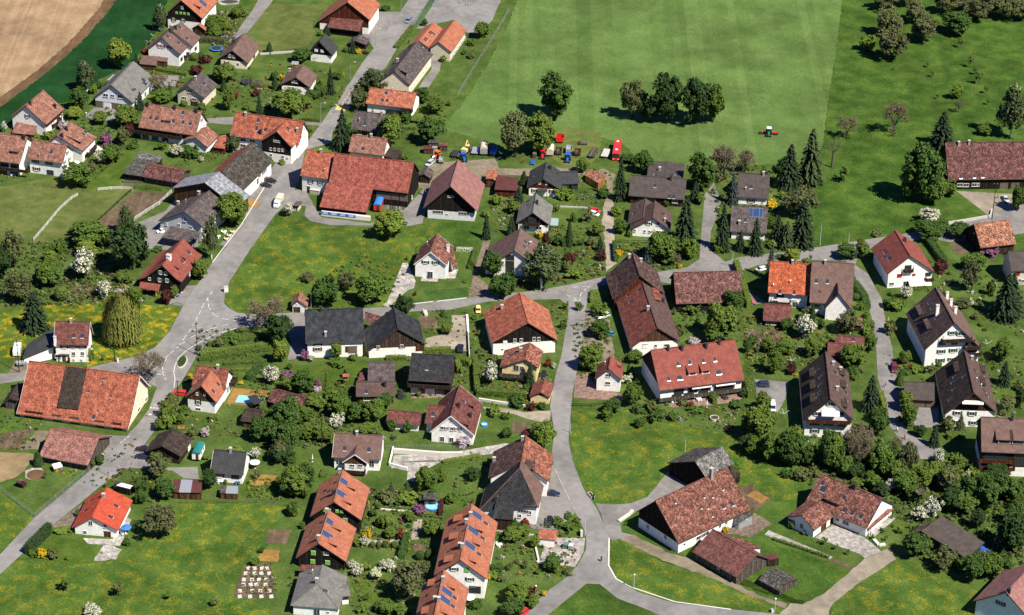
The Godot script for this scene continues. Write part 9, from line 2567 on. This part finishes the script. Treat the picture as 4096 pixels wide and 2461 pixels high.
	patch("bark_ring","g_earth",3.0,[-126.7,98.8,-126.9,99.7,-127.3,100.5,-128,101.1,-128.9,101.4,-129.8,101.4,-130.6,101.1,-131.3,100.5,-131.8,99.7,-131.9,98.8,-131.8,98,-131.3,97.2,-130.6,96.6,-129.8,96.3,-128.9,96.3,-128,96.6,-127.3,97.2,-126.9,98],0.1,"round brown bark bed ringed with pale stones","bark bed")
	tub(-20.38,110.75,2.1,0.55,"paddling_pool","round blue paddling pool before the garden cabin","paddling pool","blue_paint","pool_water")
	tub(-7.13,68.46,1.0,0.55,"paddling_pool","small blue paddling pool beside the steep brown-roofed house","paddling pool","blue_paint","pool_water")
	tub(58.4,62.69,1.3,0.8,"stone_fountain","round stone fountain on the apartment lawn","fountain","stone","pond_water")
	tub(-116.18,-230.46,0.1,0.3,"stone_bowl","small stone bowl at the pond rim of the fanlight farmhouse","stone bowl","stone","pond_water")
	parasol(-100.78,126.48,"blue_paint","blue and white parasol on the coral house terrace",1.5, false)
	parasol(-146.78,-88.72,"paint_white","white parasol in the garden of the terraced houses",1.5, false)
	parasol(53.19,52.42,"paint_yellow","folded yellow parasol on the apartment terrace",1.5, true)
	parasol(-69.84,93.4,"paint_white","white parasol beside the small grey-roofed house",1.5, false)
	parasol(-9.31,154.81,"paint_white","white parasol at the lower row house",1.5, false)
	parasol(-105.42,136.22,"canvas","tall folded cream parasol on the stone terrace",1.5, true)
	parasol(56.61,56.08,"paint_white","folded white parasol on the apartment lawn edge",1.5, true)
	parasol(-54.3,89.36,"paint_white","folded white parasol on the lawn beside the loggia-gabled house",1.5, true)
	table_set(-92.48,-44.36,0.666,"paint_white","white inn table under the big chestnut, farthest of its row",2)
	table_set(-89.69,-44.49,0.665,"canvas_beige","yellowish inn table at the roadside railing, farthest",2)
	table_set(-90.51,-41.89,0.627,"canvas_beige","yellowish inn table at the roadside railing, middle one",2)
	table_set(-91.19,-39.56,0.599,"canvas_beige","yellowish inn table at the roadside railing, nearest",2)
	table_set(-94.14,-41.13,0.601,"paint_white","white inn table beside the birch",2)
	table_set(-25.83,-17.85,0.043,"paint_dark","black table on the villa terrace",4)
	table_set(54.46,52.37,0.394,"paint_white","white oval table on the apartment terrace",4)
	table_set(47,53.71,0.226,"paint_white","white table at the apartment terrace end",2)
	table_set(62.12,51.03,0.394,"dark_metal","dark table on the middle apartment terrace",4)
	table_set(-101.67,126.51,0.473,"paint_white","white table below the blue parasol",4)
	table_set(-2.01,128.66,0.448,"paint_white","white table in the stone-edged garden",2)
	table_set(-78.5,101.15,-0.141,"paint_white","white table at the small grey-roofed house",2)
	table_set(-166.5,-81.93,-0.127,"paint_white","white table on the terrace of the edge terraced house",2)
	table_set(-32.42,76.76,0.261,"paint_dark","dark table on the pale terrace before the garage",2)
	table_set(-119.69,-108.06,-0.215,"paint_dark","dark round table before the long brown-roofed house",2)
	clothes_dryer(78.38,60.34,"rotary clothes dryer on the lawn beside the brown chalet")
	clothes_dryer(84.36,76.98,"rotary clothes dryer on the lawn before the brown chalet")
	clothes_dryer(-31.46,110.44,"rotary clothes dryer in the row house garden")
	clothes_dryer(142.65,17.89,"rotary clothes dryer beside the big chalet")
	clothes_dryer(82.93,30.29,"rotary dryer hung with washing in the kitchen garden")
	small("dog_kennel","small brown wooden house on the playground lawn","kennel",-132.25,104.76,1.066,[["wall","timber",0,0.7,0,1.6,1.4,2],["roof","dkbrown",-0.5,1.6,0,1.3,0.12,2.4],["roof","rustred",0.5,1.6,0,1.3,0.12,2.4]])
	small("playhouse","toy house with orange base and pale roof at the lower barn","playhouse",-123.86,96.31,2.044,[["wall","timber_yellow",0,0.6,0,1.7,1.2,2.2],["roof","canvas",0,1.5,0,2,0.5,2.5],["slide_panel","blue_paint",0.2,0.7,1.3,1.2,1.3,0.2]])
	small("play_tower","orange-roofed play tower on stilts on the back lawn","play tower",-47.71,47.43,0.064,[["leg","timber_yellow",-0.6,1,-0.6,0.12,2,0.12],["leg","timber_yellow",0.6,1,-0.6,0.12,2,0.12],["leg","timber_yellow",-0.6,1,0.6,0.12,2,0.12],["leg","timber_yellow",0.6,1,0.6,0.12,2,0.12],["platform","timber_yellow",0,1.9,0,1.5,0.12,1.5],["wall","timber_mid",0,2.4,-0.65,1.4,0.9,0.08],["roof","or_new",0,3,0,1.9,0.15,1.8]])
	small("tree_house","wooden lookout platform on a single pole","lookout",111.67,105.04,0.417,[["pole","timber_grey",0,2.3,0,0.3,4.6,0.3],["platform","timber_grey",0,4.6,0,2.8,0.15,2.4],["rail","timber_grey",0,5.5,1.2,2.8,0.1,0.1],["rail","timber_grey",0,5.5,-1.2,2.8,0.1,0.1],["rail","timber_grey",1.4,5.5,0,0.1,0.1,2.4],["brace","timber_grey",0.7,4,0,1.4,0.12,0.12]])
	small("swing_frame","swing frame with blue seat on the pool lawn","swing",-93.58,70.21,2.409,[["beam","timber_grey",0,2.2,0,0.12,0.12,3.4],["leg","timber_grey",-0.7,1.1,1.6,0.1,2.3,0.1],["leg","timber_grey",0.7,1.1,1.6,0.1,2.3,0.1],["leg","timber_grey",-0.7,1.1,-1.6,0.1,2.3,0.1],["leg","timber_grey",0.7,1.1,-1.6,0.1,2.3,0.1],["seat","blue_paint",0,0.5,0.5,0.9,0.08,0.7]])
	small("sandpit","square sandpit on the pool lawn","sandpit",-92.52,73.17,1.610,[["edge","timber_grey",-1.1,0.15,0,0.12,0.3,2.2],["edge","timber_grey",1.1,0.15,0,0.12,0.3,2.2],["edge","timber_grey",0,0.15,1.1,2.1,0.3,0.12],["edge","timber_grey",0,0.15,-1.1,2.1,0.3,0.12],["sand","g_straw",0,0.12,0,2.1,0.12,2.1]])
	small("play_slide","red toy slide behind the orange double house","slide",74.12,-5.2,0.885,[["chute","paint_red",0,0.6,0,0.5,0.08,2],["ladder","paint_green",0,0.7,-1,0.5,1.4,0.1],["frame","paint_red",0,1.9,-1,2,0.1,0.1]])
	small("water_trough","stone trough with wooden post at the street corner","trough",22.57,103.81,0.433,[["basin","stone",0,0.4,0,1.1,0.7,2.4],["water","pond_water",0,0.72,0,0.85,0.06,2.1],["post","timber",0,0.9,1.6,0.3,1.7,0.3]])
	small("stone_trough","stone trough in the narrow garden by the cross road","trough",-26.2,5.3,1.785,[["basin","stone",0,0.4,0,2.6,0.7,1],["post","stone",0.4,0.9,-0.6,0.4,1.6,0.3]])
	small("transformer_box","pale grey service box at the meadow corner of the main road","service box",-88.04,-6.11,0.321,[["cabinet","paint_offwhite",0,0.9,0,1.3,1.8,0.8],["cap","concrete",0,1.85,0,1.4,0.1,0.9]])
	small("transformer_box","pale service box beside the rock garden","service box",19.75,122.89,1.608,[["cabinet","paint_offwhite",0,0.8,0,1.2,1.5,0.6],["cap","concrete",0,1.58,0,1.3,0.1,0.7]])
	small("transformer_box","small pale box at the bend below the dark pole","service box",-115.4,37.58,2.001,[["cabinet","paint_offwhite",0,0.6,0,0.7,1.2,0.5],["cap","concrete",0,1.22,0,0.8,0.06,0.6]])
	small("transformer_box","small pale box beside the ball lamp at the farm road","service box",68.06,155.7,1.799,[["cabinet","paint_offwhite",0,0.5,0,0.7,1,0.5],["cap","concrete",0,1.03,0,0.8,0.06,0.6]])
	small("waste_container","green wheeled container on the tiled court","container",15.49,128.6,1.134,[["bin","green_metal",0,0.75,0,1.4,1.1,1.1],["lid","green_metal",0,1.35,0,1.5,0.1,1.2]])
	small("waste_container","grey wheeled container next to the green one","container",16.87,129.13,1.246,[["bin","zinc",0,0.75,0,1.4,1.1,1.1],["lid","grey_paint",0,1.35,0,1.5,0.1,1.2]])
	small("open_garage","small orange-roofed shelter on the tiled court","shelter",10.7,126.16,1.432,[["wall","white",0,1.1,-2.2,4,2.2,0.2],["wall","white",-2,1.1,0,0.2,2.2,4.2],["post","timber",1.9,1.1,2.1,0.15,2.2,0.15],["roof","or_mid",0,2.35,0,4.6,0.18,5]])
	small("garden_cabin","grey garden cabin behind the blue paddling pool","cabin",-21.06,108.83,0.037,[["wall","timber_grey",0,1.1,0,3.2,2.2,2.4],["door","timber",0.3,1,1.23,0.9,1.9,0.06],["roof","weather_grey",0,2.35,0.1,3.8,0.16,3.2]])
	small("stone_bench","pale stone tank at the house block of the great barn","tank",-65.58,-73.79,1.283,[["basin","concrete",0,0.7,0,1.4,1.4,3.4],["top","concrete",0,1.45,0,1.6,0.12,3.6]])
	small("well_roof","small well roof on the meadow edge by the truck","well",-70.38,-62.18,1.332,[["basin","stone",0,0.4,0,2.6,0.8,1.2],["post","timber",-1.3,1,0,0.15,2,0.15],["post","timber",1.3,1,0,0.15,2,0.15],["roof","greybrown",0,2.1,0.5,3.4,0.14,1.3],["roof","greybrown",0,2,-0.6,3.4,0.14,1]])
	small("red_banner","tall red banner flag beside the workshop","banner",-29.28,-73.29,1.617,[["pole","zinc",0,2.2,0,0.08,4.4,0.08],["cloth","paint_red",0.35,2.6,0,0.7,3.4,0.06],["lettering","paint_white",0.35,1.3,0.04,0.36,0.16,0.05],["lettering","paint_white",0.35,1.68,0.04,0.3,0.16,0.05],["lettering","paint_white",0.35,2.06,0.04,0.36,0.16,0.05],["lettering","paint_white",0.35,2.44,0.04,0.3,0.16,0.05],["lettering","paint_white",0.35,2.82,0.04,0.36,0.16,0.05],["lettering","paint_white",0.35,3.2,0.04,0.3,0.16,0.05],["lettering","paint_white",0.35,3.58,0.04,0.36,0.16,0.05]])
	small("banner_wall","row of blue and white printed banners before the great barn","banner",-54.46,-56.87,-0.187,[["wrapped_pile","paint_offwhite",0,0.75,0,16.35,1.5,1],["banner","tarp_blue",-6.68,1.25,0.55,2.8,1,0.08],["banner","blue_paint",-3.78,1.25,0.55,2.8,1,0.08],["banner","tarp_blue",-0.88,1.25,0.55,2.8,1,0.08],["banner","blue_paint",2.02,1.25,0.55,2.8,1,0.08],["lettering","paint_white",-6.68,1.02,0.61,2,0.16,0.04],["lettering","paint_white",-6.68,1.47,0.61,1.6,0.16,0.04],["lettering","paint_white",-3.78,1.02,0.61,1.6,0.16,0.04],["lettering","paint_white",-3.78,1.47,0.61,2,0.16,0.04],["lettering","paint_white",-0.88,1.02,0.61,2,0.16,0.04],["lettering","paint_white",-0.88,1.47,0.61,1.6,0.16,0.04],["lettering","paint_white",2.02,1.02,0.61,1.6,0.16,0.04],["lettering","paint_white",2.02,1.47,0.61,2,0.16,0.04]])
	island(-96.56,37.1,3.042)
	small("tarpaulin","blue tarpaulin over timber at the sheet-roofed barn","tarpaulin",125.2,128.33,0.728,[["heap","timber",0,0.9,0,2.6,1.8,3],["cover","tarp_blue",0,1.9,0,3,0.16,3.4],["flap","tarp_blue",0,1.2,1.7,3,1.4,0.1]])
	small("pool_cover","dark triangular shade sail at the pool edge","shade sail",-72.9,60.58,2.068,[["sail","dark_metal",0,2.2,0,5,0.08,2.6],["post","zinc",-2.4,1.1,1.2,0.08,2.2,0.08],["post","zinc",2.4,1.1,1.2,0.08,2.2,0.08],["post","zinc",0,1.1,-1.2,0.08,2.2,0.08]])
	small("garden_bench","grey log bench by the lamp, farther one","bench",-106.49,96.08,1.821,[["seat","timber_grey",0,0.45,0,0.5,0.08,2],["backrest","timber_grey",-0.26,0.8,0,0.06,0.5,2],["leg","timber_grey",0,0.2,0.8,0.4,0.42,0.1],["leg","timber_grey",0,0.2,-0.8,0.4,0.42,0.1]])
	small("garden_bench","grey log bench by the lamp, nearer one","bench",-107.46,99.01,2.023,[["seat","timber_grey",0,0.45,0,0.5,0.08,2],["backrest","timber_grey",-0.26,0.8,0,0.06,0.5,2],["leg","timber_grey",0,0.2,0.8,0.4,0.42,0.1],["leg","timber_grey",0,0.2,-0.8,0.4,0.42,0.1]])
	small("garden_bench","timber bench on the slope beside the big chalet","bench",141.62,-0.28,1.879,[["seat","timber_grey",0,0.45,0,0.5,0.08,2],["backrest","timber_grey",-0.26,0.8,0,0.06,0.5,2],["leg","timber_grey",0,0.2,0.8,0.4,0.42,0.1],["leg","timber_grey",0,0.2,-0.8,0.4,0.42,0.1]])
	tub(-74.26,101.61,0.35,0.9,"rain_barrel","blue rain barrel at the small grey-roofed house, first from the terrace table","barrel","blue_paint","pond_water")
	tub(-73.58,101.58,0.35,0.9,"rain_barrel","blue rain barrel at the small grey-roofed house, second from the terrace table","barrel","blue_paint","pond_water")
	tub(-83.68,108.88,0.32,0.9,"rain_barrel","blue rain barrel under the red and grey panel roof","barrel","blue_paint","pond_water")
	tub(-74.87,71.61,0.35,0.9,"rain_barrel","blue rain barrel at the brown carport","barrel","blue_paint","pond_water")
	tub(-102.29,-2.11,0.32,0.8,"rain_barrel","blue barrel on the forecourt of the dark red-roofed chalet","barrel","blue_paint","pond_water")
	stone_slab(-67.15,141.08,"first pale stone slab in the first row of the stone garden")
	stone_slab(-65.54,141.02,"second pale stone slab in the first row of the stone garden")
	stone_slab(-63.67,140.96,"third pale stone slab in the first row of the stone garden")
	stone_slab(-62.35,140.91,"fourth pale stone slab in the first row of the stone garden")
	stone_slab(-67.61,143.35,"first pale stone slab in the second row of the stone garden")
	stone_slab(-65.41,143.27,"second pale stone slab in the second row of the stone garden")
	stone_slab(-63.64,143.21,"third pale stone slab in the second row of the stone garden")
	stone_slab(-61.61,143.14,"fourth pale stone slab in the second row of the stone garden")
	stone_slab(-67.82,146.16,"first pale stone slab in the third row of the stone garden")
	stone_slab(-65.74,146.09,"second pale stone slab in the third row of the stone garden")
	stone_slab(-64.02,146.03,"third pale stone slab in the third row of the stone garden")
	stone_slab(-62.05,145.95,"fourth pale stone slab in the third row of the stone garden")
	stone_slab(-67.71,148.39,"first pale stone slab in the fourth row of the stone garden")
	stone_slab(-65.91,148.32,"second pale stone slab in the fourth row of the stone garden")
	stone_slab(-64.53,148.27,"third pale stone slab in the fourth row of the stone garden")
	stone_slab(-62.04,148.18,"fourth pale stone slab in the fourth row of the stone garden")
	stone_slab(-68.35,151.18,"first pale stone slab in the fifth row of the stone garden")
	stone_slab(-65.32,151.07,"second pale stone slab in the fifth row of the stone garden")
	stone_slab(-63.14,150.99,"third pale stone slab in the fifth row of the stone garden")
	stone_slab(-60.79,150.9,"fourth pale stone slab in the fifth row of the stone garden")
	stone_slab(-68.19,153.64,"first pale stone slab in the sixth row of the stone garden")
	stone_slab(-65.53,153.55,"second pale stone slab in the sixth row of the stone garden")
	stone_slab(-62.67,153.44,"third pale stone slab in the sixth row of the stone garden")
	stone_slab(-60.11,153.35,"fourth pale stone slab in the sixth row of the stone garden")
	wall_line("stone_wall","stone",[-32.1,83.8,-19.1,85.2,-12.9,85],0.8,1.4,"pale stone block wall above the ramp","wall")
	wall_line("stone_wall","white",[-32.3,82.2,-33,90.6,-30,92.1,-27.8,92.9],0.3,1.1,"white wall beside the steps of the loggia-gabled house","wall")
	wall_line("stone_wall","stone",[29.8,116.1,32.9,112.3,33.7,110.7],0.8,0.6,"row of boulders at the gable of the fork farmhouse","wall")
	wall_line("low_wall","concrete",[138.8,-60.2,147.1,-63.2,155.8,-66.7,157,-71.2],0.4,1.0,"concrete wall along the road below the cottage garden","wall")
	wall_line("low_wall","concrete",[-2.9,121.7,1.4,123,7.4,123.3],0.3,0.4,"low concrete edging before the black hipped roof","wall")
	wall_line("stone_wall","stone",[-9,54.9,-3.2,56.4,4.3,58.2],0.6,0.8,"rough stone wall below the yellow house garden","wall")
	wall_line("low_wall","concrete",[-93.9,-183.8,-81.3,-186.7],0.3,0.8,"low pale wall between the two upper lawns","wall")
	wall_line("stone_wall","stone",[-34.1,112.4,-25.6,113.3],0.5,0.3,"pale stone edging of the row house lawn","wall")
	wall_line("low_wall","concrete",[12.6,-67.7,24,-67.1],0.3,0.5,"pale wall under the lawn of the red-gabled house","wall")
	wall_line("stone_wall","white",[-13.6,5.9,-13,16.5],0.6,0.6,"white boulder edging beside the cream drive","wall")
	wall_line("low_wall","concrete",[-13,16.5,-12.3,30.6],0.3,1.2,"tall concrete garden wall beside the cream drive","wall")
	wall_line("stone_wall","stone",[7.4,128,8.4,135.5,7.9,136.1],0.5,0.6,"stone edging between lawn and tiled court","wall")
	wall_line("stone_wall","stone",[97.6,122.1,98.7,124.7,100.4,124.3],0.9,0.5,"pile of pale boulders at the cobbled court","wall")
